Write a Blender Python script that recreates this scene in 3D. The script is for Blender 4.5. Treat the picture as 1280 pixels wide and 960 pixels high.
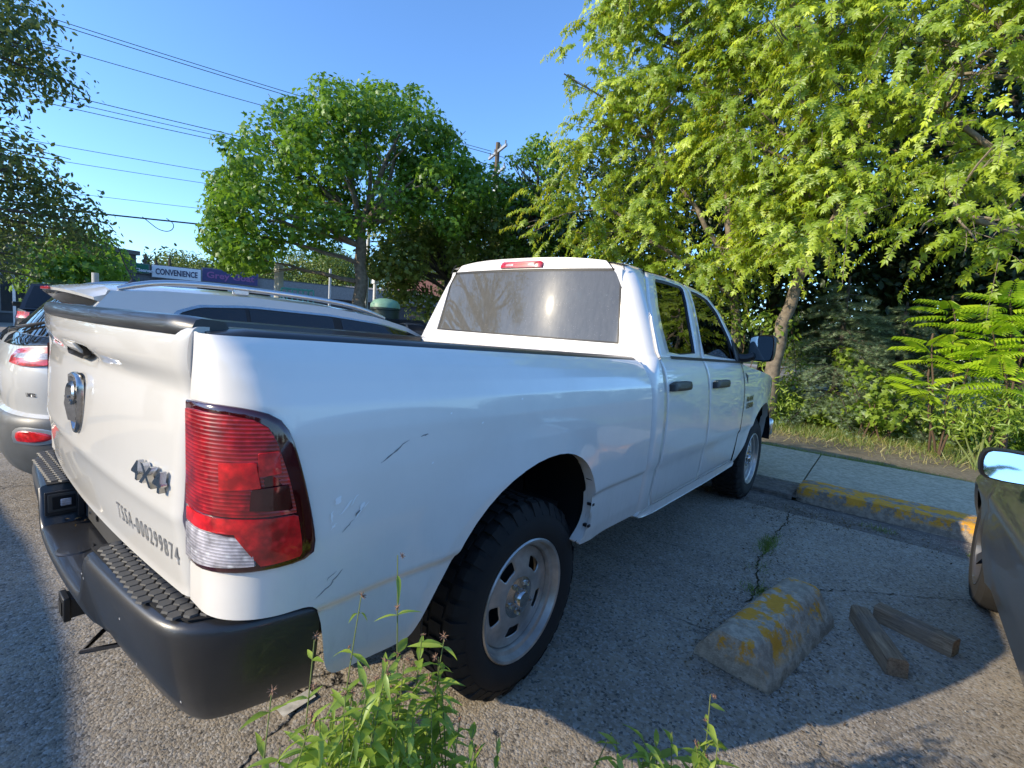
import bpy, bmesh, math, random
import numpy as np
from mathutils import Vector, Matrix, Euler
random.seed(7); RS = np.random.RandomState(11)
S = bpy.context.scene
for o_ in list(bpy.data.objects): bpy.data.objects.remove(o_)
R = math.radians
# ------------------------------------------------------------------ camera
CAM = (1.98082, -1.49039, 1.43663); YAW, PITCH, ROLL, FPX = R(-38.906), R(-6.225), R(4.0948), 612.628
cd = bpy.data.cameras.new('camera'); cam = bpy.data.objects.new('camera', cd); S.collection.objects.link(cam)
cd.sensor_width = 36; cd.lens = 36 * FPX / 1280; cd.clip_start = 0.02; cd.clip_end = 2000
f_ = Vector((math.sin(YAW) * math.cos(PITCH), math.cos(YAW) * math.cos(PITCH), math.sin(PITCH)))
r_ = Vector((math.cos(YAW), -math.sin(YAW), 0)); u_ = r_.cross(f_)
R2 = r_ * math.cos(ROLL) + u_ * math.sin(ROLL); U2 = -r_ * math.sin(ROLL) + u_ * math.cos(ROLL)
m_ = Matrix((R2, U2, -f_)).transposed().to_4x4(); m_.translation = Vector(CAM); cam.matrix_world = m_
S.camera = cam
def ray(px, py):
    return (f_ + R2 * ((px - 640) / FPX) + U2 * ((480 - py) / FPX)).normalized()
def at(px, py, D):
    "point seen at a photo pixel, D metres away over the ground"
    d = ray(px, py); t = D / math.hypot(d.x, d.y); return Vector(CAM) + d * t
def at_plane(px, py, p0, n):
    d = ray(px, py); n = Vector(n); t = (Vector(p0) - Vector(CAM)).dot(n) / d.dot(n); return Vector(CAM) + d * t
# ------------------------------------------------------------------ light
SUN_AZ, SUN_EL = R(180 + 28), R(21.5)       # compass from +Y clockwise: behind left of the pickup
w = bpy.data.worlds.new('World'); S.world = w; w.use_nodes = True
nt = w.node_tree; bg = nt.nodes['Background']
sky = nt.nodes.new('ShaderNodeTexSky'); sky.sky_type = 'NISHITA'; sky.sun_disc = False
sky.sun_elevation = SUN_EL; sky.sun_rotation = SUN_AZ
sky.air_density = 1.0; sky.dust_density = 0.2; sky.ozone_density = 6.8; sky.altitude = 0
nt.links.new(sky.outputs[0], bg.inputs['Color']); bg.inputs['Strength'].default_value = 0.15
sl = bpy.data.lights.new('sun', 'SUN'); sl.energy = 2.5; sl.angle = R(0.5); sl.color = (1.0, 0.86, 0.64)
so = bpy.data.objects.new('sun', sl); S.collection.objects.link(so)
sd = Vector((math.sin(SUN_AZ) * math.cos(SUN_EL), math.cos(SUN_AZ) * math.cos(SUN_EL), math.sin(SUN_EL)))
so.rotation_euler = sd.to_track_quat('Z', 'Y').to_euler()
so.location = sd * 60
S.view_settings.view_transform = 'Standard'; S.view_settings.look = 'None'
S.view_settings.exposure = 1.25; S.view_settings.gamma = 1
S.render.engine = 'CYCLES'
S.cycles.max_bounces = 8; S.cycles.transparent_max_bounces = 16; S.cycles.diffuse_bounces = 3; S.cycles.glossy_bounces = 4
S.cycles.transmission_bounces = 6; S.cycles.sample_clamp_indirect = 6
S.cycles.caustics_reflective = False; S.cycles.caustics_refractive = False
# ------------------------------------------------------------------ materials
class NT:
    def __init__(s, name):
        s.m = bpy.data.materials.new(name); s.m.use_nodes = True; s.t = s.m.node_tree
        s.b = s.t.nodes['Principled BSDF']; s.o = s.t.nodes['Material Output']
    def n(s, typ, **k):
        a = s.t.nodes.new(typ)
        for q, v in k.items():
            if q.startswith('i_'):
                key = q[2:].replace('_', ' ')
                a.inputs[int(key) if key.isdigit() else key].default_value = v
            else: setattr(a, q, v)
        return a
    def l(s, a, b): s.t.links.new(a, b)
    def coord(s, kind='Object', scale=None):
        c = s.n('ShaderNodeTexCoord'); out = c.outputs[kind]
        if scale:
            mp = s.n('ShaderNodeMapping'); mp.inputs['Scale'].default_value = scale; s.l(out, mp.inputs[0]); out = mp.outputs[0]
        return out
    def noise(s, co, scale, detail=4, rough=0.55, dist=0):
        a = s.n('ShaderNodeTexNoise'); a.inputs['Scale'].default_value = scale; a.inputs['Detail'].default_value = detail
        a.inputs['Roughness'].default_value = rough; a.inputs['Distortion'].default_value = dist; s.l(co, a.inputs['Vector']); return a.outputs[0]
    def vor(s, co, scale, feature='F1', out='Distance'):
        a = s.n('ShaderNodeTexVoronoi', feature=feature); a.inputs['Scale'].default_value = scale; s.l(co, a.inputs['Vector']); return a.outputs[out]
    def ramp(s, fac, stops):
        a = s.n('ShaderNodeValToRGB'); e = a.color_ramp.elements
        while len(e) < len(stops): e.new(0.5)
        for q, (p, c) in zip(e, stops):
            q.position = p; q.color = (c, c, c, 1) if isinstance(c, (int, float)) else (*c, 1)
        s.l(fac, a.inputs[0]); return a.outputs[0]
    def mix(s, fac, a, b, blend='MIX'):
        x = s.n('ShaderNodeMix', data_type='RGBA', blend_type=blend)
        for q, v in ((0, fac), (6, a), (7, b)):
            if isinstance(v, (int, float)): x.inputs[q].default_value = v if q == 0 else (v, v, v, 1)
            elif isinstance(v, tuple): x.inputs[q].default_value = (*v, 1)
            else: s.l(v, x.inputs[q])
        return x.outputs[2]
    def math(s, op, a, b=0):
        x = s.n('ShaderNodeMath', operation=op)
        for q, v in ((0, a), (1, b)):
            if isinstance(v, (int, float)): x.inputs[q].default_value = v
            else: s.l(v, x.inputs[q])
        return x.outputs[0]
    def bump(s, h, strength=0.3, dist=0.01, normal=None):
        a = s.n('ShaderNodeBump'); a.inputs['Strength'].default_value = strength; a.inputs['Distance'].default_value = dist
        s.l(h, a.inputs['Height'])
        if normal: s.l(normal, a.inputs['Normal'])
        return a.outputs[0]
    def set(s, **k):
        for q, v in k.items():
            i = s.b.inputs[q.replace('_', ' ')]
            if isinstance(v, (int, float)): i.default_value = v
            elif isinstance(v, tuple): i.default_value = (*v, 1) if len(v) == 3 else v
            else: s.l(v, i)
        return s.m
M = {}
def simple(name, col, rough=0.5, metal=0, coat=0, var=0.15, scale=8, bump=0.0, bscale=60, spec=0.5):
    s = NT(name); co = s.coord()
    n = s.noise(co, scale, 5)
    dark = tuple(c * (1 - var) for c in col); lite = tuple(min(1, c * (1 + var)) for c in col)
    c = s.mix(s.ramp(n, [(0.3, 0.0), (0.7, 1.0)]), dark, lite)
    s.set(Base_Color=c, Roughness=rough, Metallic=metal, Coat_Weight=coat, Coat_Roughness=0.04)
    s.b.inputs['Specular IOR Level'].default_value = spec
    if bump: s.set(Normal=s.bump(s.noise(co, bscale, 4), bump, 0.004))
    M[name] = s.m; return s.m
def paint(name, col, metal=0.0, dirt=0.25, dirtcol=(0.30, 0.27, 0.22), coat=1.0, rough=0.35):
    s = NT(name); co = s.coord()
    g = s.n('ShaderNodeSeparateXYZ'); s.l(co, g.inputs[0])
    low = s.ramp(g.outputs[2], [(0.45, 1.0), (0.95, 0.0)])
    n1 = s.ramp(s.noise(co, 3.0, 6, 0.65), [(0.42, 0.0), (0.8, 1.0)])
    n2 = s.ramp(s.noise(s.coord('Object', (2, 14, 3)), 3.0, 5, 0.7), [(0.5, 0.0), (0.85, 1.0)])
    d = s.math('MULTIPLY', s.math('ADD', s.math('MULTIPLY', n1, 0.35), s.math('MULTIPLY', low, s.math('ADD', s.math('MULTIPLY', n2, 0.8), 0.25))), dirt)
    c = s.mix(d, col, dirtcol)
    s.set(Base_Color=c, Roughness=s.math('ADD', s.math('MULTIPLY', d, 0.6), rough), Metallic=metal, Coat_Weight=coat,
          Coat_Roughness=s.math('ADD', s.math('MULTIPLY', d, 0.3), 0.025))
    s.b.inputs['Coat IOR'].default_value = 1.5
    wv = s.noise(co, 1.4, 2); s.t.nodes
    s.l(s.bump(wv, 0.10, 0.02), s.b.inputs['Coat Normal'])
    M[name] = s.m; return s.m
paint('white_paint', (0.84, 0.80, 0.735), dirt=0.35)
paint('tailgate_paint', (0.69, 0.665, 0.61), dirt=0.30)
paint('silver_white_paint', (0.60, 0.595, 0.56), dirt=0.2)
paint('black_paint', (0.012, 0.012, 0.015), dirt=0.15)
paint('navy_paint', (0.012, 0.018, 0.035), dirt=0.15)
paint('red_brown_paint', (0.10, 0.01, 0.012), dirt=0.15)
paint('grey_paint', (0.075, 0.078, 0.08), metal=0.4, dirt=0.06, rough=0.35, coat=.6)
simple('bumper_black', (0.026, 0.026, 0.027), 0.36, coat=0.3, var=0.3, scale=3, bump=0.05, bscale=300)
simple('black_plastic', (0.014, 0.014, 0.015), 0.45, var=0.3, bump=0.15, bscale=400)
simple('dark_void', (0.004, 0.004, 0.0045), 0.9)
simple('underbody', (0.02, 0.019, 0.018), 0.8, var=0.5)
simple('rubber_seal', (0.01, 0.01, 0.011), 0.55)
simple('chrome', (0.55, 0.54, 0.52), 0.22, metal=1, var=0.15, scale=60)
simple('dark_chrome', (0.12, 0.12, 0.13), 0.2, metal=1, var=0.2)
simple('rail_metal', (0.62, 0.64, 0.66), 0.3, metal=0.85, var=0.05)
simple('decal_grey', (0.20, 0.20, 0.20), 0.4, coat=0.5, var=0.25, scale=60)
simple('decal_dark', (0.05, 0.05, 0.055), 0.35, coat=0.5)
simple('seat_cloth', (0.03, 0.03, 0.033), 0.9)
simple('exhaust', (0.10, 0.09, 0.08), 0.5, metal=0.8, var=0.4)
simple('mirror_glass', (0.80, 0.86, 0.86), 0.03, metal=1, var=0.02)
simple('galvanised', (0.42, 0.43, 0.43), 0.5, metal=0.4, var=0.15)
simple('pole_white', (0.72, 0.72, 0.70), 0.5)
simple('pole_wood', (0.11, 0.085, 0.06), 0.9, var=0.4, scale=3)
simple('wire_black', (0.012, 0.012, 0.014), 0.6)
simple('wire_grey', (0.05, 0.055, 0.06), 0.6)
simple('bark_grey', (0.085, 0.07, 0.055), 0.95, var=0.45, scale=14, bump=0.8, bscale=40)
simple('bark_pale', (0.19, 0.155, 0.115), 0.95, var=0.4, scale=12, bump=0.7, bscale=35)
simple('twig_brown', (0.10, 0.065, 0.04), 0.9)
simple('stem_green', (0.16, 0.20, 0.06), 0.6)
simple('seed_brown', (0.23, 0.13, 0.08), 0.8, var=0.4)
simple('lamp_dark', (0.05, 0.002, 0.003), 0.12, coat=1.0)
simple('brick_red', (0.20, 0.085, 0.06), 0.85, var=0.25)
simple('wall_grey', (0.20, 0.20, 0.20), 0.85)
simple('wall_dark', (0.06, 0.058, 0.06), 0.85, var=0.3, scale=1)
simple('wall_beige', (0.42, 0.37, 0.30), 0.85)
simple('wall_pale', (0.55, 0.54, 0.50), 0.85)
simple('roof_shingle', (0.10, 0.095, 0.09), 0.9, var=0.3, scale=20)
simple('roof_pale', (0.24, 0.22, 0.20), 0.9, var=0.2, scale=10)
simple('far_window', (0.02, 0.028, 0.035), 0.08)
simple('sign_white', (0.80, 0.80, 0.82), 0.4, var=0.03)
simple('sign_navy', (0.02, 0.02, 0.08), 0.4)
simple('sign_purple', (0.05, 0.045, 0.15), 0.4)
simple('sign_pink', (0.30, 0.10, 0.26), 0.4)
simple('sign_green', (0.015, 0.16, 0.09), 0.4)
simple('sign_blue', (0.02, 0.17, 0.48), 0.4)
simple('banner_blue', (0.06, 0.09, 0.42), 0.6)
simple('sign_red', (0.5, 0.02, 0.03), 0.4)
simple('bin_green', (0.012, 0.03, 0.022), 0.5)
simple('bin_lid', (0.20, 0.36, 0.24), 0.5)
simple('turquoise', (0.10, 0.42, 0.40), 0.5)
simple('line_paint', (0.62, 0.60, 0.54), 0.8, var=0.3, scale=30)
simple('litter_leaf', (0.17, 0.11, 0.055), 0.9, var=0.5, scale=6)

def mat_glass(name, tint, dust=0.0, rough=0.0):
    s = NT(name); s.t.nodes.remove(s.b)
    tr = s.n('ShaderNodeBsdfTransparent'); tr.inputs[0].default_value = (*tint, 1)
    gl = s.n('ShaderNodeBsdfGlossy'); gl.inputs['Roughness'].default_value = rough; gl.inputs['Color'].default_value = (1, 1, 1, 1)
    lw = s.n('ShaderNodeLayerWeight'); lw.inputs['Blend'].default_value = 0.5
    fr = s.math('ADD', s.math('MULTIPLY', s.math('POWER', lw.outputs['Facing'], 5.0), 0.93), 0.065)
    mx = s.n('ShaderNodeMixShader'); s.l(fr, mx.inputs[0]); s.l(tr.outputs[0], mx.inputs[1]); s.l(gl.outputs[0], mx.inputs[2])
    out = mx.outputs[0]
    if dust:
        co = s.coord()
        df = s.n('ShaderNodeBsdfDiffuse'); df.inputs['Color'].default_value = (0.55, 0.54, 0.50, 1)
        streak = s.ramp(s.noise(s.coord('Object', (9, 9, 2)), 5.0, 6, 0.7), [(0.3, 0.72), (0.75, 1.0)])
        sp = s.ramp(s.vor(co, 110), [(0.0, 1.0), (0.25, 0.0)])
        big = s.ramp(s.noise(co, 25, 3), [(0.5, 0.0), (0.62, 1.0)])
        fac = s.math('MULTIPLY', s.math('ADD', streak, s.math('MULTIPLY', s.math('MULTIPLY', sp, big), 1.6)), dust)
        m2 = s.n('ShaderNodeMixShader'); s.l(fac, m2.inputs[0]); s.l(out, m2.inputs[1]); s.l(df.outputs[0], m2.inputs[2])
        g2 = s.n('ShaderNodeBsdfGlossy'); g2.inputs['Roughness'].default_value = 0.2; g2.inputs['Color'].default_value = (1, 1, 1, 1)
        m3 = s.n('ShaderNodeMixShader'); s.l(s.math('MULTIPLY', fac, 0.01), m3.inputs[0]); s.l(m2.outputs[0], m3.inputs[1]); s.l(g2.outputs[0], m3.inputs[2])
        out = m3.outputs[0]
    s.l(out, s.o.inputs[0]); M[name] = s.m
mat_glass('tinted_glass', (0.16, 0.18, 0.17))
mat_glass('rear_glass', (0.10, 0.11, 0.11), dust=0.22, rough=0.02)
mat_glass('suv_glass', (0.06, 0.07, 0.08), dust=0.02)

def mat_lens(name, col, ribs=0, rough=0.08, bright=1.0):
    s = NT(name); co = s.coord()
    n = s.noise(co, 28, 4); n2 = s.vor(s.coord('Object', (1, 1, 1)), 45)
    c = s.mix(s.ramp(n, [(0.35, 0.0), (0.65, 1.0)]), tuple(x * 0.35 for x in col), col)
    c = s.mix(s.ramp(n2, [(0.1, 0.5), (0.35, 0.0)]), c, tuple(min(1, x * 1.5 + 0.01) for x in col))
    nm = None
    if ribs:
        g = s.n('ShaderNodeSeparateXYZ'); s.l(co, g.inputs[0])
        wv = s.math('SINE', s.math('MULTIPLY', g.outputs[2], ribs))
        c = s.mix(s.ramp(wv, [(0.35, 0.0), (0.9, 0.5)]), c, tuple(x * 0.25 for x in col))
        nm = s.bump(wv, 0.25, 0.002)
    s.set(Base_Color=c, Roughness=0.3, Coat_Weight=1.0, Coat_Roughness=0.02)
    if nm: s.l(nm, s.b.inputs['Normal'])
    s.b.inputs['Emission Color'].default_value = (*col, 1); s.b.inputs['Emission Strength'].default_value = 0
    M[name] = s.m
mat_lens('lens_red', (0.55, 0.008, 0.012)); mat_lens('lens_red_ribbed', (0.50, 0.008, 0.014), ribs=760)
mat_lens('lens_bright_red', (0.85, 0.012, 0.016)); mat_lens('lens_clear', (0.70, 0.66, 0.70), ribs=900)
mat_lens('lens_pink', (0.78, 0.42, 0.42))

def mat_tyre():
    s = NT('tyre_rubber'); co = s.coord()
    n = s.noise(co, 9, 5)
    s.set(Base_Color=s.mix(n, (0.007, 0.007, 0.007), (0.022, 0.020, 0.018)), Roughness=0.85, Normal=s.bump(s.noise(co, 120, 3), 0.2, 0.003))
    M['tyre_rubber'] = s.m
    s = NT('rim_steel'); co = s.coord(); n = s.noise(co, 12, 5)
    s.set(Base_Color=s.mix(s.ramp(n, [(0.3, 0.0), (0.8, 1.0)]), (0.62, 0.59, 0.54), (0.28, 0.265, 0.24)), Roughness=0.38, Metallic=0.65)
    M['rim_steel'] = s.m
mat_tyre()
def mat_asphalt():
    s = NT('asphalt'); co = s.coord()
    v1 = s.n('ShaderNodeTexVoronoi'); v1.inputs['Scale'].default_value = 95; s.l(co, v1.inputs['Vector'])
    stone = s.n('ShaderNodeSeparateColor'); s.l(v1.outputs['Color'], stone.inputs[0])
    v2 = s.n('ShaderNodeTexVoronoi'); v2.inputs['Scale'].default_value = 230; s.l(co, v2.inputs['Vector'])
    st2 = s.n('ShaderNodeSeparateColor'); s.l(v2.outputs['Color'], st2.inputs[0])
    big = s.noise(co, 0.9, 6, 0.65); med = s.noise(co, 6, 5, 0.6)
    base = s.mix(s.ramp(big, [(0.3, 0.0), (0.7, 1.0)]), (0.30, 0.250, 0.185), (0.44, 0.368, 0.272))
    base = s.mix(s.ramp(med, [(0.35, 0.35), (0.6, 0.0)]), base, (0.11, 0.10, 0.088))
    c = s.mix(s.ramp(stone.outputs[0], [(0.5, 0.0), (1.0, 0.8)]), base, (0.48, 0.45, 0.40))
    c = s.mix(s.ramp(stone.outputs[1], [(0.70, 0.0), (1.0, 0.8)]), c, (0.06, 0.056, 0.05))
    c = s.mix(s.ramp(st2.outputs[0], [(0.75, 0.0), (1.0, 0.7)]), c, (0.38, 0.36, 0.33))
    # cracks
    dn = s.n('ShaderNodeTexNoise'); dn.inputs['Scale'].default_value = 2.5; dn.inputs['Detail'].default_value = 6; s.l(co, dn.inputs['Vector'])
    wob = s.n('ShaderNodeMix', data_type='VECTOR'); wob.inputs[0].default_value = 0.35; s.l(co, wob.inputs[4]); s.l(dn.outputs['Color'], wob.inputs[5])
    ck = s.n('ShaderNodeTexVoronoi', feature='DISTANCE_TO_EDGE'); ck.inputs['Scale'].default_value = 0.85; s.l(wob.outputs[1], ck.inputs['Vector'])
    crack = s.ramp(ck.outputs[0], [(0.0, 1.0), (0.006, 0.0)])
    msk = s.ramp(s.noise(co, 0.7, 2), [(0.5, 0.0), (0.6, 1.0)])
    crack = s.math('MULTIPLY', crack, msk)
    c = s.mix(crack, c, (0.018, 0.017, 0.016))
    h = s.math('ADD', s.math('MULTIPLY', v1.outputs['Distance'], -1.0), s.math('MULTIPLY', v2.outputs['Distance'], -0.4))
    h = s.math('ADD', h, s.math('MULTIPLY', crack, -3.0))
    s.set(Base_Color=c, Roughness=0.9, Normal=s.bump(h, 0.6, 0.004)); s.b.inputs['Specular IOR Level'].default_value = 0.25
    M['asphalt'] = s.m
mat_asphalt()
def mat_concrete(name, a, b, yellow=None, ythr=0.45, joint=False):
    s = NT(name); co = s.coord()
    n = s.noise(co, 3.5, 8, 0.7); sp = s.vor(co, 120); n2 = s.noise(co, 22, 6, 0.7)
    c = s.mix(s.ramp(n, [(0.3, 0.0), (0.72, 1.0)]), a, b)
    c = s.mix(s.ramp(n2, [(0.42, 0.6), (0.58, 0.0)]), c, tuple(x * 0.55 for x in a))
    c = s.mix(s.ramp(sp, [(0.05, 0.35), (0.25, 0.0)]), c, tuple(min(1, x * 1.5) for x in b))
    if yellow:
        g = s.n('ShaderNodeSeparateXYZ'); s.l(co, g.inputs[0])
        y1 = s.ramp(s.noise(co, 7.5, 8, 0.72), [(ythr, 0.0), (ythr + 0.05, 1.0)])
        y2 = s.ramp(g.outputs[2], [(yellow[0], 0.0), (yellow[1], 1.0)])
        yc = s.mix(s.noise(co, 30, 5), (0.60, 0.27, 0.03), (0.82, 0.42, 0.06))
        c = s.mix(s.math('MULTIPLY', y1, y2), c, yc)
    s.set(Base_Color=c, Roughness=0.92, Normal=s.bump(s.math('ADD', s.math('MULTIPLY', n2, 1.0), s.math('MULTIPLY', sp, 0.3)), 0.75, 0.012))
    s.b.inputs['Specular IOR Level'].default_value = 0.2
    M[name] = s.m
mat_concrete('concrete_walk', (0.48, 0.425, 0.31), (0.62, 0.55, 0.41))
mat_concrete('concrete_gutter', (0.17, 0.15, 0.125), (0.32, 0.28, 0.235))
mat_concrete('curb_yellow', (0.30, 0.25, 0.19), (0.46, 0.39, 0.30), (0.05, 0.085), 0.46)
mat_concrete('stop_yellow', (0.42, 0.35, 0.26), (0.68, 0.58, 0.44), (0.05, 0.10), 0.505)
def mat_wood():
    s = NT('old_timber'); co = s.coord('Object', (22, 1.5, 22)); c2 = s.coord()
    n = s.noise(co, 3.5, 8, 0.7, 0.4); n2 = s.noise(c2, 6, 5)
    c = s.mix(s.ramp(n, [(0.32, 0.0), (0.68, 1.0)]), (0.13, 0.08, 0.045), (0.46, 0.33, 0.21))
    c = s.mix(s.ramp(n2, [(0.5, 0.0), (0.75, 0.7)]), c, (0.16, 0.15, 0.135))
    s.set(Base_Color=c, Roughness=0.95, Normal=s.bump(n, 0.9, 0.01)); M['old_timber'] = s.m
mat_wood()
def mat_soil(name, a, b, c3, sc=1.0):
    s = NT(name); co = s.coord(); n = s.noise(co, 1.3 * sc, 8, 0.7); n2 = s.noise(co, 18 * sc, 6, 0.7)
    c = s.mix(s.ramp(n, [(0.35, 0.0), (0.65, 1.0)]), a, b); c = s.mix(s.ramp(n2, [(0.45, 0.0), (0.7, 0.8)]), c, c3)
    s.set(Base_Color=c, Roughness=1.0, Normal=s.bump(n2, 0.8, 0.03)); s.b.inputs['Specular IOR Level'].default_value = 0.1; M[name] = s.m
mat_soil('soil', (0.15, 0.125, 0.085), (0.25, 0.21, 0.15), (0.32, 0.28, 0.20))
mat_soil('lawn', (0.055, 0.085, 0.025), (0.10, 0.12, 0.04), (0.14, 0.12, 0.06))
mat_soil('woodland_floor', (0.035, 0.035, 0.02), (0.06, 0.055, 0.03), (0.09, 0.07, 0.04))
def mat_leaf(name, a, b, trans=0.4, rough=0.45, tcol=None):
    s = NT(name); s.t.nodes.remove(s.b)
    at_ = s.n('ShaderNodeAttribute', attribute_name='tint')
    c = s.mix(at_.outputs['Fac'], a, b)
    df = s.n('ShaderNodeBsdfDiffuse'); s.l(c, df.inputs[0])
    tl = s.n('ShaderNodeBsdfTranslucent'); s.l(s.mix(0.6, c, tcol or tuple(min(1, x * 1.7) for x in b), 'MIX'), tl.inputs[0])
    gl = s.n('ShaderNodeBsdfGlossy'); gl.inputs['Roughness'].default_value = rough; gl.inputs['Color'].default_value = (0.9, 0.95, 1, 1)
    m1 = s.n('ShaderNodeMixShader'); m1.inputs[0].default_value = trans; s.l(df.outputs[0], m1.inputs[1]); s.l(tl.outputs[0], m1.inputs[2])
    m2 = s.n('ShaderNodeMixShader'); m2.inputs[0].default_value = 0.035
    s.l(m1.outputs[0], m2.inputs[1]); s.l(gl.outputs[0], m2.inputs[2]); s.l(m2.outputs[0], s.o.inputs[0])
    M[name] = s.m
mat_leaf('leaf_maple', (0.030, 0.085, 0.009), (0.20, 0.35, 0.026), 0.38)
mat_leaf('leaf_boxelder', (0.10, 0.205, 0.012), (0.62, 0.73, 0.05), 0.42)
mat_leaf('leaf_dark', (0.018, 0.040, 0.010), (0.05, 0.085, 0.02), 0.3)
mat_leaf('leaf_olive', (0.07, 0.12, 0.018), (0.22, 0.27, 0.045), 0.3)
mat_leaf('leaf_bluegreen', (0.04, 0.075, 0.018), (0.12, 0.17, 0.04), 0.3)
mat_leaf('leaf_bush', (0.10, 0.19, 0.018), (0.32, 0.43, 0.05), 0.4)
mat_leaf('leaf_spruce', (0.10, 0.16, 0.08), (0.34, 0.44, 0.25), 0.2)
mat_leaf('leaf_sumac', (0.20, 0.36, 0.012), (0.46, 0.62, 0.03), 0.45)
mat_leaf('leaf_weed', (0.15, 0.25, 0.025), (0.42, 0.54, 0.08), 0.4)
mat_leaf('grass_green', (0.08, 0.15, 0.02), (0.26, 0.32, 0.07), 0.35)
mat_leaf('grass_straw', (0.30, 0.27, 0.09), (0.50, 0.44, 0.18), 0.3)

# ------------------------------------------------------------------ object helpers
COL = S.collection
def tag(o, label=None, cat=None, group=None, kind=None):
    if label: o['label'] = label
    if cat: o['category'] = cat
    if group: o['group'] = group
    if kind: o['kind'] = kind
    return o
def empty(name, loc=(0, 0, 0), rz=0, label=None, cat=None, group=None, kind=None):
    o = bpy.data.objects.new(name, None); COL.objects.link(o); o.location = loc; o.rotation_euler = (0, 0, rz); o.empty_display_size = 0.2
    return tag(o, label, cat, group, kind)
def link(name, me, parent=None, loc=None, rot=None):
    o = bpy.data.objects.new(name, me); COL.objects.link(o)
    if parent: o.parent = parent
    if loc is not None: o.location = loc
    if rot is not None: o.rotation_euler = rot
    return o
class MB:
    def __init__(s): s.v = []; s.f = []; s.mi = []; s.cur = 0
    def add(s, vs, fs):
        b = len(s.v); s.v += [tuple(map(float, p)) for p in vs]; s.f += [tuple(b + i for i in q) for q in fs]; s.mi += [s.cur] * len(fs); return s
    def box(s, c, d, rz=0, rot=None):
        hx, hy, hz = d[0] / 2, d[1] / 2, d[2] / 2
        e = (rot if rot is not None else Matrix.Rotation(rz, 3, 'Z'))
        vs = [Vector(c) + e @ Vector((x * hx, y * hy, z * hz)) for z in (-1, 1) for x, y in ((-1, -1), (1, -1), (1, 1), (-1, 1))]
        return s.add(vs, [(3, 2, 1, 0), (4, 5, 6, 7), (0, 1, 5, 4), (1, 2, 6, 5), (2, 3, 7, 6), (3, 0, 4, 7)])
    def tube(s, pts, rad, n=8, cap=True):
        pts = [Vector(p) for p in pts]; rr = rad if isinstance(rad, (list, tuple)) else [rad] * len(pts)
        b = len(s.v); ref = Vector((0, 0, 1)); prev = None
        for i, p in enumerate(pts):
            t = (pts[min(i + 1, len(pts) - 1)] - pts[max(i - 1, 0)]).normalized()
            if prev is None:
                a = t.orthogonal().normalized()
            else:
                a = (prev - t * prev.dot(t)); a = a.normalized() if a.length > 1e-6 else t.orthogonal().normalized()
            prev = a; c = t.cross(a)
            for k in range(n):
                q = 2 * math.pi * k / n; s.v.append(tuple(p + (a * math.cos(q) + c * math.sin(q)) * rr[i]))
        for i in range(len(pts) - 1):
            for k in range(n):
                s.f.append((b + i * n + k, b + i * n + (k + 1) % n, b + (i + 1) * n + (k + 1) % n, b + (i + 1) * n + k)); s.mi.append(s.cur)
        if cap:
            s.f.append(tuple(b + k for k in reversed(range(n)))); s.mi.append(s.cur)
            s.f.append(tuple(b + (len(pts) - 1) * n + k for k in range(n))); s.mi.append(s.cur)
        return s
    def lathe(s, prof, n=24, axis='Z', c=(0, 0, 0)):
        "prof: (radius, height) pairs"
        b = len(s.v); c = Vector(c)
        for r, h in prof:
            for k in range(n):
                q = 2 * math.pi * k / n; x, y = r * math.cos(q), r * math.sin(q)
                s.v.append(tuple(c + (Vector((x, y, h)) if axis == 'Z' else Vector((h, x, y)))))
        for i in range(len(prof) - 1):
            for k in range(n):
                s.f.append((b + i * n + k, b + i * n + (k + 1) % n, b + (i + 1) * n + (k + 1) % n, b + (i + 1) * n + k)); s.mi.append(s.cur)
        return s
    def grid(s, P, flip=False, thick=None):
        "P[i][j] points"
        ni, nj = len(P), len(P[0]); b = len(s.v)
        for row in P: s.v += [tuple(map(float, p)) for p in row]
        for i in range(ni - 1):
            for j in range(nj - 1):
                q = (b + i * nj + j, b + (i + 1) * nj + j, b + (i + 1) * nj + j + 1, b + i * nj + j + 1)
                s.f.append(q[::-1] if flip else q); s.mi.append(s.cur)
        return s
    def prism(s, poly, h0, h1, axis='Z'):
        "poly in the plane, extruded between h0 and h1"
        n = len(poly)
        def P(a, b_, h): return (a, b_, h) if axis == 'Z' else ((h, a, b_) if axis == 'X' else (a, h, b_))
        vs = [P(a, b_, h0) for a, b_ in poly] + [P(a, b_, h1) for a, b_ in poly]
        fs = [tuple(range(n))[::-1], tuple(range(n, 2 * n))] + [(i, (i + 1) % n, n + (i + 1) % n, n + i) for i in range(n)]
        return s.add(vs, fs)
    def mesh(s, name, mat, smooth=35, fix=True):
        me = bpy.data.meshes.new(name); me.from_pydata(s.v, [], s.f)
        for m in (mat if isinstance(mat, (list, tuple)) else [mat]): me.materials.append(M[m] if isinstance(m, str) else m)
        if isinstance(mat, (list, tuple)): me.polygons.foreach_set('material_index', s.mi)
        if fix:
            bm = bmesh.new(); bm.from_mesh(me); bmesh.ops.remove_doubles(bm, verts=bm.verts, dist=1e-5)
            bmesh.ops.recalc_face_normals(bm, faces=bm.faces); bm.to_mesh(me); bm.free()
        if smooth:
            me.shade_smooth(); me.set_sharp_from_angle(angle=R(smooth))
        me.update(); return me
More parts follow.
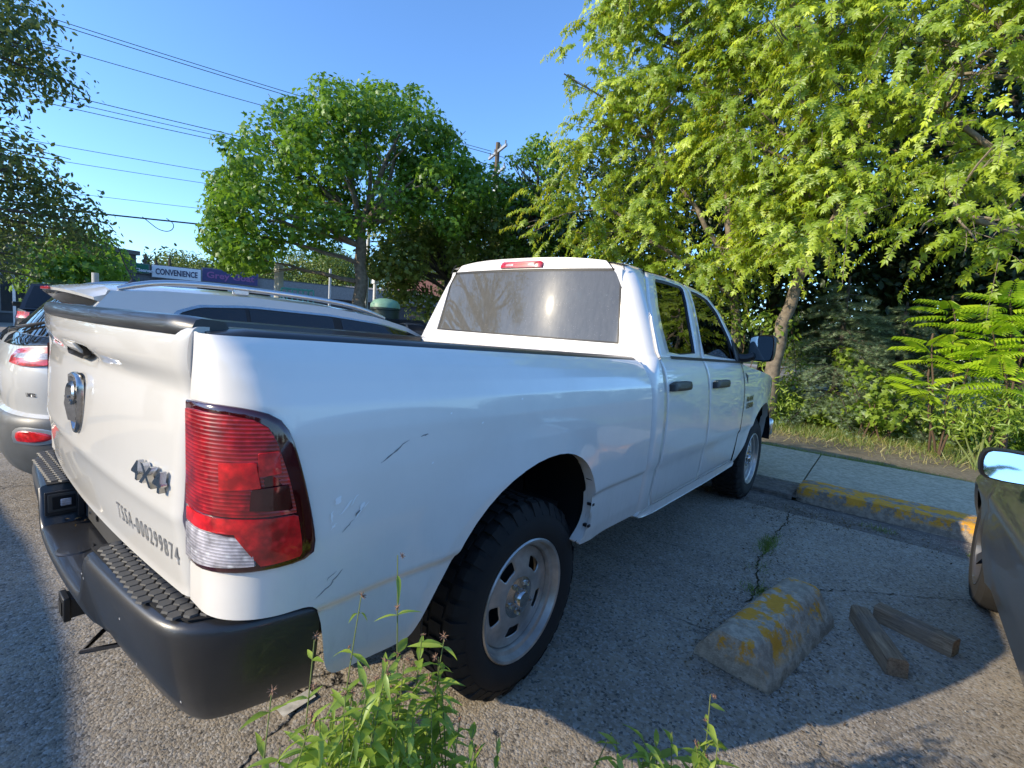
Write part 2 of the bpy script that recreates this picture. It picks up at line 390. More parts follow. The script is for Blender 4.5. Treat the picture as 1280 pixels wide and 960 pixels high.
    def build(s, name, mat, parent=None, loc=None, rot=None, smooth=35, fix=True, bevel=0, solid=0, sub=0):
        o = link(name, s.mesh(name, mat, smooth, fix), parent, loc, rot)
        if solid: md = o.modifiers.new('solid', 'SOLIDIFY'); md.thickness = solid; md.offset = -1
        if bevel: md = o.modifiers.new('bevel', 'BEVEL'); md.width = bevel; md.segments = 2; md.limit_method = 'ANGLE'; md.angle_limit = R(40)
        if sub: md = o.modifiers.new('sub', 'SUBSURF'); md.levels = sub; md.render_levels = sub
        return o
def text_mesh(txt, size, depth, mat, name='lettering', bold=0.0, spacing=1.0, shear=0, align='CENTER'):
    cu = bpy.data.curves.new(name, 'FONT'); cu.body = txt; cu.size = size; cu.extrude = depth; cu.offset = bold; cu.space_character = spacing
    cu.shear = shear; cu.align_x = align; cu.align_y = 'CENTER'; cu.resolution_u = 3
    o = bpy.data.objects.new(name, cu); COL.objects.link(o)
    bpy.context.view_layer.update()
    me = bpy.data.meshes.new_from_object(o.evaluated_get(bpy.context.evaluated_depsgraph_get()))
    bpy.data.objects.remove(o); bpy.data.curves.remove(cu)
    me.materials.clear(); me.materials.append(M[mat]); me.name = name
    return me
def wrap_mesh(me, fn):
    "move every vertex (x right, y up, z out) through fn"
    for v in me.vertices: v.co = fn(v.co)
    me.update(); return me
def pline(pts, n, closed=False):
    "resample a polyline to n points by arc length"
    p = np.array(pts, float)
    if closed: p = np.vstack([p, p[:1]])
    d = np.r_[0, np.cumsum(np.linalg.norm(np.diff(p, axis=0), axis=1))]
    t = np.linspace(0, d[-1], n + 1)[:-1] if closed else np.linspace(0, d[-1], n)
    return np.stack([np.interp(t, d, p[:, k]) for k in range(p.shape[1])], 1)
def smoothline(pts, n, it=2):
    p = np.array(pts, float)
    for _ in range(it):     # chaikin, ends kept
        q = [p[0]]
        for a, b in zip(p[:-1], p[1:]): q += [a * .75 + b * .25, a * .25 + b * .75]
        q.append(p[-1]); p = np.array(q)
    return pline(p, n)
def coons(B, T, L, Rr):
    "B,T: n points left to right; L,Rr: m points bottom to top -> P[i][j] (i along B, j up)"
    n, m = len(B), len(L); s = np.linspace(0, 1, n)[:, None, None]; t = np.linspace(0, 1, m)[None, :, None]
    P = (1 - t) * B[:, None] + t * T[:, None] + (1 - s) * L[None] + s * Rr[None]
    P -= (1 - s) * (1 - t) * B[0] + s * (1 - t) * B[-1] + (1 - s) * t * T[0] + s * t * T[-1]
    return P
def leafmesh(name, pos, rot, size, tv, tf, mat, tint=None, parent=None, loc=None):
    "many leaves in one mesh: pos (n,3), rot (n,3,3), size (n,), template verts/faces"
    n = len(pos); tv = np.array(tv, float); k = len(tv)
    V = np.einsum('nij,kj->nki', rot, tv) * np.asarray(size)[:, None, None] + pos[:, None, :]
    nf = len(tf); fl = [len(q) for q in tf]; flat = np.concatenate([np.array(q) for q in tf])
    F = (flat[None] + (np.arange(n) * k)[:, None]).ravel()
    me = bpy.data.meshes.new(name); me.vertices.add(n * k); me.vertices.foreach_set('co', V.astype(np.float32).ravel())
    me.loops.add(len(F)); me.loops.foreach_set('vertex_index', F.astype(np.int32))
    tot = np.tile(np.array(fl, np.int32), n); st = np.r_[0, np.cumsum(tot)[:-1]].astype(np.int32)
    me.polygons.add(n * nf); me.polygons.foreach_set('loop_start', st); me.polygons.foreach_set('loop_total', tot)
    me.update(calc_edges=True); me.materials.append(M[mat])
    if tint is None: tint = RS.rand(n)
    a = me.attributes.new('tint', 'FLOAT', 'POINT'); a.data.foreach_set('value', np.repeat(tint, k).astype(np.float32))
    return link(name, me, parent, loc)
def rand_rot(n, flat=0.6, up=(0, 0, 1), droop=0.0):
    "leaf frames: local z = leaf normal, local y = leaf tip direction"
    up = np.array(up, float); nrm = RS.randn(n, 3) * flat + up; nrm /= np.linalg.norm(nrm, axis=1)[:, None]
    t = RS.randn(n, 3); t[:, 2] -= droop * 2
    t -= nrm * (t * nrm).sum(1)[:, None]; t /= np.linalg.norm(t, axis=1)[:, None] + 1e-9
    s_ = np.cross(t, nrm); return np.stack([s_, t, nrm], 2)
# leaf templates (tip along +y)
OVATE_V = [(0, 0, 0), (0.24, 0.32, -.05), (0.20, 0.68, -.07), (0, 1, -.12), (-0.20, 0.68, -.07), (-0.24, 0.32, -.05), (0, 0.5, 0.02)]
OVATE_F = [(0, 1, 6), (1, 2, 6), (2, 3, 6), (3, 4, 6), (4, 5, 6), (5, 0, 6)]
MAPLE_V = [(0, 0, 0), (0.30, -0.02, -.04), (0.22, 0.22, 0), (0.55, 0.45, -.10), (0.22, 0.55, 0), (0, 1.0, -.15), (-0.22, 0.55, 0), (-0.55, 0.45, -.10), (-0.22, 0.22, 0), (-0.30, -0.02, -.04)]
MAPLE_F = [(0, 1, 2), (2, 3, 4), (4, 5, 6), (6, 7, 8), (8, 9, 0), (0, 2, 4, 6, 8)]
def lance(w_=0.13): return [(0, 0, 0), (w_, 0.35, .03), (w_ * .8, 0.65, .02), (0, 1, -.16), (-w_ * .8, 0.65, .02), (-w_, 0.35, .03), (0, 0.35, -.02), (0, 0.65, -.04)], [(0, 1, 6), (6, 1, 2, 7), (7, 2, 3), (3, 4, 7), (7, 4, 5, 6), (6, 5, 0)]
def sprig():
    vs, fs = [], []
    for (bx, by, ang, L) in ((0, 0.0, 88, .55), (0, 0.0, -84, .58), (0, .16, 46, .74), (0, .14, -44, .70), (0, .22, 2, .86)):
        a = R(ang); b = len(vs); dx, dy = math.sin(a), math.cos(a); px_, py_ = dy, -dx; w_ = .21 * L
        vs += [(bx, by, 0), (bx + dx * L * .42 + px_ * w_, by + dy * L * .42 + py_ * w_, -.06), (bx + dx * L, by + dy * L, -.26 * L), (bx + dx * L * .42 - px_ * w_, by + dy * L * .42 - py_ * w_, -.06), (bx + dx * L * .5, by + dy * L * .5, .0)]
        fs += [(b, b + 1, b + 4), (b + 1, b + 2, b + 4), (b + 2, b + 3, b + 4), (b + 3, b, b + 4)]
    return vs, fs
SPRIG_V, SPRIG_F = sprig()
mat_leaf('litter', (0.06, 0.04, 0.02), (0.22, 0.15, 0.07), 0.1)
# ================================================================== PICKUP TRUCK (local = world: +Y forward, rear axle at y = 0)
_zk = [.43, .45, .52, .60, .70, .757, .770, .80, .95, 1.08, 1.18, 1.25, 1.30, 1.34, 1.37, 1.40, 1.50]
_xk = [.91, .925, .960, .974, .982, .985, .999, 1.0, 1.003, 1.0, .993, .982, .965, .943, .915, .875, .70]
_zt = np.linspace(.40, 1.5, 1101); _xt = np.interp(_zt, _zk, _xk)
_k = np.exp(-0.5 * (np.arange(-24, 25) / 2.5) ** 2); _k /= _k.sum(); _xs = np.convolve(np.pad(_xt, 24, 'edge'), _k, 'valid')
def drop(y): return .028 * (min(max(y, -1.2), .9) + 1.1)
def Xs(y, z):
    "half width of the bed and lower cab at y, z"
    if y < .90: z = z + drop(y) * min(max((z - .9) / .4, 0), 1)
    x = float(np.interp(z, _zt, _xs))
    if y > 3.0: x -= .20 * ((y - 3.0) / 1.6) ** 2
    for yc, rr in ((-.13, .50), (3.45, .47)):            # wheel arch flares
        d = math.hypot((y - yc) * .96, (z - .47)) - rr
        if z > .5 and d < .16: x += .014 * (1 - max(d, 0) / .16) ** 1.5
    return x
def Xc(z):
    "half width of the cab, greenhouse included"
    return float(np.interp(z, [.40, .45, .52, .60, .70, .757, .770, .80, .95, 1.08, 1.18, 1.25, 1.30, 1.33, 1.36, 1.50, 1.70, 1.80, 1.86, 1.89],
                           [.90, .93, .962, .974, .982, .985, .999, 1.0, 1.003, 1.0, .993, .980, .967, .952, .935, .875, .785, .73, .66, .60]))
_zc = np.linspace(.40, 1.9, 1501); _xc0 = np.array([Xc(z) for z in _zc]); _k2 = np.exp(-0.5 * (np.arange(-30, 31) / 8.0) ** 2); _k2 /= _k2.sum()
_xc1 = np.convolve(np.pad(_xc0, 30, 'edge'), _k2, 'valid')
def Xcab(y, z):
    x = float(np.interp(z, _zc, _xc1))
    if y > 2.5 and z < 1.36:
        x -= .02 * min((y - 2.5), .5)
    if y > 3.0: x -= .20 * ((y - 3.0) / 1.6) ** 2
    d = math.hypot((y - 3.45) * .96, (z - .47)) - .47
    if z > .5 and z < 1.1 and d < .14: x += .012 * (1 - max(d, 0) / .14) ** 1.5
    return x
YR = -1.116
def skin(u, z, off=0.0):
    "bed side wrapping the rear corner; u runs forward along y, then round the corner to the tailgate seam"
    def P(u, z):
        Xb = Xs(max(u, YR + .1), z); r = min(max(Xb - .845, .035), .14); u0 = YR + r; a = u0 - r * math.pi / 2
        if u >= u0: return Vector((Xb, u, z))
        if u >= a:
            q = (u0 - u) / r; return Vector((Xb - r + r * math.cos(q), u0 - r * math.sin(q), z))
        s = (a - u) / max(a - UE, 1e-6); return Vector(((Xb - r) * (1 - s) + (.800 + .02 * max(0, (z - 1.25) / .13)) * s, YR - .0, z))
    p = P(u, z)
    if off:
        e = .004; du = P(u + e, z) - P(u - e, z); dz = P(u, z + e) - P(u, z - e); n = du.cross(dz)
        if n.length > 1e-12: p = p + n.normalized() * off
    return p
UE = YR - .150
truck = empty('pickup_truck', (0, 0, 0), 0, 'white four-door pickup truck with black step bumper, parked nose to the yellow curb', 'pickup truck')
T = truck
def mirror_pts(P): return [[(-p[0], p[1], p[2]) for p in row] for row in P]
def both(name, P, mat, label=None, thick=.006, left=True):
    for sgn in ((1, -1) if left else (1,)):
        m = MB(); m.grid(P if sgn == 1 else mirror_pts(P), flip=sgn == -1)
        o = m.build(name, mat, T, smooth=28)
        md = o.modifiers.new('solid', 'SOLIDIFY'); md.thickness = .012; md.offset = 0 if False else -1
        if label: o['label'] = label
    return o
# ---- bed sides
def zrail(u): return 1.385 - drop(u)
arch = [(-.83, .555), (-.64, .553), (-.605, .585), (-.52, .72), (-.44, .825), (-.34, .905), (-.22, .96), (-.08, .99), (.06, .992), (.17, .965), (.26, .91), (.325, .82), (.352, .72), (.345, .64), (.315, .595), (.275, .553), (.30, .545), (.50, .54), (.75, .535), (.862, .532)]
bot = [(UE, .79), (-1.16, .79), (-1.06, .793), (-.96, .792), (-.925, .778), (-.905, .73), (-.895, .66), (-.885, .59), (-.862, .562)] + arch
Bn = pline(smoothline(bot, 400, 1), 260); Tn = np.stack([np.linspace(UE, .862, 260), [zrail(u) for u in np.linspace(UE, .862, 260)]], 1)
# keep the top spaced like the bottom in u where the bottom runs level
ub = np.maximum.accumulate(Bn[:, 0]); k_ = (ub - ub[0]) / (ub[-1] - ub[0]); mixu = .75 * k_ + .25 * np.linspace(0, 1, 260); Tn[:, 0] = UE + mixu * (.862 - UE); Tn[:, 1] = [zrail(u) for u in Tn[:, 0]]
Ln = pline([Bn[0], Tn[0]], 90); Rn = pline([Bn[-1], Tn[-1]], 90)
tt_ = np.linspace(0, 1, 90); G = np.stack([Bn[:, None, 0] + (Tn - Bn)[:, None, 0] * (tt_ ** .42)[None], Bn[:, None, 1] + (Tn - Bn)[:, None, 1] * tt_[None]], 2)
P = [[skin(a, b) for a, b in row] for row in G]
# fold the lower edge and the edge at the cab inwards
low = [[(p.x - .035 * 0, p.y, p.z) for p in [row[0]]] for row in P]
for sgn in (1, -1):
    m = MB(); m.grid([[(sgn * p.x, p.y, p.z) for p in row] for row in P], flip=sgn < 0)
    lip = [[(sgn * p.x, p.y, p.z), (sgn * (p.x - .008), p.y, p.z - .0), (sgn * (p.x - .05), p.y, p.z + .004)] for p in [row[0] for row in P[60:]]]
    m.grid(lip, flip=sgn > 0)
    fr = [[(sgn * p.x, p.y, p.z), (sgn * (p.x - .006), p.y + .006, p.z), (sgn * (p.x - .09), p.y + .006, p.z)] for p in P[-1]]
    m.grid(fr, flip=sgn < 0)
    m.build('bed_side', 'white_paint', T, smooth=40)
    # dark wheel housing
    w_ = MB(); ap = smoothline(arch[1:16], 30, 1)
    cx = [(sgn * .965, y, z) for y, z in ap]; ci = [(sgn * .965, -.13 + (y + .13) * 1.06, .47 + (z - .47) * 1.05) for y, z in ap]
    w_.grid([[(a[0], a[1], a[2]), (sgn * .94, b_[1], b_[2] if b_[2] > .55 else a[2]), (sgn * .60, b_[1], b_[2] if b_[2] > .55 else a[2])] for a, b_ in zip(cx, ci)])
    w_.prism([(y * 1.0, z) for y, z in ap], sgn * .60, sgn * .61, 'X')
    w_.build('wheel_liner', 'dark_void', T, smooth=60)
    # little clips on the lip of the arch
    if sgn == 1:
        for (y, z) in ((.325, .835), (.350, .715), (.330, .625)):
            MB().box((.982, y - .002, z), (.03, .018, .012)).build('clip', 'black_plastic', T, bevel=.002)
# bed rail caps
for sgn in (1, -1):
    m = MB(); rows = []
    for y in np.linspace(-1.095, .875, 30):
        z = 1.386 - drop(y); e = .012 * max(0, (-1.03 - y) / .065)
        rows.append([(sgn * (x - e * 2 * (x > .8)), y, z + h - e * (h > 0)) for x, h in ((.884, -.018), (.882, -.002), (.868, .010), (.845, .015), (.77, .015), (.735, .008), (.728, -.03), (.74, -.034), (.87, -.02))])
    m.grid(rows + [], flip=sgn < 0)
    m.f += [tuple(range(9)), tuple(range(len(m.v) - 9, len(m.v)))]; m.mi += [0, 0]
    m.build('bed_rail_cap', 'bumper_black', T, smooth=50)
# bed inside
m = MB()
for sgn in (1, -1):
    m.grid([[(sgn * .745, y, z) for z in (.88, 1.37 - drop(y))] for y in np.linspace(-1.08, .82, 6)])
m.grid([[(x, y, .885) for x in (-.75, .75)] for y in (-1.09, .83)])
m.grid([[(x, .82, z) for x in (-.75, .75)] for z in (.88, 1.325)])
m.build('bed_liner', 'bumper_black', T)
MB().box((0, .845, 1.325), (1.56, .06, .035)).build('bulkhead_cap', 'white_paint', T, bevel=.008)
for y in (-.9, -.1, .6):
    MB().box((-.735, y, 1.25), (.03, .06, .03)).build('tie_down', 'chrome', T, bevel=.004)
# ---- tailgate
TGZ = [(.79, .002), (.80, .0), (.85, .006), (.95, .016), (.975, .024), (1.0, .020), (1.10, .016), (1.18, .012), (1.235, .004), (1.262, .001), (1.285, .016), (1.305, .034), (1.34, .040), (1.375, .036), (1.392, .022), (1.398, .0), (1.398, -.04)]
_tg = smoothline(TGZ, 60, 2)
def tgy(x, z, prof=None):
    b_ = .034 * (1 - (x / .81) ** 2)
    pr_ = np.interp(z, _tg[:55, 0], _tg[:55, 1]) if prof is None else prof
    hand = .030 * math.exp(-((z - 1.285) / .030) ** 2 - ((x + .02) / .17) ** 4)
    e = max(0, (abs(x) - .76) / .04); edge = .012 * e * e
    return YR - b_ - pr_ + edge
rows = []
for x in .993 * np.r_[-.803, -.80, np.linspace(-.79, -.70, 6), np.linspace(-.66, .66, 30), np.linspace(.70, .79, 6), .80, .803]:
    row = []
    for z, pr_ in _tg:
        ext = .02 * max(0, (z - 1.25) / .13); xx = x * (1 + ext / .8)
        b_ = .034 * (1 - (x / .81) ** 2); e = max(0, (abs(x) - .77) / .033)
        hd = .026 * math.exp(-((z - 1.282) / .022) ** 4 - ((x) / .17) ** 6) if 1.2 < z < 1.37 else 0
        sc = 1 - .55 * max(0, (abs(x) - .3) / .5) if z > 1.24 else 1
        row.append((xx, YR - b_ - pr_ * (sc if z > 1.24 else 1) + .014 * e * e + hd, z))
    rows.append(row)
m = MB(); m.grid(rows)
for side in (rows[0], rows[-1]):
    m.grid([side, [(p[0], YR + .03, p[2]) for p in side]])
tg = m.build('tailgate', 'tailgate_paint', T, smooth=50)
for sgn in (1, -1): MB().grid([[(sgn * x, YR + .012, z) for z in np.linspace(.80, 1.37, 8)] for x in (.77, .83)]).build('tailgate_gap', 'dark_void', T)
def on_tg(x, z, o=0.0):
    pr_ = float(np.interp(z, _tg[:50, 0], _tg[:50, 1])); return Vector((x, YR - .034 * (1 - (x / .81) ** 2) - pr_ - o, z))
# cap along the top of the tailgate
rows = []
for x in np.linspace(-.815, .815, 40):
    b_ = .034 * (1 - (x / .83) ** 2); e = max(0, (abs(x) - .78) / .04)
    sc = 1 - .55 * max(0, (abs(x) - .3) / .5)
    rows.append([(x, YR - b_ + dy + .02 * e, z - .006 * e) for dy, z in ((-.038 * sc, 1.378), (-.043 * sc, 1.386), (-.040 * sc, 1.402), (-.025 * sc, 1.416), (.0, 1.420), (.045, 1.416), (.055, 1.40), (.055, 1.36))])
m = MB(); m.grid(rows); m.f += [tuple(range(8)), tuple(range(len(m.v) - 8, len(m.v)))]; m.mi += [0, 0]
o = m.build('tailgate_cap', 'bumper_black', T, smooth=50)
# tailgate handle: recessed black cup with a painted paddle
m = MB(); cup = [(-.15, 1.272), (-.13, 1.262), (.07, 1.262), (.09, 1.272), (.07, 1.312), (-.14, 1.312)]
m.add([on_tg(a, 1.285, .001) + Vector((0, 0, b_ - 1.285)) for a, b_ in cup] + [on_tg(a * .9, 1.285, -.02) + Vector((0, 0, (b_ - 1.285) * .8)) for a, b_ in cup],
      [(i, (i + 1) % 6, 6 + (i + 1) % 6, 6 + i) for i in range(6)] + [tuple(range(6, 12))])
h_ = m.build('tailgate_handle', 'black_plastic', tg, smooth=0)
# side of the handle seen with paint and lettered recess
MB().add([on_tg(x, z, .004 + d) for d in (-.014, -.002) for x, z in ((-.14, 1.275), (.03, 1.275), (.02, 1.306), (-.135, 1.306))],
         [(0, 1, 2, 3), (7, 6, 5, 4), (0, 4, 5, 1), (1, 5, 6, 2), (2, 6, 7, 3), (3, 7, 4, 0)]).build('handle_paddle', 'tailgate_paint', tg, bevel=.004)
# emblem: chrome shield with a horned head in relief
m = MB(); sh = smoothline([(-.066, .085), (0, .098), (.066, .085), (.070, .02), (.055, -.045), (.028, -.085), (0, -.10), (-.028, -.085), (-.055, -.045), (-.070, .02), (-.066, .085)], 40, 1)[:-1]
def emb(x, z, o): return on_tg(x, 1.12, o) + Vector((0, 0, z))
rings = [(1.0, 0), (1.0, .010), (.95, .016), (.86, .016), (.82, .008), (.5, .012)]
vs = [emb(a * k, b_ * k, h) for k, h in rings for a, b_ in sh]; n = len(sh)
m.add(vs, [(r * n + i, r * n + (i + 1) % n, (r + 1) * n + (i + 1) % n, (r + 1) * n + i) for r in range(len(rings) - 1) for i in range(n)] + [tuple(range((len(rings) - 1) * n, len(rings) * n))])
o = m.build('emblem', 'chrome', tg, smooth=40)
m = MB()
m.add([emb(a, b_, h) for a, b_, h in ((-.022, .045, .012), (.022, .045, .012), (.016, -.02, .012), (.010, -.062, .012), (-.010, -.062, .012), (-.016, -.02, .012), (0, .05, .03), (0, 0, .036), (0, -.052, .028))],
      [(0, 5, 7, 6), (5, 4, 8, 7), (1, 6, 7, 2), (2, 7, 8, 3), (4, 3, 8), (0, 6, 1)])
for sgn in (-1, 1):
    m.tube([emb(sgn * (.020 + .032 * math.sin(t) * (1 - t / 9)), .018 + .034 * math.cos(t) * (1 - t / 9) + .006, .014 + .008 * math.sin(t / 2)) for t in np.linspace(0, 5.2, 16)], [.008 - .0003 * i for i in range(16)], 6)
    m.box(emb(sgn * .010, .02, .030), (.006, .006, .006))
o = m.build('emblem_relief', 'chrome', tg, smooth=40)
# 4X4 badge and asset number
me = text_mesh('4X4', .068, .006, 'chrome', 'badge', bold=.0015, spacing=1.2, shear=.12)
wrap_mesh(me, lambda c: on_tg(655e-3 + c.x * 1.35, 1.045, .010 + c.z) + Vector((0, 0, c.y)))
b_ = link('badge', me, tg)
me = text_mesh('TSSA-000299874', .062, .0, 'decal_grey', 'stencil_number', bold=.0004, spacing=1.32)
wd_ = max(v.co.x for v in me.vertices) * 2
wrap_mesh(me, lambda c: on_tg(.570 + c.x * .400 / wd_, .880 + c.y, .0016))
link('stencil_number', me, tg)
# licence plate bracket area between the pads: holes plate under the tailgate
# ---- tail lamps (u, z outline on the skin)
def pad(name, outline, offs, mat, parent, surf=None, n=48, smooth=50, sm=1, mirror=False):
    "a domed plate on the surface: offs = [(scale, height), ...] from rim to centre"
    surf = surf or skin; ol = pline(smoothline(list(outline) + [outline[0]], 200, sm)[:-1], n, closed=True); c = ol.mean(0)
    vs = []; sg = -1 if mirror else 1; offs = list(offs); s0, h0 = offs[-1]
    if s0 > .45: offs += [(s0 * .78, h0), (s0 * .56, h0), (s0 * .34, h0), (s0 * .12, h0)]
    for sc, h in offs:
        for a in ol:
            q = c + (a - c) * sc; p = surf(q[0], q[1], h); vs.append((sg * p[0], p[1], p[2]))
    k = len(offs); fs = [(r * n + i, r * n + (i + 1) % n, (r + 1) * n + (i + 1) % n, (r + 1) * n + i) for r in range(k - 1) for i in range(n)] + [tuple(range((k - 1) * n, k * n))]
    m = MB(); m.add(vs, fs); return m.build(name, mat, parent, smooth=smooth)
lampo = [(-1.262, 1.243), (-1.18, 1.247), (-1.10, 1.246), (-1.04, 1.236), (-1.008, 1.22), (-.99, 1.184), (-.968, 1.10), (-.944, .99), (-.937, .93), (-.945, .908), (-1.028, .905), (-1.104, .899), (-1.19, .893), (-1.258, .892), (-1.262, .90), (-1.262, .99), (-1.262, 1.13)]
def shrink(o, du, dz):
    o = np.array(o); c = (o.max(0) + o.min(0)) / 2; h = (o.max(0) - o.min(0)) / 2
    return [tuple(c + (p - c) * (1 - np.array((du, dz)) / h)) for p in o]
for mir in (False, True):
    tl = pad('tail_light', [(max(u_, -1.15) if mir else u_, z_) for u_, z_ in lampo], [(1, -.004), (1, .007), (.985, .010), (.93, .011)], 'lamp_dark', T, mirror=mir)
    inner = lampo
    if mir: continue
    up = [(u, max(z, 1.018)) for u, z in inner]; up = [p for p in inner if p[1] > 1.02]; up = up + [(-.960, 1.02), (-1.249, 1.02)]
    up = [(-1.251, 1.02), (-1.251, 1.228), (-1.18, 1.232), (-1.10, 1.229), (-1.055, 1.220), (-1.032, 1.205), (-1.018, 1.175), (-.998, 1.10), (-.982, 1.02)]
    pad('upper_lens', up, [(1, .008), (.985, .0135), (.5, .0145)], 'lens_red_ribbed', tl, mirror=mir, sm=0, n=60)
    for cu, cz, du, dz in ((-1.085, 1.105, .038, .030), (-1.032, 1.13, .020, .026)):
        pad('reflector_cell', [(cu - du, cz - dz), (cu + du, cz - dz * .8), (cu + du * .8, cz + dz), (cu - du, cz + dz * .9)], [(1, .0135), (.97, .0155), (.5, .0158)], 'lens_bright_red', tl, mirror=mir, n=40, sm=0)
    pad('reflector_cell', [(-1.068, 1.035), (-.992, 1.03), (-1.000, 1.085), (-1.065, 1.08)], [(1, .0135), (.97, .0155), (.5, .0158)], 'lamp_dark', tl, mirror=mir, n=40, sm=0)
    md = [(-1.249, .985), (-1.249, 1.018), (-1.1, 1.018), (-.965, 1.018), (-.955, .95), (-.953, .925), (-1.03, .918), (-1.045, .985), (-1.08, .995), (-1.16, .99)]
    pad('brake_lens', [(-1.249, .987), (-1.249, 1.017), (-.981, 1.017), (-.972, .955), (-.970, .922), (-1.048, .915), (-1.052, .96), (-1.072, .984), (-1.12, .99)], [(1, .008), (.985, .0135), (.6, .0150)], 'lens_bright_red', tl, mirror=mir, sm=0, n=60)
    pad('reverse_lens', [(-1.249, .905), (-1.249, .982), (-1.16, .984), (-1.085, .978), (-1.060, .955), (-1.054, .918), (-1.10, .914), (-1.18, .906)], [(1, .008), (.97, .0145), (.6, .0160)], 'lens_clear', tl, mirror=mir, sm=0, n=60)
# dent and scuffs on the right rear quarter (dark strips are scuffs; near-white strips paint sun glints on the dent)
simple('glint_white', (0.97, 0.97, 0.95), 0.3, metal=0.0, coat=1.0, var=0.02)
simple('scuff_dark', (0.20, 0.19, 0.18), 0.7, var=0.5, scale=60)
def scuff_or_glint(pts, wd, mat, h=.0008):
    pts = [np.array(p) for p in pts]; m = MB(); L_, R_ = [], []
    for i, p in enumerate(pts):
        t = pts[min(i + 1, len(pts) - 1)] - pts[max(i - 1, 0)]; t = t / np.linalg.norm(t); nrm = np.array((-t[1], t[0])); k = wd * math.sin(math.pi * (i + .4) / (len(pts) - .2)) * (0.6 + .8 * random.random())
        L_.append(skin(*(p + nrm * k), h)); R_.append(skin(*(p - nrm * k), h))
    m.grid([L_, R_]); return m.build('scuff_or_glint', mat, T, smooth=60)
def wob(a, b, n, amp): return [(a[0] + (b[0] - a[0]) * t + random.gauss(0, amp), a[1] + (b[1] - a[1]) * t + random.gauss(0, amp)) for t in np.linspace(0, 1, n)]
scuff_or_glint(wob((-.766, 1.088), (-.674, 1.138), 9, .0015), .0018, 'scuff_dark'); scuff_or_glint(wob((-.64, 1.14), (-.612, 1.142), 6, .001), .0015, 'scuff_dark')
scuff_or_glint(wob((-.90, .815), (-.862, .850), 7, .001), .0012, 'scuff_dark'); scuff_or_glint(wob((-.905, .835), (-.88, .85), 5, .001), .001, 'scuff_dark'); scuff_or_glint(wob((-.93, .80), (-.885, .825), 5, .001), .001, 'scuff_dark')
for a, b, wd in (((-.888, 1.012), (-.876, 1.03), .005), ((-.825, .985), (-.812, 1.0), .006), ((-.85, 1.0), (-.83, 1.026), .002), ((-.90, .97), (-.895, 1.0), .002), ((-.88, .985), (-.845, 1.015), .002), ((-.84, .965), (-.80, 1.0), .0015), ((-.9, .955), (-.885, .968), .0015)):
    scuff_or_glint(wob(a, b, 6, .001), wd * 1.3, 'glint_white', .0022)
scuff_or_glint(wob((-.838, .972), (-.815, .99), 5, .001), .0018, 'scuff_dark', .002); scuff_or_glint(wob((-.87, .94), (-.84, .965), 6, .001), .001, 'scuff_dark')
for q in ((-.53, 1.19), (-.40, 1.15), (-.60, 1.06), (-.2, 1.21)): scuff_or_glint(wob(q, (q[0] + .008, q[1] + .003), 3, .0005), .003, 'glint_white')
# ---- rear bumper
simple('bumper_top', (0.045, 0.044, 0.042), 0.55, var=0.3, scale=5, bump=0.1, bscale=200)
half = [(0, -1.236), (.15, -1.235), (.33, -1.227), (.48, -1.219), (.62, -1.208), (.74, -1.196), (.82, -1.182), (.875, -1.155), (.91, -1.11), (.935, -1.06), (.955, -.99), (.972, -.93), (.978, -.905)]
hp = smoothline(half, 40, 2); outl = np.vstack([(-hp[::-1][:-1]) * [1, -1], hp])     # left to right
outl = outl.copy(); no = len(outl)
nrm = np.gradient(outl, axis=0); nrm = np.stack([nrm[:, 1], -nrm[:, 0]], 1); nrm /= np.linalg.norm(nrm, axis=1)[:, None]
def topz(x):   # the plate recess in the middle is lower
    a = abs(x); t = min(max((a - .315) / .03, 0), 1); return .640 + (.772 - .640) * t * t * (3 - 2 * t)
cols = []
for (x, y), nn in zip(outl, nrm):
    tz = topz(x); lowz = .505 + (.04 if abs(x) < .3 else 0) * 0 + .012 * max(0, (abs(x) - .9) / .08)
    col = []
    for k, (t, o_) in enumerate(((0, -.085), (0.0, -.066), (.06, -.055), (.25, -.034), (.5, -.016), (.75, -.003), (.88, .0), (.95, -.004), (.985, -.013), (1.0, -.028), (1.0, -.045))):
        z = lowz + (tz - lowz) * t; col.append((x + nn[0] * o_, y + nn[1] * o_, z))
    # top surface runs forward to under the tailgate
    yin = -1.05 if abs(x) < .86 else max(y, -1.05) + 0.0
    for q in (.35, .7, 1.0):
        a, b_ = col[10][0], col[10][1]
        tx = a * (1 - .0 * q) if abs(x) < .86 else a - (.10 * q) * (1 if x > 0 else -1) * (1 if y > -1.0 else .5)
        ty = b_ + (yin - b_) * q if abs(x) < .86 else b_ + max(0, (-1.05 - b_)) * q
        col.append((tx, ty, tz))
    cols.append(col)
m = MB(); m.grid(cols)
for c_ in (cols[0], cols[-1]): m.grid([c_[:11], [(p[0] * .85, p[1], p[2]) for p in c_[:11]]])
bp = m.build('rear_bumper', 'bumper_black', T, smooth=45)
# flat ledge between pads and tailgate, bracket, recess walls
for sgn in (1, -1):
    MB().box((sgn * .60, -1.055, .768), (.50, .11, .012)).build('bumper_ledge', 'bumper_top', T, bevel=.003)
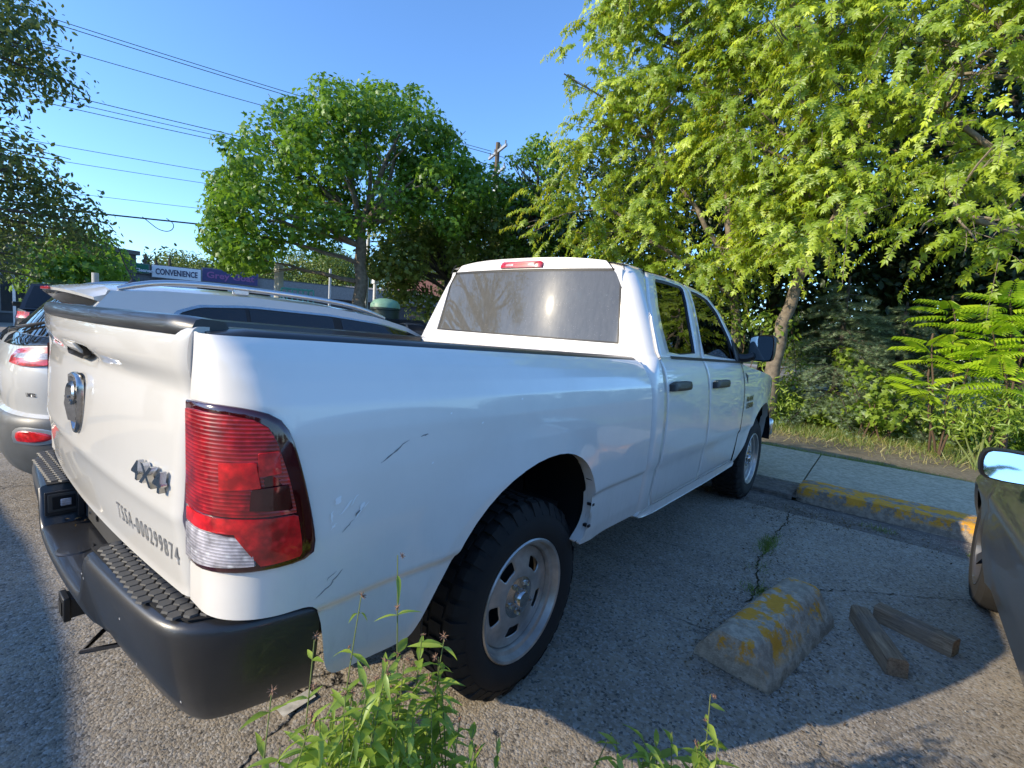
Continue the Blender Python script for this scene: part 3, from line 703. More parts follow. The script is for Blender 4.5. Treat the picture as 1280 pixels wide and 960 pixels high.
# step pads with a hexagon tread, each hexagon proud
hexm = MB(); hx = [(math.cos(R(60 * k + 30)) * .0172, math.sin(R(60 * k + 30)) * .0172) for k in range(6)]
hexm.add([(a, b_, 0) for a, b_ in hx] + [(a * .86, b_ * .86, .0045) for a, b_ in hx], [(i, (i + 1) % 6, 6 + (i + 1) % 6, 6 + i) for i in range(6)] + [tuple(range(6, 12))])
hexme = hexm.mesh('hex_tread', 'bumper_top', 0)
for sgn in (1, -1):
    poly = [(.335, -1.203), (.62, -1.188), (.80, -1.168), (.862, -1.140), (.893, -1.080), (.80, -1.080), (.335, -1.080)]
    ms = MB(); ms.prism([(sgn * a, b_) for a, b_ in poly][::sgn], .7725, .7765)
    pd = ms.build('step_pad', 'dark_void', T)
    r = 0
    for j in range(4):
        for i in range(18):
            x = .358 + i * .0312 + (j % 2) * .0156; y = -1.100 - j * .0270
            lim = (.872, .866, .835, .74)[j]
            if x > lim: continue
            link('hex_tread', hexme, pd, (sgn * x, y, .7765))
# lamp pocket on the inner wall of the left pad and the recess floor
MB().box((-.300, -1.165, .715), (.006, .10, .085)).build('lamp_pocket', 'black_plastic', T, bevel=.002)
MB().box((-.296, -1.165, .717), (.006, .085, .065)).build('lamp_pocket_rim', 'bumper_top', T, bevel=.002)
MB().box((-.292, -1.165, .717), (.006, .062, .046)).build('lamp_recess', 'dark_void', T, bevel=.002)
MB().box((-.288, -1.160, .717), (.008, .030, .026)).build('plate_lamp', 'lens_clear', T, bevel=.003)
m = MB(); m.prism([(-.30, .655), (.30, .655), (.30, .785), (-.26, .785), (-.30, .75)], -1.108, -1.100, 'Y'); o = m.build('bracket_plate', 'bumper_top', T, bevel=.002)
for x, z, r in ((-.17, .73, .010), (-.10, .70, .012), (-.20, .69, .006), (-.03, .74, .008), (-.12, .745, .006)):
    m = MB(); m.lathe([(r * .6, 0), (r, 0), (r, .003), (r * .6, .003)], 12, 'Z'); o2 = m.build('bolt_hole', 'dark_void' if r > .009 else 'chrome', T, (x, -1.109, z), (R(90), 0, 0))
MB().box((-.285, -1.12, .72), (.02, .02, .12)).build('bumper_bracket', 'black_plastic', T, bevel=.003)
MB().box((-.25, -1.115, .76), (.03, .02, .05)).build('bumper_bracket', 'black_plastic', T, bevel=.003)
MB().lathe([(.0, .004), (.045, .004), (.05, .0)], 20).build('bumper_dimple', 'bumper_black', T, (-.02, -1.18, .640))
simple('nick_white', (.6, .58, .54), .7)
for x, y, z, a in ((.62, -1.203, .70, .4), (.36, -1.226, .72, .2), (.38, -1.226, .715, 1.2), (.12, -1.232, .60, 1.6), (.70, -1.19, .62, .9), (.84, -1.145, .58, .2), (.50, -1.20, .58, 1.1)):
    MB().box((0, 0, 0), (.006, .0008, .002)).build('nick', 'nick_white', T, (x, y - .002, z), (0, a, 0))
# hitch receiver and underbody
m = MB(); m.box((-.12, -1.10, .41), (.07, .18, .07)); m.box((-.12, -1.195, .41), (.082, .02, .082)); m.box((-.05, -1.05, .47), (.9, .08, .06)); m.build('hitch_receiver', 'black_plastic', T, bevel=.004)
MB().box((-.12, -1.2065, .41), (.045, .003, .045)).build('receiver_socket', 'dark_void', T)
MB().tube([(.10, -1.12, .41), (.16, -1.20, .385), (.22, -1.12, .40)], .008, 6).build('chain_loop', 'dark_chrome', T)
m = MB()
for sgn in (1, -1): m.box((sgn * .42, 1.6, .50), (.09, 5.2, .14))
for y in (-.9, .7, 1.8, 2.8): m.box((0, y, .50), (.8, .10, .10))
m.box((0, 1.4, .62), (1.6, 4.9, .10)); m.build('chassis_frame', 'underbody', T)
m = MB(); m.tube([(-.86, 0, .39), (.86, 0, .39)], .045, 10); m.lathe([(.0, -.13), (.12, -.10), (.15, 0), (.12, .10), (0, .13)], 14, 'Z', (.0, 0, .39)); m.build('rear_axle', 'underbody', T)
MB().tube([(-.8, 3.52, .39), (.8, 3.52, .39)], .04, 10).build('front_axle', 'underbody', T)
MB().tube([(.45, 1.4, .42), (.48, .7, .42), (.52, .3, .55), (.55, -.35, .55), (.62, -.72, .46), (.70, -.85, .43)], .032, 12).build('exhaust_pipe', 'exhaust', T)
# ---- cab: rear corner
def cornerP(u, z):
    "cab rear corner; u = 0 at the door gap, grows round to the rear face"
    yg = float(np.interp(z, [.50, .535, .60, .66, .83, 1.05, 1.25, 1.38, 1.52, 1.68, 1.80, 1.86], [1.045, 1.055, 1.005, 1.015, 1.045, 1.055, 1.035, 1.005, 1.045, 1.112, 1.21, 1.30]))
    yre = rear_y(.78, z) ; X = Xcab(1.0, z); r = .062 if z < 1.30 else min(.085, .062 + .4 * (z - 1.30))
    y0 = yre + r
    if u < .45: return Vector((X, yg + (y0 - yg) * (u / .45), z))
    q = (u - .45) / .55 * math.pi / 2; return Vector((X - r + r * math.cos(q), y0 - r * math.sin(q), z))
TILT = .19
def rear_y(x, z):
    if z < 1.37: x = x * max(0, (z - 1.27) / .10) ** .5
    "rear wall of the cab, slightly bowed and leaning forward"
    return (.868 if z > 1.37 else .876 - .008 * max(0, (z - 1.27) / .10)) + max(0, z - 1.36) * TILT + .156 * min(abs(x), .70) ** 2 - (.0 if z > 1.36 else 0)
def sp(P, off=0): return P
zz = np.r_[np.linspace(.50, 1.26, 22), np.linspace(1.27, 1.42, 20), np.linspace(1.44, 1.858, 18)]
P = [[cornerP(u, z) for z in zz] for u in np.r_[np.linspace(0, .45, 4), np.linspace(.5, 1, 12)]]
both('cab_corner', P, 'white_paint')
# ---- rear wall around the window
WZ0, WZ1, WX0, WX1 = 1.405, 1.822, .735, .675
def rwp(x, z, o=0.0):
    nn = Vector((.312 * x, -1, TILT)).normalized(); return Vector((x, rear_y(x, z), z)) + nn * o
def cabhalf(z): return Xcab(1.0, z) - (.062 if z < 1.30 else min(.085, .062 + .4 * (z - 1.30)))
def winx(z): t = (z - WZ0) / (WZ1 - WZ0); return WX0 + (WX1 - WX0) * t
m = MB(); zs_ = np.linspace(WZ0, WZ1, 16)
for sgn in (1, -1):
    m.grid([[rwp(sgn * (winx(z) * (1 - t) + cabhalf(z) * t), z) for t in (0, .5, 1)] for z in zs_], flip=sgn > 0)
m.grid([[rwp(x * cabhalf(z), z) for x in np.linspace(-1, 1, 30)] for z in np.linspace(.9, WZ0, 60)])
m.grid([[rwp(x * cabhalf(z), WZ1 + (1.866 + .026 * (1 - abs(x) ** 3.2) - WZ1) * t) for x in np.linspace(-1, 1, 30)] for t in np.linspace(0, 1, 6) for z in (WZ1 + (1.858 - WZ1) * t,)])
for z in (WZ0, WZ1): m.grid([[rwp(x * winx(z), z), rwp(x * winx(z), z, -.018)] for x in np.linspace(-1, 1, 30)])
for sgn in (1, -1): m.grid([[rwp(sgn * winx(z), z), rwp(sgn * winx(z), z, -.018)] for z in zs_])
m.build('rear_wall', 'white_paint', T, smooth=45)
m = MB(); m.grid([[rwp(x * (winx(z) - .002), z, -.006) for x in np.linspace(-1, 1, 60)] for z in np.linspace(WZ0 + .002, WZ1 - .002, 24)]); rg = m.build('rear_window', 'rear_glass', T, smooth=80)
m = MB()
for z0, z1 in ((WZ0 + .002, WZ0 + .010), (WZ1 - .014, WZ1 - .002)): m.grid([[rwp(x * (winx(z) - .002), z, -.004) for x in np.linspace(-1, 1, 40)] for z in (z0, z1)])
for sgn in (1, -1): m.grid([[rwp(sgn * (winx(z) - d), z, -.004) for d in (.002, .012)] for z in zs_])
m.build('window_seal', 'rubber_seal', rg, smooth=60)
# third brake light
def rwo(a, b_, o): return rwp(a, b_, o)
bl = pad('high_brake_light', [(-.155, 1.828), (.175, 1.828), (.178, 1.84), (.172, 1.868), (-.145, 1.868), (-.158, 1.84)], [(1, -.002), (1, .010), (.96, .014), (.7, .015)], 'lens_red', T, rwo, n=40, sm=0)
for x in (-.075, .095): pad('clear_lamp', [(x - .035, 1.838), (x + .035, 1.838), (x + .035, 1.858), (x - .035, 1.858)], [(1, .013), (.9, .0165), (.6, .017)], 'lens_pink', bl, rwo, n=16, sm=0)
pad('red_bar', [(-.13, 1.850), (.15, 1.850), (.15, 1.857), (-.13, 1.857)], [(1, .015), (.95, .0175)], 'lens_bright_red', bl, rwo, n=24, sm=0)
# ---- roof
def roof_front(y): return 0
def rz(y): return float(np.interp(y, [.9, 1.05, 1.3, 1.8, 2.2, 2.45, 2.6], [1.868, 1.876, 1.882, 1.880, 1.862, 1.835, 1.812]))
def edge_z(y): return float(np.interp(y, [.9, 1.3, 1.9, 2.1, 2.3, 2.45, 2.6], [1.845, 1.852, 1.850, 1.83, 1.80, 1.76, 1.70]))
rows = []
for k, t in enumerate(np.r_[0, .012, .03, np.linspace(.06, 1, 22)]):
    row = []
    for a in np.linspace(-1, 1, 41):
        yb = rear_y(.66 * a, 1.868) + .002; y = yb + (2.52 - .16 * a * a - yb) * t
        ez = edge_z(y); X = Xcab(y if y < 2.5 else 2.5, ez); cz = rz(y) + .022
        aa = abs(a); z = ez + (cz - ez) * (1 - aa ** 3.2); x = a * X
        if t < .03: z -= (.03 - t) / .03 * .006 * (1 - aa ** 6)
        row.append((x, y, z))
    rows.append(row)
m = MB(); m.grid(rows); m.build('roof', 'white_paint', T, smooth=60)
for sgn in (1, -1):
    MB().tube([rwp(sgn * .688, 1.815, .001), rwp(sgn * .676, 1.85, .001), rwp(sgn * .655, 1.868, .001), (sgn * .645, 1.03, 1.872)], .003, 6).build('roof_seam', 'rubber_seal', T)
# ---- doors and windows on the side surface
def sf(y, z, o=0.0):
    p = Vector((Xcab(y, z), y, z))
    if o:
        e = .004; du = Vector((Xcab(y + e, z) - Xcab(y - e, z), 2 * e, 0)); dz = Vector((Xcab(y, z + e) - Xcab(y, z - e), 0, 2 * e)); p += du.cross(dz).normalized() * o
    return p
def panel(name, B, Tt, L, Rr, mat='white_paint', n=30, m_=26, o=0.0, parent=None, sm=1, thick=.012):
    Bq, Tq = smoothline(B, n, sm), smoothline(Tt, n, sm); Lq, Rq = smoothline(L, m_, sm), smoothline(Rr, m_, sm)
    G = coons(Bq, Tq, Lq, Rq); out = []
    for sgn in (1, -1):
        mb = MB(); P = [[sf(a, b_, o) for a, b_ in row] for row in G]; P = [[(sgn * p.x, p.y, p.z) for p in row] for row in P]; mb.grid(P, flip=sgn < 0)
        ob = mb.build(name, mat, parent[0 if sgn > 0 else 1] if parent else T, smooth=35)
        if thick: md = ob.modifiers.new('solid', 'SOLIDIFY'); md.thickness = thick; md.offset = -1
        out.append(ob)
    return out
def ringp(name, outer, inner, mat, parent, o0=0.0, o1=0.0, n=90, k=4, thick=.012):
    A, Bi = pline(outer, n, True), pline(inner, n, True); out = []
    for sgn in (1, -1):
        mb = MB(); rows = []
        for i in list(range(n)) + [0]:
            row = []
            for t in np.linspace(0, 1, k):
                q = A[i] * (1 - t) + Bi[i] * t; p = sf(q[0], q[1], o0 + (o1 - o0) * t); row.append((sgn * p.x, p.y, p.z))
            rows.append(row)
        mb.grid(rows, flip=sgn > 0); ob = mb.build(name, mat, parent[0 if sgn > 0 else 1] if parent else T, smooth=35)
        if thick: md = ob.modifiers.new('solid', 'SOLIDIFY'); md.thickness = thick; md.offset = 1 if False else -1
        out.append(ob)
    return out
G_ = .004
rear_edge = [(1.06, .532), (1.012, .60), (1.02, .66), (1.052, .83), (1.062, 1.05), (1.04, 1.25), (1.014, 1.352)]
mid_edge = [(1.80, .532), (1.795, .76), (1.79, .92), (1.755, 1.19), (1.705, 1.345)]
front_edge = [(2.60, .53), (2.63, .70), (2.64, .9), (2.64, 1.1), (2.60, 1.24), (2.56, 1.318)]
def offx(e, d): return [(a + d, b_) for a, b_ in e]
belt = lambda y: 1.352 - .034 * (y - 1.0) / 1.55
rd = panel('rear_door', [(1.06 + G_, .536), (1.80 - G_, .534)], [(1.014 + G_, belt(1.0)), (1.35, belt(1.35)), (1.705 - G_, belt(1.7))], offx(rear_edge, G_), offx(mid_edge, -G_))
fd = panel('front_door', [(1.80 + G_, .534), (2.60 - G_, .532)], [(1.705 + G_, belt(1.7)), (2.1, belt(2.1)), (2.56 - G_, 1.318)], offx(mid_edge, G_), offx(front_edge, -G_))
# window frames (upper doors)
ro = [(1.018, 1.352), (1.05, 1.52), (1.118, 1.68), (1.215, 1.80), (1.30, 1.84), (1.60, 1.852), (1.90, 1.845), (1.915, 1.83), (1.84, 1.6), (1.77, 1.45), (1.705, 1.345), (1.35, belt(1.35))]
ri = [(1.185, 1.378), (1.195, 1.50), (1.24, 1.64), (1.335, 1.785), (1.375, 1.808), (1.58, 1.816), (1.79, 1.81), (1.805, 1.79), (1.74, 1.67), (1.67, 1.52), (1.61, 1.375), (1.35, 1.366)]
fo = [(1.713, 1.345), (1.778, 1.45), (1.848, 1.6), (1.923, 1.83), (1.94, 1.84), (2.12, 1.826), (2.30, 1.79), (2.45, 1.685), (2.56, 1.50), (2.60, 1.318), (2.3, 1.325), (2.0, 1.333)]
fi = [(1.775, 1.372), (1.80, 1.46), (1.865, 1.6), (1.945, 1.79), (1.965, 1.80), (2.12, 1.79), (2.27, 1.762), (2.385, 1.67), (2.47, 1.50), (2.50, 1.335), (2.3, 1.345), (2.0, 1.358)]
ringp('window_frame', ro, ri, 'white_paint', rd); ringp('window_frame', fo, fi, 'white_paint', fd)
def inset(l, d):
    l = np.array(l); c = l.mean(0); return [tuple(p + (c - p) / np.linalg.norm(c - p) * d) for p in l]
ringp('window_seal', ri, inset(ri, .012), 'rubber_seal', rd, 0.0, -.012, k=2, thick=0); ringp('window_seal', fi, inset(fi, .012), 'rubber_seal', fd, 0.0, -.012, k=2, thick=0)
for mir in (False, True):
    k = 1 if mir else 0
    pad('window', ri, [(1.0, -.010), (.6, -.010), (.3, -.010)], 'tinted_glass', rd[k], sf, n=60, sm=1, mirror=mir, smooth=60)
    pad('window', fi, [(1.0, -.010), (.6, -.010), (.3, -.010)], 'tinted_glass', fd[k], sf, n=60, sm=1, mirror=mir, smooth=60)
    sg = -1 if mir else 1
    mb = MB(); mb.grid([[tuple(Vector((sg, 1, 1)) * 0 + Vector((sg * sf(y, z, o).x, y, z))) for z, o in ((belt(y) - .006, .002), (belt(y) + .002, .007), (belt(y) + .010, .002))] for y in np.linspace(1.18, 2.56, 24)]); mb.build('belt_moulding', 'rubber_seal', T)
    for par, y0, y1, z0, z1 in ((rd[k], 1.085, 1.375, 1.165, 1.222), (fd[k], 1.82, 2.14, 1.148, 1.206)):
        pad('door_handle', [(y0, z0 + .006), (y0, z1), (y1 - .02, z1 - .004), (y1, z1 - .018), (y1, z0 + .016), (y1 - .02, z0)], [(1, -.002), (1, .016), (.93, .028), (.55, .033)], 'black_plastic', par, sf, n=36, mirror=mir)
    # small quarter filler ahead of the front window and the door mirror
    pad('mirror_base', [(2.44, 1.325), (2.60, 1.315), (2.585, 1.42), (2.52, 1.50), (2.49, 1.45)], [(1, -.002), (1, .008), (.6, .012)], 'black_plastic', fd[k], sf, n=24, mirror=mir)
    mp = MB(); mp.tube([(sg * .90, 2.56, 1.345), (sg * .985, 2.60, 1.352), (sg * 1.03, 2.62, 1.372)], [.040, .032, .030], 10)
    mo = mp.build('mirror_arm', 'black_plastic', T)
    b = MB(); prof = []
    outline = [(-.10, -.085), (-.105, .07), (-.085, .095), (.09, .11), (.118, .08), (.118, -.07), (.09, -.10), (-.07, -.10)]
    ol = smoothline(outline + [outline[0]], 33, 1)[:-1]; n_ = len(ol); vs = []
    for sc, dy in ((.90, -.052), (.97, -.060), (1.0, -.050), (1.0, -.01), (.95, .03), (.8, .06), (.5, .08)):
        for a, c_ in ol: vs.append((sg * (1.075 + a * sc * .88), 2.66 + dy - .28 * a, 1.435 + c_ * sc))
    b.add(vs, [(r * n_ + i, r * n_ + (i + 1) % n_, (r + 1) * n_ + (i + 1) % n_, (r + 1) * n_ + i) for r in range(6) for i in range(n_)] + [tuple(range(6 * n_, 7 * n_))])
    hs = b.build('door_mirror', 'black_plastic', T, smooth=40)
    b = MB(); b.add([(sg * (1.075 + a * .9 * .88), 2.66 - .062 - .28 * a, 1.435 + c_ * .9) for a, c_ in ol], [tuple(range(n_))]); b.build('mirror_face', 'mirror_glass', hs)
    pad('rocker_panel', [(.875, .515), (.90, .530), (1.06, .529), (2.60, .527), (2.70, .52), (2.70, .48), (2.0, .472), (1.1, .478), (.93, .490)], [(1, -.02), (1, .004), (.995, .008), (.97, .004)], 'white_paint', T, lambda a, b_, o: Vector((.955 + o, a, b_)), n=80, sm=0, mirror=mir)
# dark backing behind the gaps and inside of the doors
for sgn in (1, -1):
    mb = MB(); mb.grid([[(sgn * (Xcab(y, z) - .028), y, z) for z in np.linspace(.5, 1.34, 14)] for y in np.linspace(1.02, 2.72, 14)]); mb.build('door_liner', 'dark_void', T, smooth=60)
    mb = MB(); mb.tube([(sgn * (Xcab(1, z) - .05), y, z) for y, z in ((1.0, 1.36), (1.10, 1.62), (1.25, 1.80), (1.9, 1.82), (2.3, 1.77), (2.5, 1.55), (2.58, 1.34))], .028, 6); mb.tube([(sgn * (Xcab(1, z) - .05), y, z) for y, z in ((1.70, 1.34), (1.79, 1.6), (1.88, 1.82))], .03, 6); mb.build('pillar_trim', 'seat_cloth', T)
# ---- front fender, hood, windshield, nose
fa = smoothline([(2.70, .46), (2.74, .50), (2.93, .60), (3.0, .74), (3.12, .86), (3.28, .925), (3.45, .945), (3.62, .925), (3.78, .86), (3.90, .74), (3.97, .60), (3.99, .50)], 60, 1)
Bf = np.vstack([[(2.645, .53), (2.66, .47)], fa, [(4.1, .48), (4.45, .50)]]); Bf = pline(Bf, 150)
def hoodz(y): return float(np.interp(y, [2.55, 2.8, 3.2, 3.7, 4.1, 4.3, 4.45], [1.308, 1.275, 1.235, 1.185, 1.13, 1.07, .98]))
Tf = np.array([(y, hoodz(y)) for y in np.linspace(2.57, 4.45, 150)])
Lf = pline(smoothline([(2.645, .53), (2.65, .9), (2.65, 1.1), (2.61, 1.24), (2.57, 1.308)], 40, 1), 30); Rf = pline([Bf[-1], Tf[-1]], 30)
Gf = coons(Bf, Tf, Lf, Rf)
for sgn in (1, -1):
    mb = MB(); mb.grid([[(sgn * (Xcab(a, b_) if b_ < 1.0 else Xcab(a, b_)), a, b_) for a, b_ in row] for row in Gf], flip=sgn < 0)
    mb.grid([[(sgn * Xcab(p[0], p[1]), p[0], p[1]), (sgn * (Xcab(p[0], p[1]) - .05), p[0], p[1])] for p in Gf[:, 0][10:135]], flip=sgn > 0)
    mb.build('front_fender', 'white_paint', T, smooth=40)
    mb = MB(); ap = fa[2:-1]; mb.grid([[(sgn * .955, a, b_ + .0) for a, b_ in [p]] + [(sgn * .55, 3.45 + (a - 3.45) * 1.05, b_)] for p in ap for a, b_ in [p]]); mb.prism([tuple(p) for p in ap], sgn * .55, sgn * .56, 'X'); mb.build('wheel_liner', 'dark_void', T, smooth=60)
rows = []
for y in np.linspace(2.57, 4.45, 26):
    X = Xcab(y, hoodz(y)); hz = hoodz(y); rows.append([(a * X, y, hz + (.07 - .02 * (y - 2.5)) * (1 - abs(a) ** 2.6) + .02 * math.exp(-((abs(a) - .55) / .12) ** 2)) for a in np.linspace(-1, 1, 31)])
MB().grid(rows).build('hood', 'white_paint', T, smooth=60)
mb = MB(); mb.grid([[(a * Xcab(4.45, .9) * (1), 4.45 + .07 * (1 - a * a), z) for a in np.linspace(-1, 1, 15)] for z in np.linspace(.5, 1.02, 6)]); mb.build('front_fascia', 'white_paint', T, smooth=60)
MB().box((0, 4.56, .88), (.9, .06, .26)).build('grille', 'chrome', T, bevel=.02); MB().box((0, 4.56, .58), (1.75, .14, .2)).build('front_bumper', 'chrome', T, bevel=.04)
for sgn in (1, -1): MB().box((sgn * .66, 4.50, .93), (.26, .08, .2)).build('headlight', 'lens_clear', T, bevel=.02)
# cowl vent wedge and badge on the fender
pad('fender_vent', [(2.66, 1.235), (2.73, 1.215), (2.72, 1.15), (2.70, 1.18)], [(1, -.002), (1, .003), (.6, .004)], 'black_plastic', T, sf, n=16, sm=0)
for txt, yy, z, sz in (('RAM', 2.835, 1.022, .050), ('1500', 2.835, .966, .056)):
    me = text_mesh(txt, sz, 0.0, 'decal_dark', 'fender_badge', bold=.003); wrap_mesh(me, lambda c: sf(yy + c.x * 2.1, z + c.y, .003)); link('fender_badge', me, T)
    
# windshield
rows = []
for t in np.linspace(0, 1, 10):
    row = []
    for a in np.linspace(-1, 1, 21):
        z = 1.83 - .46 * t; X = (.62 + .27 * t); row.append((a * X, (2.50 + .62 * t) - (.10 + .10 * t) * a * a, z + .03 * (1 - a * a) * (1 - t)))
    rows.append(row)
MB().grid(rows).build('windshield', 'tinted_glass', T, smooth=60)
for sgn in (1, -1):
    MB().tube([(sgn * .62, 2.36, 1.80), (sgn * .70, 2.48, 1.70), (sgn * .77, 2.58, 1.56), (sgn * .85, 2.68, 1.42), (sgn * .87, 2.80, 1.29)], [.025, .03, .03, .03, .03], 8).build('windshield_pillar', 'white_paint', T)
MB().grid([[(a * .9, 2.86 + .26 * t, 1.36 - .05 * t) for a in (-1, 0, 1)] for t in (0, 1)]).build('cowl', 'black_plastic', T)
# cab inside
m = MB(); m.box((0, 1.9, .78), (1.7, 1.7, .05)); m.box((0, 2.75, 1.18), (1.6, .35, .22)); m.build('cabin_floor', 'seat_cloth', T)
for x, y in ((.4, 2.05), (-.4, 2.05)):
    m = MB(); m.box((x, y, 1.0), (.5, .5, .14)); m.box((x, y - .22, 1.27), (.48, .13, .52)); m.box((x, y - .24, 1.60), (.26, .09, .17)); m.build('front_seat', 'seat_cloth', T, bevel=.03)
m = MB(); m.box((0, 1.30, 1.0), (1.45, .42, .14)); m.box((0, 1.10, 1.24), (1.45, .12, .46)); m.build('rear_bench', 'seat_cloth', T, bevel=.03)
MB().lathe([(.17, -.012), (.185, 0), (.17, .012), (.158, 0), (.17, -.012)], 24).build('steering_wheel', 'black_plastic', T, (-.4, 2.42, 1.30), (R(65), 0, 0))
MB().grid([[(x, y, 1.845) for x in (-.6, .6)] for y in (1.05, 2.35)]).build('headliner', 'wall_beige', T)
MB().box((0, .985, 1.16), (1.5, .02, .48)).build('cab_back_trim', 'seat_cloth', T)
# ---- wheels
def make_wheel(parent, x, y, side, R_=.388, rim=.239, wd=.25, lug=True, steel=True, name='wheel'):
    "wheel modelled with its outer face towards +X, turned for the other side"
    wh = empty(name, (x, y, R_)); wh.parent = parent; wh.rotation_euler = (0, 0, 0 if side > 0 else math.pi)
    m = MB(); hw = wd / 2
    prof = [(rim - .002, -.0), (rim + .004, .002), (rim + .02, .012), (rim + .055, .020), (R_ - .06, .016), (R_ - .028, -.002), (R_ - .012, -.022), (R_ - .008, -.05), (R_ - .008, -wd + .04), (R_ - .03, -wd), (rim + .05, -wd - .01), (rim, -wd + .02)]
    m.lathe(prof, 72, 'X')
    if lug:
        N = 40
        for k in range(N):
            a = 2 * math.pi * k / N
            def P_(r, da, h): return (h, r * math.cos(a + da), r * math.sin(a + da))
            j = (k % 2) * .010
            for h0, h1, r0, r1, d0 in ((-.004 - j, -.050, R_ - .034, R_ + .001, 0), (-.062, -.118, R_ - .012, R_ + .001, .06), (-.130, -.188, R_ - .012, R_ + .001, .0), (-.200, -.246 + j, R_ - .034, R_ + .001, .06)):
                w1 = .052
                if h0 > -.02:
                    vs = [P_(R_ - .050, -w1, .014), P_(R_ - .050, w1, .014), P_(R_ - .004, w1, h0 - .006), P_(R_ - .004, -w1, h0 - .006), P_(r1, w1, h0 - .018), P_(r1, -w1, h0 - .018), P_(r1, w1, h1), P_(r1, -w1, h1), P_(R_ - .05, w1, -.03), P_(R_ - .05, -w1, -.03)]
                    m.add(vs, [(0, 1, 2, 3), (3, 2, 4, 5), (5, 4, 6, 7), (7, 6, 8, 9), (1, 8, 6, 4, 2), (0, 3, 5, 7, 9)])
                else:
                    vs = [P_(r_, d0 + s_ * w1, h) for r_ in (r0, r1) for h in (h0, h1) for s_ in (-1, 1)]
                    m.add(vs, [(4, 5, 7, 6), (0, 1, 5, 4), (2, 6, 7, 3), (0, 4, 6, 2), (1, 3, 7, 5)])
    ty = m.build('tyre', 'tyre_rubber', wh, smooth=30)
    m = MB(); r = rim
    m.lathe([(r + .002, -.20), (r + .004, .0), (r + .006, .006), (r + .001, .011), (r - .008, .008), (r - .012, -.004), (r - .016, -.018), (r - .030, -.024), (r - .034, -.040)], 64, 'X')
    m.lathe([(r - .03, -.19), (r - .034, -.040)], 64, 'X')
    m.build('rim', 'rim_steel', wh, smooth=40)
    if steel:
        # disc with five rounded windows
        m = MB(); ns, nr = 50, 9; rr = np.linspace(r - .034, .078, nr + 1); hh = np.interp(rr, [.078, .10, .13, .17, r - .034], [-.030, -.030, -.032, -.042, -.046])
        idx = {}
        for i in range(nr + 1):
            for k in range(ns):
                a = 2 * math.pi * k / ns; idx[i, k] = len(m.v); m.v.append((hh[i], rr[i] * math.cos(a), rr[i] * math.sin(a)))
        for i in range(nr):
            for k in range(ns):
                if 3 <= i <= 5 and (k % 10) in (3, 4, 5, 6) and not (i in (3,) and (k % 10) in ()): continue
                m.f.append((idx[i, k], idx[i, (k + 1) % ns], idx[i + 1, (k + 1) % ns], idx[i + 1, k])); m.mi.append(0)
        d = m.build('wheel_disc', 'rim_steel', wh, smooth=60); md = d.modifiers.new('solid', 'SOLIDIFY'); md.thickness = .010; md.offset = 0; md = d.modifiers.new('sub', 'SUBSURF'); md.levels = md.render_levels = 2
        m = MB(); m.lathe([(.0, .006), (.030, .004), (.036, -.004), (.038, -.018), (.084, -.026), (.088, -.034)], 40, 'X'); m.build('hub_cap', 'chrome', wh, smooth=35)
        nut = MB(); nut.lathe([(0, .022), (.008, .021), (.012, .014), (.0125, 0)], 6, 'X'); nm = nut.mesh('lug_nut', 'chrome', 25)
        for k in range(5):
            a = 2 * math.pi * (k + .5) / 5; link('lug_nut', nm, wh, (-.026, .060 * math.cos(a), .060 * math.sin(a)))
        MB().lathe([(0, -.10), (r - .04, -.10)], 40, 'X').build('brake_disc', 'underbody', wh)
    return wh
def fig_rot(wh, a):   # spin about its own axle
    for ch in wh.children: ch.rotation_euler = (a, 0, 0); ch.location = Matrix.Rotation(a, 3, 'X') @ Vector(ch.location)
for x, y, s_ in ((.915, 0, 1), (-.915, 0, -1), (.905, 3.53, 1), (-.905, 3.53, -1)):
    wh = make_wheel(T, x, y, s_); fig_rot(wh, R(12 + 31 * (y > 1)))
MB().tube([(0, 0, 0), (0, 0, 0.0001)], .001, 3)
for sgn in (1, -1): MB().box((sgn * .80, -.55, .62), (.28, .008, .30)).build('mud_flap', 'black_plastic', T, bevel=.002)
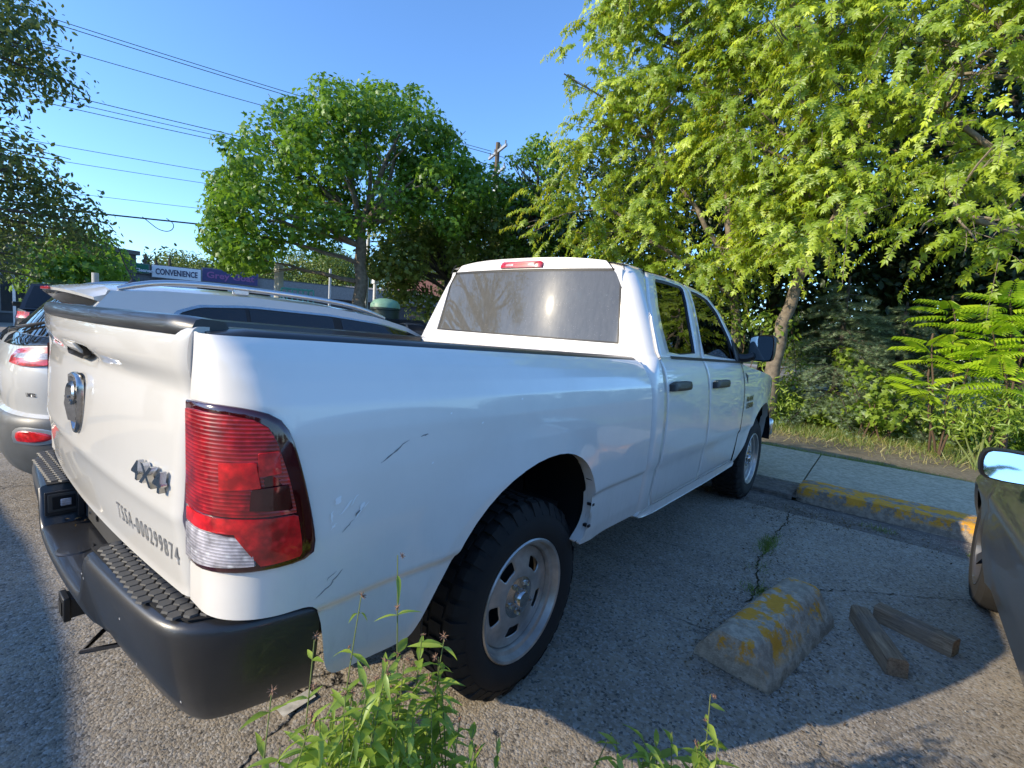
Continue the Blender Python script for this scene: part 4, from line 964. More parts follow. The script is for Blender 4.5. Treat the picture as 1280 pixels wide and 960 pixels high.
# ================================================================== OTHER VEHICLES (local frame: rear bumper at y = 0, nose at +L, centred on x)
def car(name, label, loc, rz, L, W, H, belt, pa, glass='suv_glass', wheels=(.75, .95), wr=.34, hood=(.27, .80), roof=(.04, .30, .62), cladding=None, lamps=True, group=None, detail=1, ends=(.72, .66), topz=None, rim='rim_steel'):
    t = empty(name, loc, rz, label, 'car', group)
    y1, y2 = wheels[0], L - wheels[1]; n = 90 if detail else 44
    ys = np.unique(np.concatenate([L * (0.5 - 0.5 * np.cos(np.linspace(0, math.pi, n))), [y1 - wr * 1.18, y1, y1 + wr * 1.18, y2 - wr * 1.18, y2, y2 + wr * 1.18]]))
    hoodz_ = lambda y: float(np.interp(y / L, [0, .02, .06, 1 - hood[0], 1 - hood[0] * .35, .97, .99, 1], [belt * ends[0], belt * .96, belt, belt, belt * .93, belt * .80, belt * .70, belt * .5]))
    def botz(y):
        b = .26 + (.10 if y < .2 or y > L - .2 else 0)
        for yc in (y1, y2):
            d = abs(y - yc)
            if d < wr * 1.17: b = max(b, wr + math.sqrt(max((wr * 1.17) ** 2 - d * d, 0)) * .98)
        return b
    def hw(y, z):
        e = min(y, L - y); x = W / 2 * (1 - .30 * max(0, 1 - e / .55) ** 2.6)
        q = (z - .62) / (belt - .62 + 1e-6)
        x -= .045 * max(0, q) ** 2 + .06 * max(0, (.5 - z) / .3)
        x += .016 * math.exp(-((z - .80 * belt) / .035) ** 2)
        for yc in (y1, y2):
            d = math.hypot(y - yc, z - wr) - wr * 1.17
            if 0 <= d < .10: x += .018 * (1 - d / .10)
        return x
    rows = []
    for y in ys:
        b, tz = botz(y), hoodz_(y); b = min(b, tz - .02)
        side = [(hw(y, b + (tz - b) * k), y, b + (tz - b) * k) for k in np.linspace(0, 1, 20)]
        X = side[-1][0]; crown = .05 * (1 if y / L > 1 - hood[0] else .6)
        top = [(X * a, y, tz + crown * (1 - a * a)) for a in np.linspace(.93, -.93, 13)]
        rows.append(side + top + [(-p[0], p[1], p[2]) for p in side[::-1]])
    m = MB(); m.grid(rows); k = len(rows[0])
    m.f += [tuple(range(k)), tuple(range(len(m.v) - k, len(m.v)))]; m.mi += [0, 0]
    body = m.build('body', pa, t, smooth=35)
    # dark belly and wheels
    MB().box((0, L / 2, .34), (W * .86, L * .94, .16)).build('underbody', 'underbody', t)
    m = MB()
    for yc in (y1, y2):
        for sg in (1, -1): m.lathe([(0, 0), (wr * 1.16, 0), (wr * 1.16, .2), (0, .2)], 24, 'X', (sg * (W / 2 - .26) - .1, yc, wr))
    m.build('wheel_liner', 'dark_void', t)
    for yc in (y1, y2):
        for sg in (1, -1):
            wh = MB(); wh.lathe([(wr * .62, -.02), (wr * .66, .0), (wr * .9, .004), (wr * .985, -.02), (wr, -.05), (wr, -.2), (wr * .7, -.22)], 36, 'X')
            w0 = wh.build('wheel', 'tyre_rubber', t, (sg * (W / 2 - .03), yc, wr), (0, 0, 0 if sg > 0 else math.pi), smooth=40)
            rr = MB(); rr.lathe([(0, -.03), (.05, -.03), (.055, -.045), (.055, -.06)], 16, 'X')
            for q in range(5):
                a = 2 * math.pi * q / 5
                rr.add([(-.035, (.04 * math.cos(a - .5)), .04 * math.sin(a - .5)), (-.035, .04 * math.cos(a + .5), .04 * math.sin(a + .5)), (-.012, wr * .62 * math.cos(a + .16), wr * .62 * math.sin(a + .16)), (-.012, wr * .62 * math.cos(a - .16), wr * .62 * math.sin(a - .16))], [(0, 1, 2, 3)])
            rr.lathe([(wr * .64, -.0), (wr * .60, -.008), (wr * .58, -.05), (wr * .57, -.15), (0, -.15)], 32, 'X')
            rr.build('rim', rim, w0, smooth=30)
    # greenhouse
    zb = belt + .02; ya, yb, yc_, = roof[0] * L, roof[1] * L, roof[2] * L
    yg0, yg1 = roof[0] * L, (1 - hood[0]) * L + .25
    yr0, yr1 = roof[1] * L, roof[2] * L
    hb, hr = W / 2 * .93, W / 2 * .70
    def gp(s, v, sg=1):      # side surface: s along, v up
        yy = (yg0 + (yg1 - yg0) * s) * (1 - v) + (yr0 + (yr1 - yr0) * s) * v
        xx = hb + (hr - hb) * v ** 1.15; zz_ = zb - .03 + (H - .05 - zb + .03) * v - .05 * v * (2 * s - 1) ** 2
        return Vector((sg * (xx - .03 * (2 * s - 1) ** 2), yy, zz_))
    m = MB()
    for sg in (1, -1): m.grid([[gp(s, v, sg) for v in np.linspace(0, 1, 8)] for s in np.linspace(0, 1, 30)], flip=sg < 0)
    for s in (0, 1): m.grid([[Vector((gp(s, v).x * a, gp(s, v).y + (.10 if s else -.06) * (1 - a * a), gp(s, v).z + .02 * (1 - a * a))) for v in np.linspace(0, 1, 8)] for a in np.linspace(-1, 1, 15)])
    m.grid([[Vector((gp(s, 1).x * a, gp(s, 1).y + ((.10 if s == 1 else 0) - (.06 if s == 0 else 0)) * (1 - a * a), gp(s, 1).z + (.02 + .035 * math.sin(math.pi * s)) * (1 - abs(a) ** 3))) for a in np.linspace(-1, 1, 15)] for s in np.linspace(0, 1, 20)])
    m.build('roof', pa, t, smooth=50)
    for sg in (1, -1):
        for s0, s1 in ((.14, .36), (.38, .62), (.64, .90)):
            m = MB(); m.grid([[gp(s, v, sg) + Vector((sg * .006, 0, .001)) for v in np.linspace(.10, .86, 6)] for s in np.linspace(s0, s1, 8)]); m.build('window', glass, t, smooth=60)
        m = MB(); m.grid([[gp(s, v, sg) + Vector((sg * .004, 0, 0)) for v in (.06, .90)] for s in np.linspace(.10, .93, 20)]); m.build('window_trim', 'rubber_seal', t, smooth=60)
    for s, nm, e in ((0, 'rear_glass', -.008), (1, 'windshield', .008)):
        m = MB(); m.grid([[Vector((gp(s, v).x * a, gp(s, v).y + (.10 if s else -.06) * (1 - a * a) + e, gp(s, v).z + .02 * (1 - a * a) + abs(e) * .5)) for v in np.linspace(.08, .92, 6)] for a in np.linspace(-.90, .90, 15)]); m.build(nm, glass, t, smooth=60)
    if lamps:
        for sg in (1, -1):
            for y, sy, mt, nm in ((0, 1, 'lens_bright_red', 'tail_lamp'), (L, -1, 'lens_clear', 'headlamp')):
                z = belt * (.88 if sy > 0 else .72)
                P = [[(sg * (hw(max(y + sy * d, .001) if sy > 0 else L - max(d, .001), zz_) + .004), y + sy * d, zz_) for zz_ in np.linspace(z - .08, z + .07, 5)] for d in np.linspace(.03, .32, 8)]
                Q = [[(sg * x_, y + sy * (.012 if sy > 0 else .0) - sy * .012, zz_) for zz_ in np.linspace(z - .08, z + .07, 5)] for x_ in np.linspace(hw(.03, z) + .0, W * .26, 6)]
                m = MB(); m.grid(P); m.build(nm, mt, t, smooth=60)
        MB().box((0, -.004, belt * .72), (.5, .02, .13)).build('number_plate', 'sign_white', t)
    for sg in (1, -1):
        m = MB(); m.box((sg * (W / 2 + .06), yg1 - .42, zb + .05), (.19, .10, .13)); m.box((sg * (W / 2 - .06), yg1 - .40, zb + .01), (.14, .05, .04)); m.build('door_mirror', pa, t, bevel=.025)
        for s in (.37, .63):
            y_ = yg0 + (yg1 - yg0) * s; MB().tube([(sg * (hw(y_, z) + .0015), y_ + .05 * (belt - z), z) for z in np.linspace(.36, belt, 10)], .0035, 4).build('door_gap', 'rubber_seal', t)
            MB().box((sg * (hw(y_, belt * .87) + .012), y_ + .16, belt * .87), (.03, .17, .028)).build('door_handle', pa, t, bevel=.008)
    return t, hw, gp
# ---- white crossover beside the pickup
SX, SY = -2.74, -1.18
suv = empty('crossover', (SX, SY, 0), 0, 'white crossover with roof rails and tinted windows, parked on the far side of the pickup', 'car')
def sux(y, z):      # half width, lower body; y from the rear
    e = max(0, 1 - (y + .02) / .60); x = .925 * (1 - .34 * e ** 2.4)
    x -= .035 * max(0, (z - .95) / .35) + .05 * max(0, (.5 - z) / .3); f = max(0, 1 - (4.6 - y) / .7); x *= 1 - .3 * f ** 2.2
    return x
def suy(z): # rear profile (y at centre) by height
    return float(np.interp(z, [.28, .36, .46, .60, .70, .74, .86, .95, 1.05, 1.16, 1.20], [.16, .06, .015, 0, .01, .05, .03, .03, .05, .10, .14]))
rows = []
for s in np.r_[np.linspace(0, 1, 22)]:      # rear wrap: from centre to the side
    a = s * math.pi / 2 * .98; row = []
    for z in np.r_[.28, .36, .42, .46, .53, .60, .66, .70, .72, .74, .80, .86, .95, 1.0, 1.05, 1.10, 1.16, 1.20]:
        y0 = suy(z); X = .925 - .035 * max(0, (z - .95) / .35) - .05 * max(0, (.5 - z) / .3)
        ex = 2 / 3.4; x = X * math.sin(a) ** ex; y = y0 + .62 * (1 - math.cos(a) ** ex); row.append((x, y, z))
    rows.append(row)
body_rows = rows + [[(r[0] * (1 - .0), y, r[2]) for r in rows[-1]] for y in np.linspace(.66, 3.7, 24)]
for sg, in ((1,), (-1,)):
    P = [[(sg * p[0], p[1], p[2]) for p in row] for row in body_rows]
    m = MB(); m.grid([row[8:] for row in P], flip=sg < 0); m.build('body', 'silver_white_paint', suv, smooth=40)
    m = MB(); m.grid([row[:9] for row in P], flip=sg < 0); m.build('lower_cladding', 'suv_cladding' if 'suv_cladding' in M else simple('suv_cladding', (.10, .105, .105), .45, coat=.2, var=.15), suv, smooth=40)
# belt shelf / hood
rows = []
for y in np.linspace(.30, 4.45, 40):
    z = float(np.interp(y, [.3, .5, 3.2, 3.9, 4.3, 4.45], [1.19, 1.20, 1.16, 1.08, .98, .80])); X = .895 * (1 - .28 * max(0, 1 - (4.6 - y) / .9) ** 2)
    rows.append([(a * X, y, z + .05 * (1 - a * a)) for a in np.linspace(-1, 1, 17)])
m = MB(); m.grid(rows); m.grid([[(p[0], p[1], p[2]), (p[0] * 1.02, p[1], .5)] for p in [r[0] for r in rows]]); m.grid([[(p[0], p[1], p[2]), (p[0] * 1.02, p[1], .5)] for p in [r[-1] for r in rows]]); m.grid([[p, (p[0], p[1], .4)] for p in rows[-1]])
m.build('hood', 'silver_white_paint', suv, smooth=50)
# greenhouse: side lines
def suroof(y): return float(np.interp(y, [.20, .45, .8, 1.4, 2.0, 2.5, 2.85, 3.2], [1.495, 1.545, 1.578, 1.590, 1.568, 1.515, 1.445, 1.31]))
def sgp(y, v, sg=1, o=0):
    zr = suroof(y) - .045; z = 1.19 + (zr - 1.19) * v; x = .895 - .165 * v - .0 - .06 * max(0, (.55 - y) / .5) ** 2 * (1)
    return Vector((sg * (x + o), y, z + o * .3))
ysu = np.linspace(.28, 3.35, 60)
m = MB()
for sg in (1, -1): m.grid([[sgp(.24 + .27 * v + (3.35 - .24 - .27 * v) * s_, v, sg) for v in np.linspace(0, 1, 8)] for s_ in np.linspace(0, 1, 60)], flip=sg < 0)
m.grid([[Vector((sgp(y, 1).x * a, y, suroof(y) - .045 * abs(a) ** 4)) for a in np.linspace(-1, 1, 21)] for y in np.linspace(.51, 3.35, 50)])
m.build('roof', 'silver_white_paint', suv, smooth=50)
# side glass (one dark band with pillars) framed by a bright moulding
def band(y0, y1, v0, v1, o, name, mat, n=24):
    for sg in (1, -1):
        m = MB(); m.grid([[sgp(y, (v0(y) if callable(v0) else v0) * (1 - k) + (v1(y) if callable(v1) else v1) * k, sg, o) for k in np.linspace(0, 1, 6)] for y in np.linspace(y0, y1, n)]); m.build(name, mat, suv, smooth=60)
topv = lambda y: float(np.interp(y, [.80, .88, 1.0, 1.3, 2.6, 2.95, 3.1], [.42, .60, .72, .76, .76, .66, .30]))
topv2 = lambda y: float(np.interp(y, [.76, .86, 1.0, 1.3, 2.6, 2.98, 3.14], [.38, .64, .77, .81, .81, .72, .30]))
band(.76, 3.14, .04, topv2, .004, 'window_moulding', 'chrome', 50)
band(.79, 3.11, .05, topv, .007, 'window_surround', 'rubber_seal', 50)
tv_ = lambda y: topv(y) - .03
for y0, y1 in ((.84, 1.30), (1.33, 2.02), (2.10, 2.86)): band(y0, y1, .08, tv_, .010, 'side_window', 'suv_glass', 14)
# rear glass, spoiler, high lamp, wiper
def rg_(a, v, o=0): return Vector((a * (.80 - .12 * v), .135 + .27 * v + .10 * a * a - o, 1.17 + .315 * v + o * .3))
m = MB(); m.grid([[rg_(a, v) for v in np.linspace(0, 1, 8)] for a in np.linspace(-1, 1, 24)]); m.build('hatch', 'silver_white_paint', suv, smooth=60)
m = MB(); m.grid([[rg_(a, v, .008) for v in np.linspace(.03, .97, 8)] for a in np.linspace(-.97, .97, 24)]); m.build('rear_window', 'suv_glass', suv, smooth=60)
for sg in (1, -1): m = MB(); m.grid([[Vector((sg * .80, .235 + .0 * k, 1.17)) * (1 - v) + Vector((sg * .68, .505, 1.485)) * v + Vector((sg * k * (.09 - .03 * v), k * .12, 0)) for k in (0, .5, 1)] for v in np.linspace(0, 1, 6)]); m.build('rear_pillar', 'silver_white_paint', suv, smooth=60)
rows = []
for a in np.linspace(-1, 1, 31):
    x = a * .70; ye = .30 + .13 * abs(a) ** 2.2; zc = 1.515 - .05 * abs(a) ** 2.5
    rows.append([(x, .62, suroof(.62) - .045 * abs(a) ** 4 + .001), (x, .50, 1.552 - .045 * abs(a) ** 4), (x, ye + .06, zc + .015), (x, ye, zc - .006), (x, ye + .004, zc - .024), (x, ye + .03, zc - .034), (x, .50, zc - .045)])
m = MB(); m.grid(rows); m.f += [tuple(range(7)), tuple(range(len(m.v) - 7, len(m.v)))]; m.mi += [0, 0]; sp_ = m.build('roof_spoiler', 'silver_white_paint', suv, smooth=40)
MB().box((0, .299, 1.503), (.30, .012, .020)).build('high_brake_light', 'lens_bright_red', sp_, bevel=.003)
m = MB(); m.tube([rg_(-.10, .06, .03), rg_(.15, .12, .035), rg_(.72, .36, .03)], .008, 6); m.tube([rg_(-.10, .06, .03), rg_(-.10, .06, .0)], .02, 8); m.tube([rg_(.05, .16, .03), rg_(.80, .40, .02)], .006, 5); m.build('rear_wiper', 'black_plastic', suv)
# tail lamps wrapping the corner
def srf(s, z, o=0.0):
    def P(s, z):
        a = s * math.pi / 2 * .98; y0 = suy(z); X = .925 - .035 * max(0, (z - .95) / .35) - .05 * max(0, (.5 - z) / .3); ex = 2 / 3.4
        return Vector((X * math.sin(a) ** ex, y0 + .62 * (1 - math.cos(a) ** ex), z))
    p = P(s, z)
    if o: d1 = P(s + .01, z) - P(s - .01, z); d2 = P(s, z + .01) - P(s, z - .01); p = p + d1.cross(d2).normalized() * o
    return p
for mir in (False, True):
    tl2 = pad('tail_light', [(.25, 1.03), (.245, 1.08), (.28, 1.118), (.60, 1.145), (.80, 1.15), (.86, 1.14), (.80, 1.10), (.62, 1.035), (.40, 1.015)], [(1, .0), (1, .010), (.96, .016), (.6, .018)], 'lens_bright_red', suv, srf, n=40, mirror=mir)
    pad('clear_lamp', [(.30, 1.06), (.31, 1.09), (.60, 1.105), (.64, 1.09), (.60, 1.065), (.48, 1.058)], [(1, .016), (.95, .0205), (.5, .021)], 'lens_clear', tl2, srf, n=24, mirror=mir)
    pad('glass_skirt', [(.01, 1.125), (.25, 1.130), (.60, 1.158), (.80, 1.165), (.82, 1.198), (.40, 1.198), (.01, 1.198)], [(1, -.002), (1, .004), (.9, .005)], 'suv_glass', suv, srf, n=40, sm=0, mirror=mir)
    pad('bumper_reflector', [(.40, .575), (.38, .62), (.44, .645), (.62, .64), (.70, .615), (.60, .58)], [(1, -.002), (1, .006), (.9, .010)], 'lens_bright_red', suv, srf, n=24, mirror=mir)
    pad('reflector_bezel', [(.36, .56), (.34, .63), (.42, .665), (.66, .66), (.76, .62), (.62, .56)], [(1, -.002), (1, .003), (.9, .004)], 'rail_metal', suv, srf, n=24, mirror=mir)
me = text_mesh('LIMITED', .030, 0.0, 'decal_dark', 'model_badge', bold=.001); wrap_mesh(me, lambda c: srf(.475 + c.x * .75, .855 + c.y * 1.0, .003)); link('model_badge', me, suv)
MB().box((0, .02, .88), (.52, .02, .14)).build('number_plate', 'sign_white', suv)
for sg in (1, -1):
    m = MB(); pts = [(sg * .705, y, suroof(y) - .045 * .9 ** 4 + h) for y, h in ((.55, .0), (.70, .035), (.90, .052), (1.3, .050), (2.0, .045), (2.35, .040), (2.62, .004))]
    pts = [tuple(p) for p in smoothline(pts, 24, 2)]; m.tube(pts, [.014] + [.021] * 22 + [.014], 8); m.build('roof_rail', 'rail_metal', suv, smooth=60)
    MB().box((sg * .705, 1.30, suroof(1.3) - .01), (.03, .12, .05)).build('rail_foot', 'rail_metal', suv, bevel=.01)
    for yc in (.86, 3.56):
        w0 = MB(); w0.lathe([(.2, -.02), (.22, 0), (.31, .004), (.335, -.02), (.345, -.05), (.345, -.2), (.25, -.22)], 36, 'X'); wo = w0.build('wheel', 'tyre_rubber', suv, (sg * .93, yc, .345), (0, 0, 0 if sg > 0 else math.pi))
        w1 = MB(); w1.lathe([(0, -.03), (.06, -.03), (.20, -.02), (.215, -.005)], 24, 'X'); w1.build('rim', 'rim_steel', wo)
        MB().lathe([(0, 0), (.41, 0), (.41, .012), (0, .012)], 32, 'X', (sg * .925 - .006, yc, .36)).build('wheel_arch', 'dark_void', suv)
m = MB(); m.lathe([(0, .05), (.012, .045), (.035, .01), (.055, 0)], 16, 'Z', (0, 0, 0)); fin = m.build('antenna_base', 'black_plastic', suv, (.0, .80, 1.578))
MB().tube([(0, 0, .03), (0, -.06, .17), (0, -.11, .34)], [.006, .005, .003], 6).build('antenna', 'black_plastic', suv, (.0, .80, 1.578))
MB().box((0, 2.0, .40), (1.7, 3.6, .2)).build('underbody', 'underbody', suv)
m = MB(); m.grid([[(a * .84, 2.98 + .5 * t, 1.47 - .30 * t) for a in (-1, 0, 1)] for t in (0, 1)]); m.build('windshield', 'suv_glass', suv)
m = MB()
for x in (-.4, .4):
    m.box((x, 2.1, 1.0), (.5, .14, .7)); m.box((x, 2.1, 1.38), (.26, .10, .16))
m.box((0, 1.15, 1.05), (1.4, .14, .6)); m.build('seats', 'seat_cloth', suv, bevel=.02)
# ---- grey car on the right: only its flank, mirror and front wheel come into the frame
gcar, ghw, ggp = car('grey_car', 'glossy dark grey car at the right edge, its door mirror turned to the camera', (3.30, -1.55, 0), 0, 4.75, 1.80, 1.44, .90, 'grey_paint', hood=(.30, .8), wheels=(.95, .66), wr=.33, rim='decal_dark')
for ch in list(gcar.children):
    if ch.name.startswith('door_mirror'): bpy.data.objects.remove(ch)
def mirror_unit(sg, c, parent, pm):
    ol = smoothline([(-.125, -.030), (-.120, .035), (-.09, .062), (.09, .072), (.12, .045), (.118, -.035), (.09, -.060), (-.08, -.058), (-.125, -.030)], 33, 1)[:-1]; n_ = len(ol); vs = []
    for sc, dy in ((.88, -.052), (.97, -.060), (1.0, -.048), (1.0, -.01), (.95, .03), (.8, .06), (.45, .085)):
        for a, c_ in ol: vs.append((c[0] + sg * a * sc, c[1] + dy + .02 * a, c[2] + c_ * sc))
    b = MB(); b.add(vs, [(r * n_ + i, r * n_ + (i + 1) % n_, (r + 1) * n_ + (i + 1) % n_, (r + 1) * n_ + i) for r in range(6) for i in range(n_)] + [tuple(range(6 * n_, 7 * n_))])
    hs = b.build('door_mirror', pm, parent, smooth=40)
    b = MB(); b.add([(c[0] + sg * a * .88, c[1] - .058 + .02 * a + .16 * c_, c[2] + c_ * .88) for a, c_ in ol], [tuple(range(n_))]); b.build('mirror_face', 'mirror_glass', hs)
    MB().tube([(c[0] + -sg * .10, c[1], c[2] - .03), (c[0] - sg * .20, c[1] + .02, c[2] - .07)], [.035, .04], 8).build('mirror_arm', pm, hs)
mirror_unit(-1, (-.94, 2.85, 1.035), gcar, 'black_plastic'); mirror_unit(1, (.98, 2.85, 1.035), gcar, 'black_plastic')
# ---- cars further off
bc_ = at(84, 372, 16.5)
car('black_crossover', 'black crossover with a bright red tail lamp, seen past the white crossover', (bc_.x, bc_.y, 0), R(82), 4.6, 1.90, 1.84, 1.12, 'black_paint', detail=0, roof=(.02, .12, .62))
car('dark_sedan', 'dark blue car at the left edge, behind the black crossover', (-22.0, -1.6, 0), R(-95), 4.7, 1.82, 1.48, .92, 'navy_paint', detail=0)
car('red_hatchback', 'dark red car beyond the maple trunk', (-25.5, 22.0, 0), R(60), 4.4, 1.8, 1.5, .95, 'red_brown_paint', detail=0)
car('white_sedan', 'white car on the road right of the green-lidded bin', (-24.0, 20.5, 0), R(70), 4.6, 1.8, 1.45, .92, 'white_paint', detail=0)
car('shade_van', 'unseen dark van added across the lane behind the pickup to shade the ground', (-1.4, -5.35, 0), R(90), 4.7, 1.86, 1.66, 1.05, 'navy_paint', detail=0, roof=(.01, .02, .85), hood=(.16, .8))  # unseen vehicle added so its shadow falls on the ground behind the bumper
# ================================================================== GROUND AND SETTING
def sheet(name, pts, z, mat, kind='structure'):
    o = MB().add([(x, y, z) for x, y in pts], [tuple(range(len(pts)))]).build(name, mat, smooth=0); o['kind'] = kind; return o
sheet('ground', [(-500, -500), (500, -500), (500, 500), (-500, 500)], -.03, 'lawn')
# asphalt lot, gently uneven near the camera
m = MB(); xs_ = np.concatenate([[-70, -40, -20, -10, -6], np.arange(-4, 5.01, .12), [6, 9, 15, 30, 60]]); ys_ = np.concatenate([[-60, -30, -12, -6], np.arange(-3.5, 3.30, .12), [3.40]])
def gz(x, y):
    e = 1 if (-4 < x < 5 and -3.5 < y) else 0
    return e * (.004 * math.sin(x * 2.1 + 1) * math.cos(y * 1.7) + .003 * math.sin(x * 5.3 + y * 4.1)) * min(1, (3.4 - y) / .5)
m.grid([[(x, y, gz(x, y)) for y in ys_] for x in xs_]); o = m.build('parking_lot', 'asphalt', smooth=60); o['kind'] = 'structure'
m = MB(); m.grid([[(x, y, -.002 + .004 * math.sin(x * 3)) for y in (3.38, 3.55, 3.70, 3.87)] for x in np.arange(-6, 12, .5)]); o = m.build('gutter', 'concrete_gutter', smooth=60); o['kind'] = 'structure'
sheet('far_lot', [(-70, 3.40), (-12.4, 3.40), (-11.4, 11), (-15, 40), (-70, 60)], -.004, 'asphalt')
m = MB(); m.grid([[(x, y, .018 + .012 * math.sin(x * 1.3 + y) + .008 * math.sin(x * 4 + y * 6)) for y in np.linspace(6.18, 40, 60)] for x in np.linspace(-11, 30, 120)]); o = m.build('verge', 'soil', smooth=60); o['kind'] = 'structure'
sheet('grass_strip', [(-12.3, 3.9), (-6, 3.9), (-6, 30), (-11.3, 30)], .012, 'lawn')
sheet('road', [(-60, 26), (-60, 16), (-6, 34), (-6, 46)], .006, 'asphalt')
# sidewalk: separate slabs
walk = empty('sidewalk', (0, 0, 0), kind='structure')
edges = [-8.0, -5.2, -2.0, 1.22, 4.4, 7.6, 10.8]
for a, b in zip(edges[:-1], edges[1:]):
    m = MB(); g = .008
    x0, x1 = a + g, b - g; sk = .06
    tp = [[(x0 + (x1 - x0) * i / 6 + (sk * (j / 4 - .5) * -1), 4.30 + (6.18 - 4.30) * j / 4, .075 + .003 * math.sin(a * 3 + i + j * 2)) for j in range(5)] for i in range(7)]
    m.grid(tp); m.grid([[r[0], (r[0][0], r[0][1], -.05)] for r in tp]); m.grid([[r[-1], (r[-1][0], r[-1][1], -.05)] for r in tp]); m.grid([[p, (p[0], p[1], -.05)] for p in tp[0]]); m.grid([[p, (p[0], p[1], -.05)] for p in tp[-1]])
    m.build('slab', 'concrete_walk', walk, smooth=30)
o = sheet('sidewalk_bed', [(-8, 3.86), (11, 3.86), (11, 6.2), (-8, 6.2)], .030, 'concrete_gutter')
# low apron between gutter and slabs
m = MB(); m.grid([[(x, y, z) for y, z in ((3.865, .0), (3.875, .045), (4.28, .058))] for x in (-8, 1.24)]); o = m.build('walk_edge', 'concrete_gutter'); o['kind'] = 'structure'
# yellow painted curb block
def rough_block(name, label, cat, prof, length, mat, loc, rz, amp, seed, taper=0.0, n=26, m_=7, group=None):
    "block with profile prof (x across, z up), lengthwise along local y, worn corners"
    rs = np.random.RandomState(seed); pr_ = pline(prof, 34); rows = []
    for i, t in enumerate(np.linspace(0, 1, n)):
        e = min(t, 1 - t) * length; k = 1 - taper * max(0, 1 - e / .10) ** 2
        rows.append([(x * k, t * length, z * (1 - (taper * 1.3) * max(0, 1 - e / .10) ** 2)) for x, z in pr_])
    m = MB(); m.grid(rows); c0 = len(m.v); m.f += [tuple(range(34)), tuple(range((n - 1) * 34, n * 34))]; m.mi += [0, 0]
    me = m.mesh(name, mat, 50)
    o = link(name, me, None, loc, (0, 0, rz)); tag(o, label, cat, group)
    tx = bpy.data.textures.new(name + '_wear', 'CLOUDS'); tx.noise_scale = .07; tx.noise_depth = 3
    md = o.modifiers.new('wear', 'DISPLACE'); md.texture = tx; md.strength = amp; md.mid_level = .5; md.texture_coords = 'LOCAL'
    return o
rough_block('curb_block', 'long concrete curb with worn yellow paint at the edge of the sidewalk', 'curb', [(-.01, 0), (0, .085), (.02, .135), (.05, .150), (.36, .150), (.40, .145), (.42, 0)], 4.2, 'curb_yellow', (1.27, 4.27, 0), R(-90), .018, 3, .12, n=120)
# stop block by the pickup
rough_block('parking_stop', 'short broken concrete parking stop with flaking yellow paint beside the rear wheel', 'parking stop', [(-.175, 0), (-.165, .04), (-.085, .165), (-.06, .180), (.06, .180), (.085, .165), (.165, .04), (.175, 0)], .86, 'stop_yellow', (1.525, .745, 0), R(-9.5), .016, 5, .035, n=60)
# two old timbers
for nm, lab, a, b, rz_, L_ in (('timber_block', 'short weathered timber lying nearer the concrete stop, cut end to the camera', (1.925, 1.72), (2.10, 1.28), 0, .47), ('timber_block', 'weathered timber lying behind the other, pointing at the grey car', (2.0, 1.83), (2.32, 1.70), 0, .40)):
    a, b = Vector((*a, 0)), Vector((*b, 0)); d = (b - a); L_ = d.length; ang = math.atan2(-d.x, d.y)
    m = MB(); rows = []
    rs = np.random.RandomState(int(L_ * 1000)); n_ = 14; h = .042
    for i in range(n_):
        t = i / (n_ - 1); j = rs.randn(8) * .0014; tw = .05 * (t - .5)
        base = [(-h, 0), (-h, 2 * h - .010), (-h + .010, 2 * h), (h - .010, 2 * h), (h, 2 * h - .010), (h, 0)]
        rows.append([(x + j[q] + tw * z * .5, t * L_, max(0, z + j[q])) for q, (x, z) in enumerate(base)])
    m.grid(rows); m.f += [tuple(range(6)), tuple(range((n_ - 1) * 6, n_ * 6))]; m.mi += [0, 0]
    o = link(nm, m.mesh(nm, 'old_timber', 30), None, (a.x, a.y, .002), (0, 0, ang)); tag(o, lab, 'timber', 'loose timbers on the asphalt')
ck = smoothline([(1.30, 3.40), (1.34, 3.05), (1.31, 2.7), (1.345, 2.35), (1.33, 2.1), (1.39, 1.85), (1.44, 1.62), (1.42, 1.45)], 90, 1); m = MB(); cr = np.random.RandomState(4)
m.grid([[(x - w1, y, gz(x, y) + .005), (x + w2, y, gz(x, y) + .005)] for (x, y), w1, w2 in zip(ck + cr.randn(90, 2) * .006, .002 + .005 * cr.rand(90), .002 + .005 * cr.rand(90))]); o = m.build('asphalt_crack', 'woodland_floor', smooth=0, fix=False); o['kind'] = 'structure'
ck = smoothline([(1.44, 1.62), (1.75, 2.0), (2.1, 2.25), (2.5, 2.6), (3.2, 2.9)], 60, 1); m = MB()
m.grid([[(x - w1, y, gz(x, y) + .005), (x + w1, y, gz(x, y) + .005)] for (x, y), w1 in zip(ck + cr.randn(60, 2) * .007, .001 + .004 * cr.rand(60))]); o = m.build('asphalt_crack', 'woodland_floor', smooth=0, fix=False); o['kind'] = 'structure'
# painted stall line under the bumper
sheet('stall_line', [(.35, -.70), (.405, -.70), (.395, -.57), (.34, -.57)], .0095, 'line_paint')
# ------------------------------------------------------------------ strip of shops far off on the left
mall0 = Vector((-41.5, 2.0, 0)); mdir = Vector((.32, 1, 0)).normalized(); mnorm = Vector((mdir.y, -mdir.x, 0))
mall = empty('shop_row', tuple(mall0), math.atan2(mdir.y, mdir.x) - math.pi / 2, 'low dark row of shops with a sign band and pale canopies', 'building')
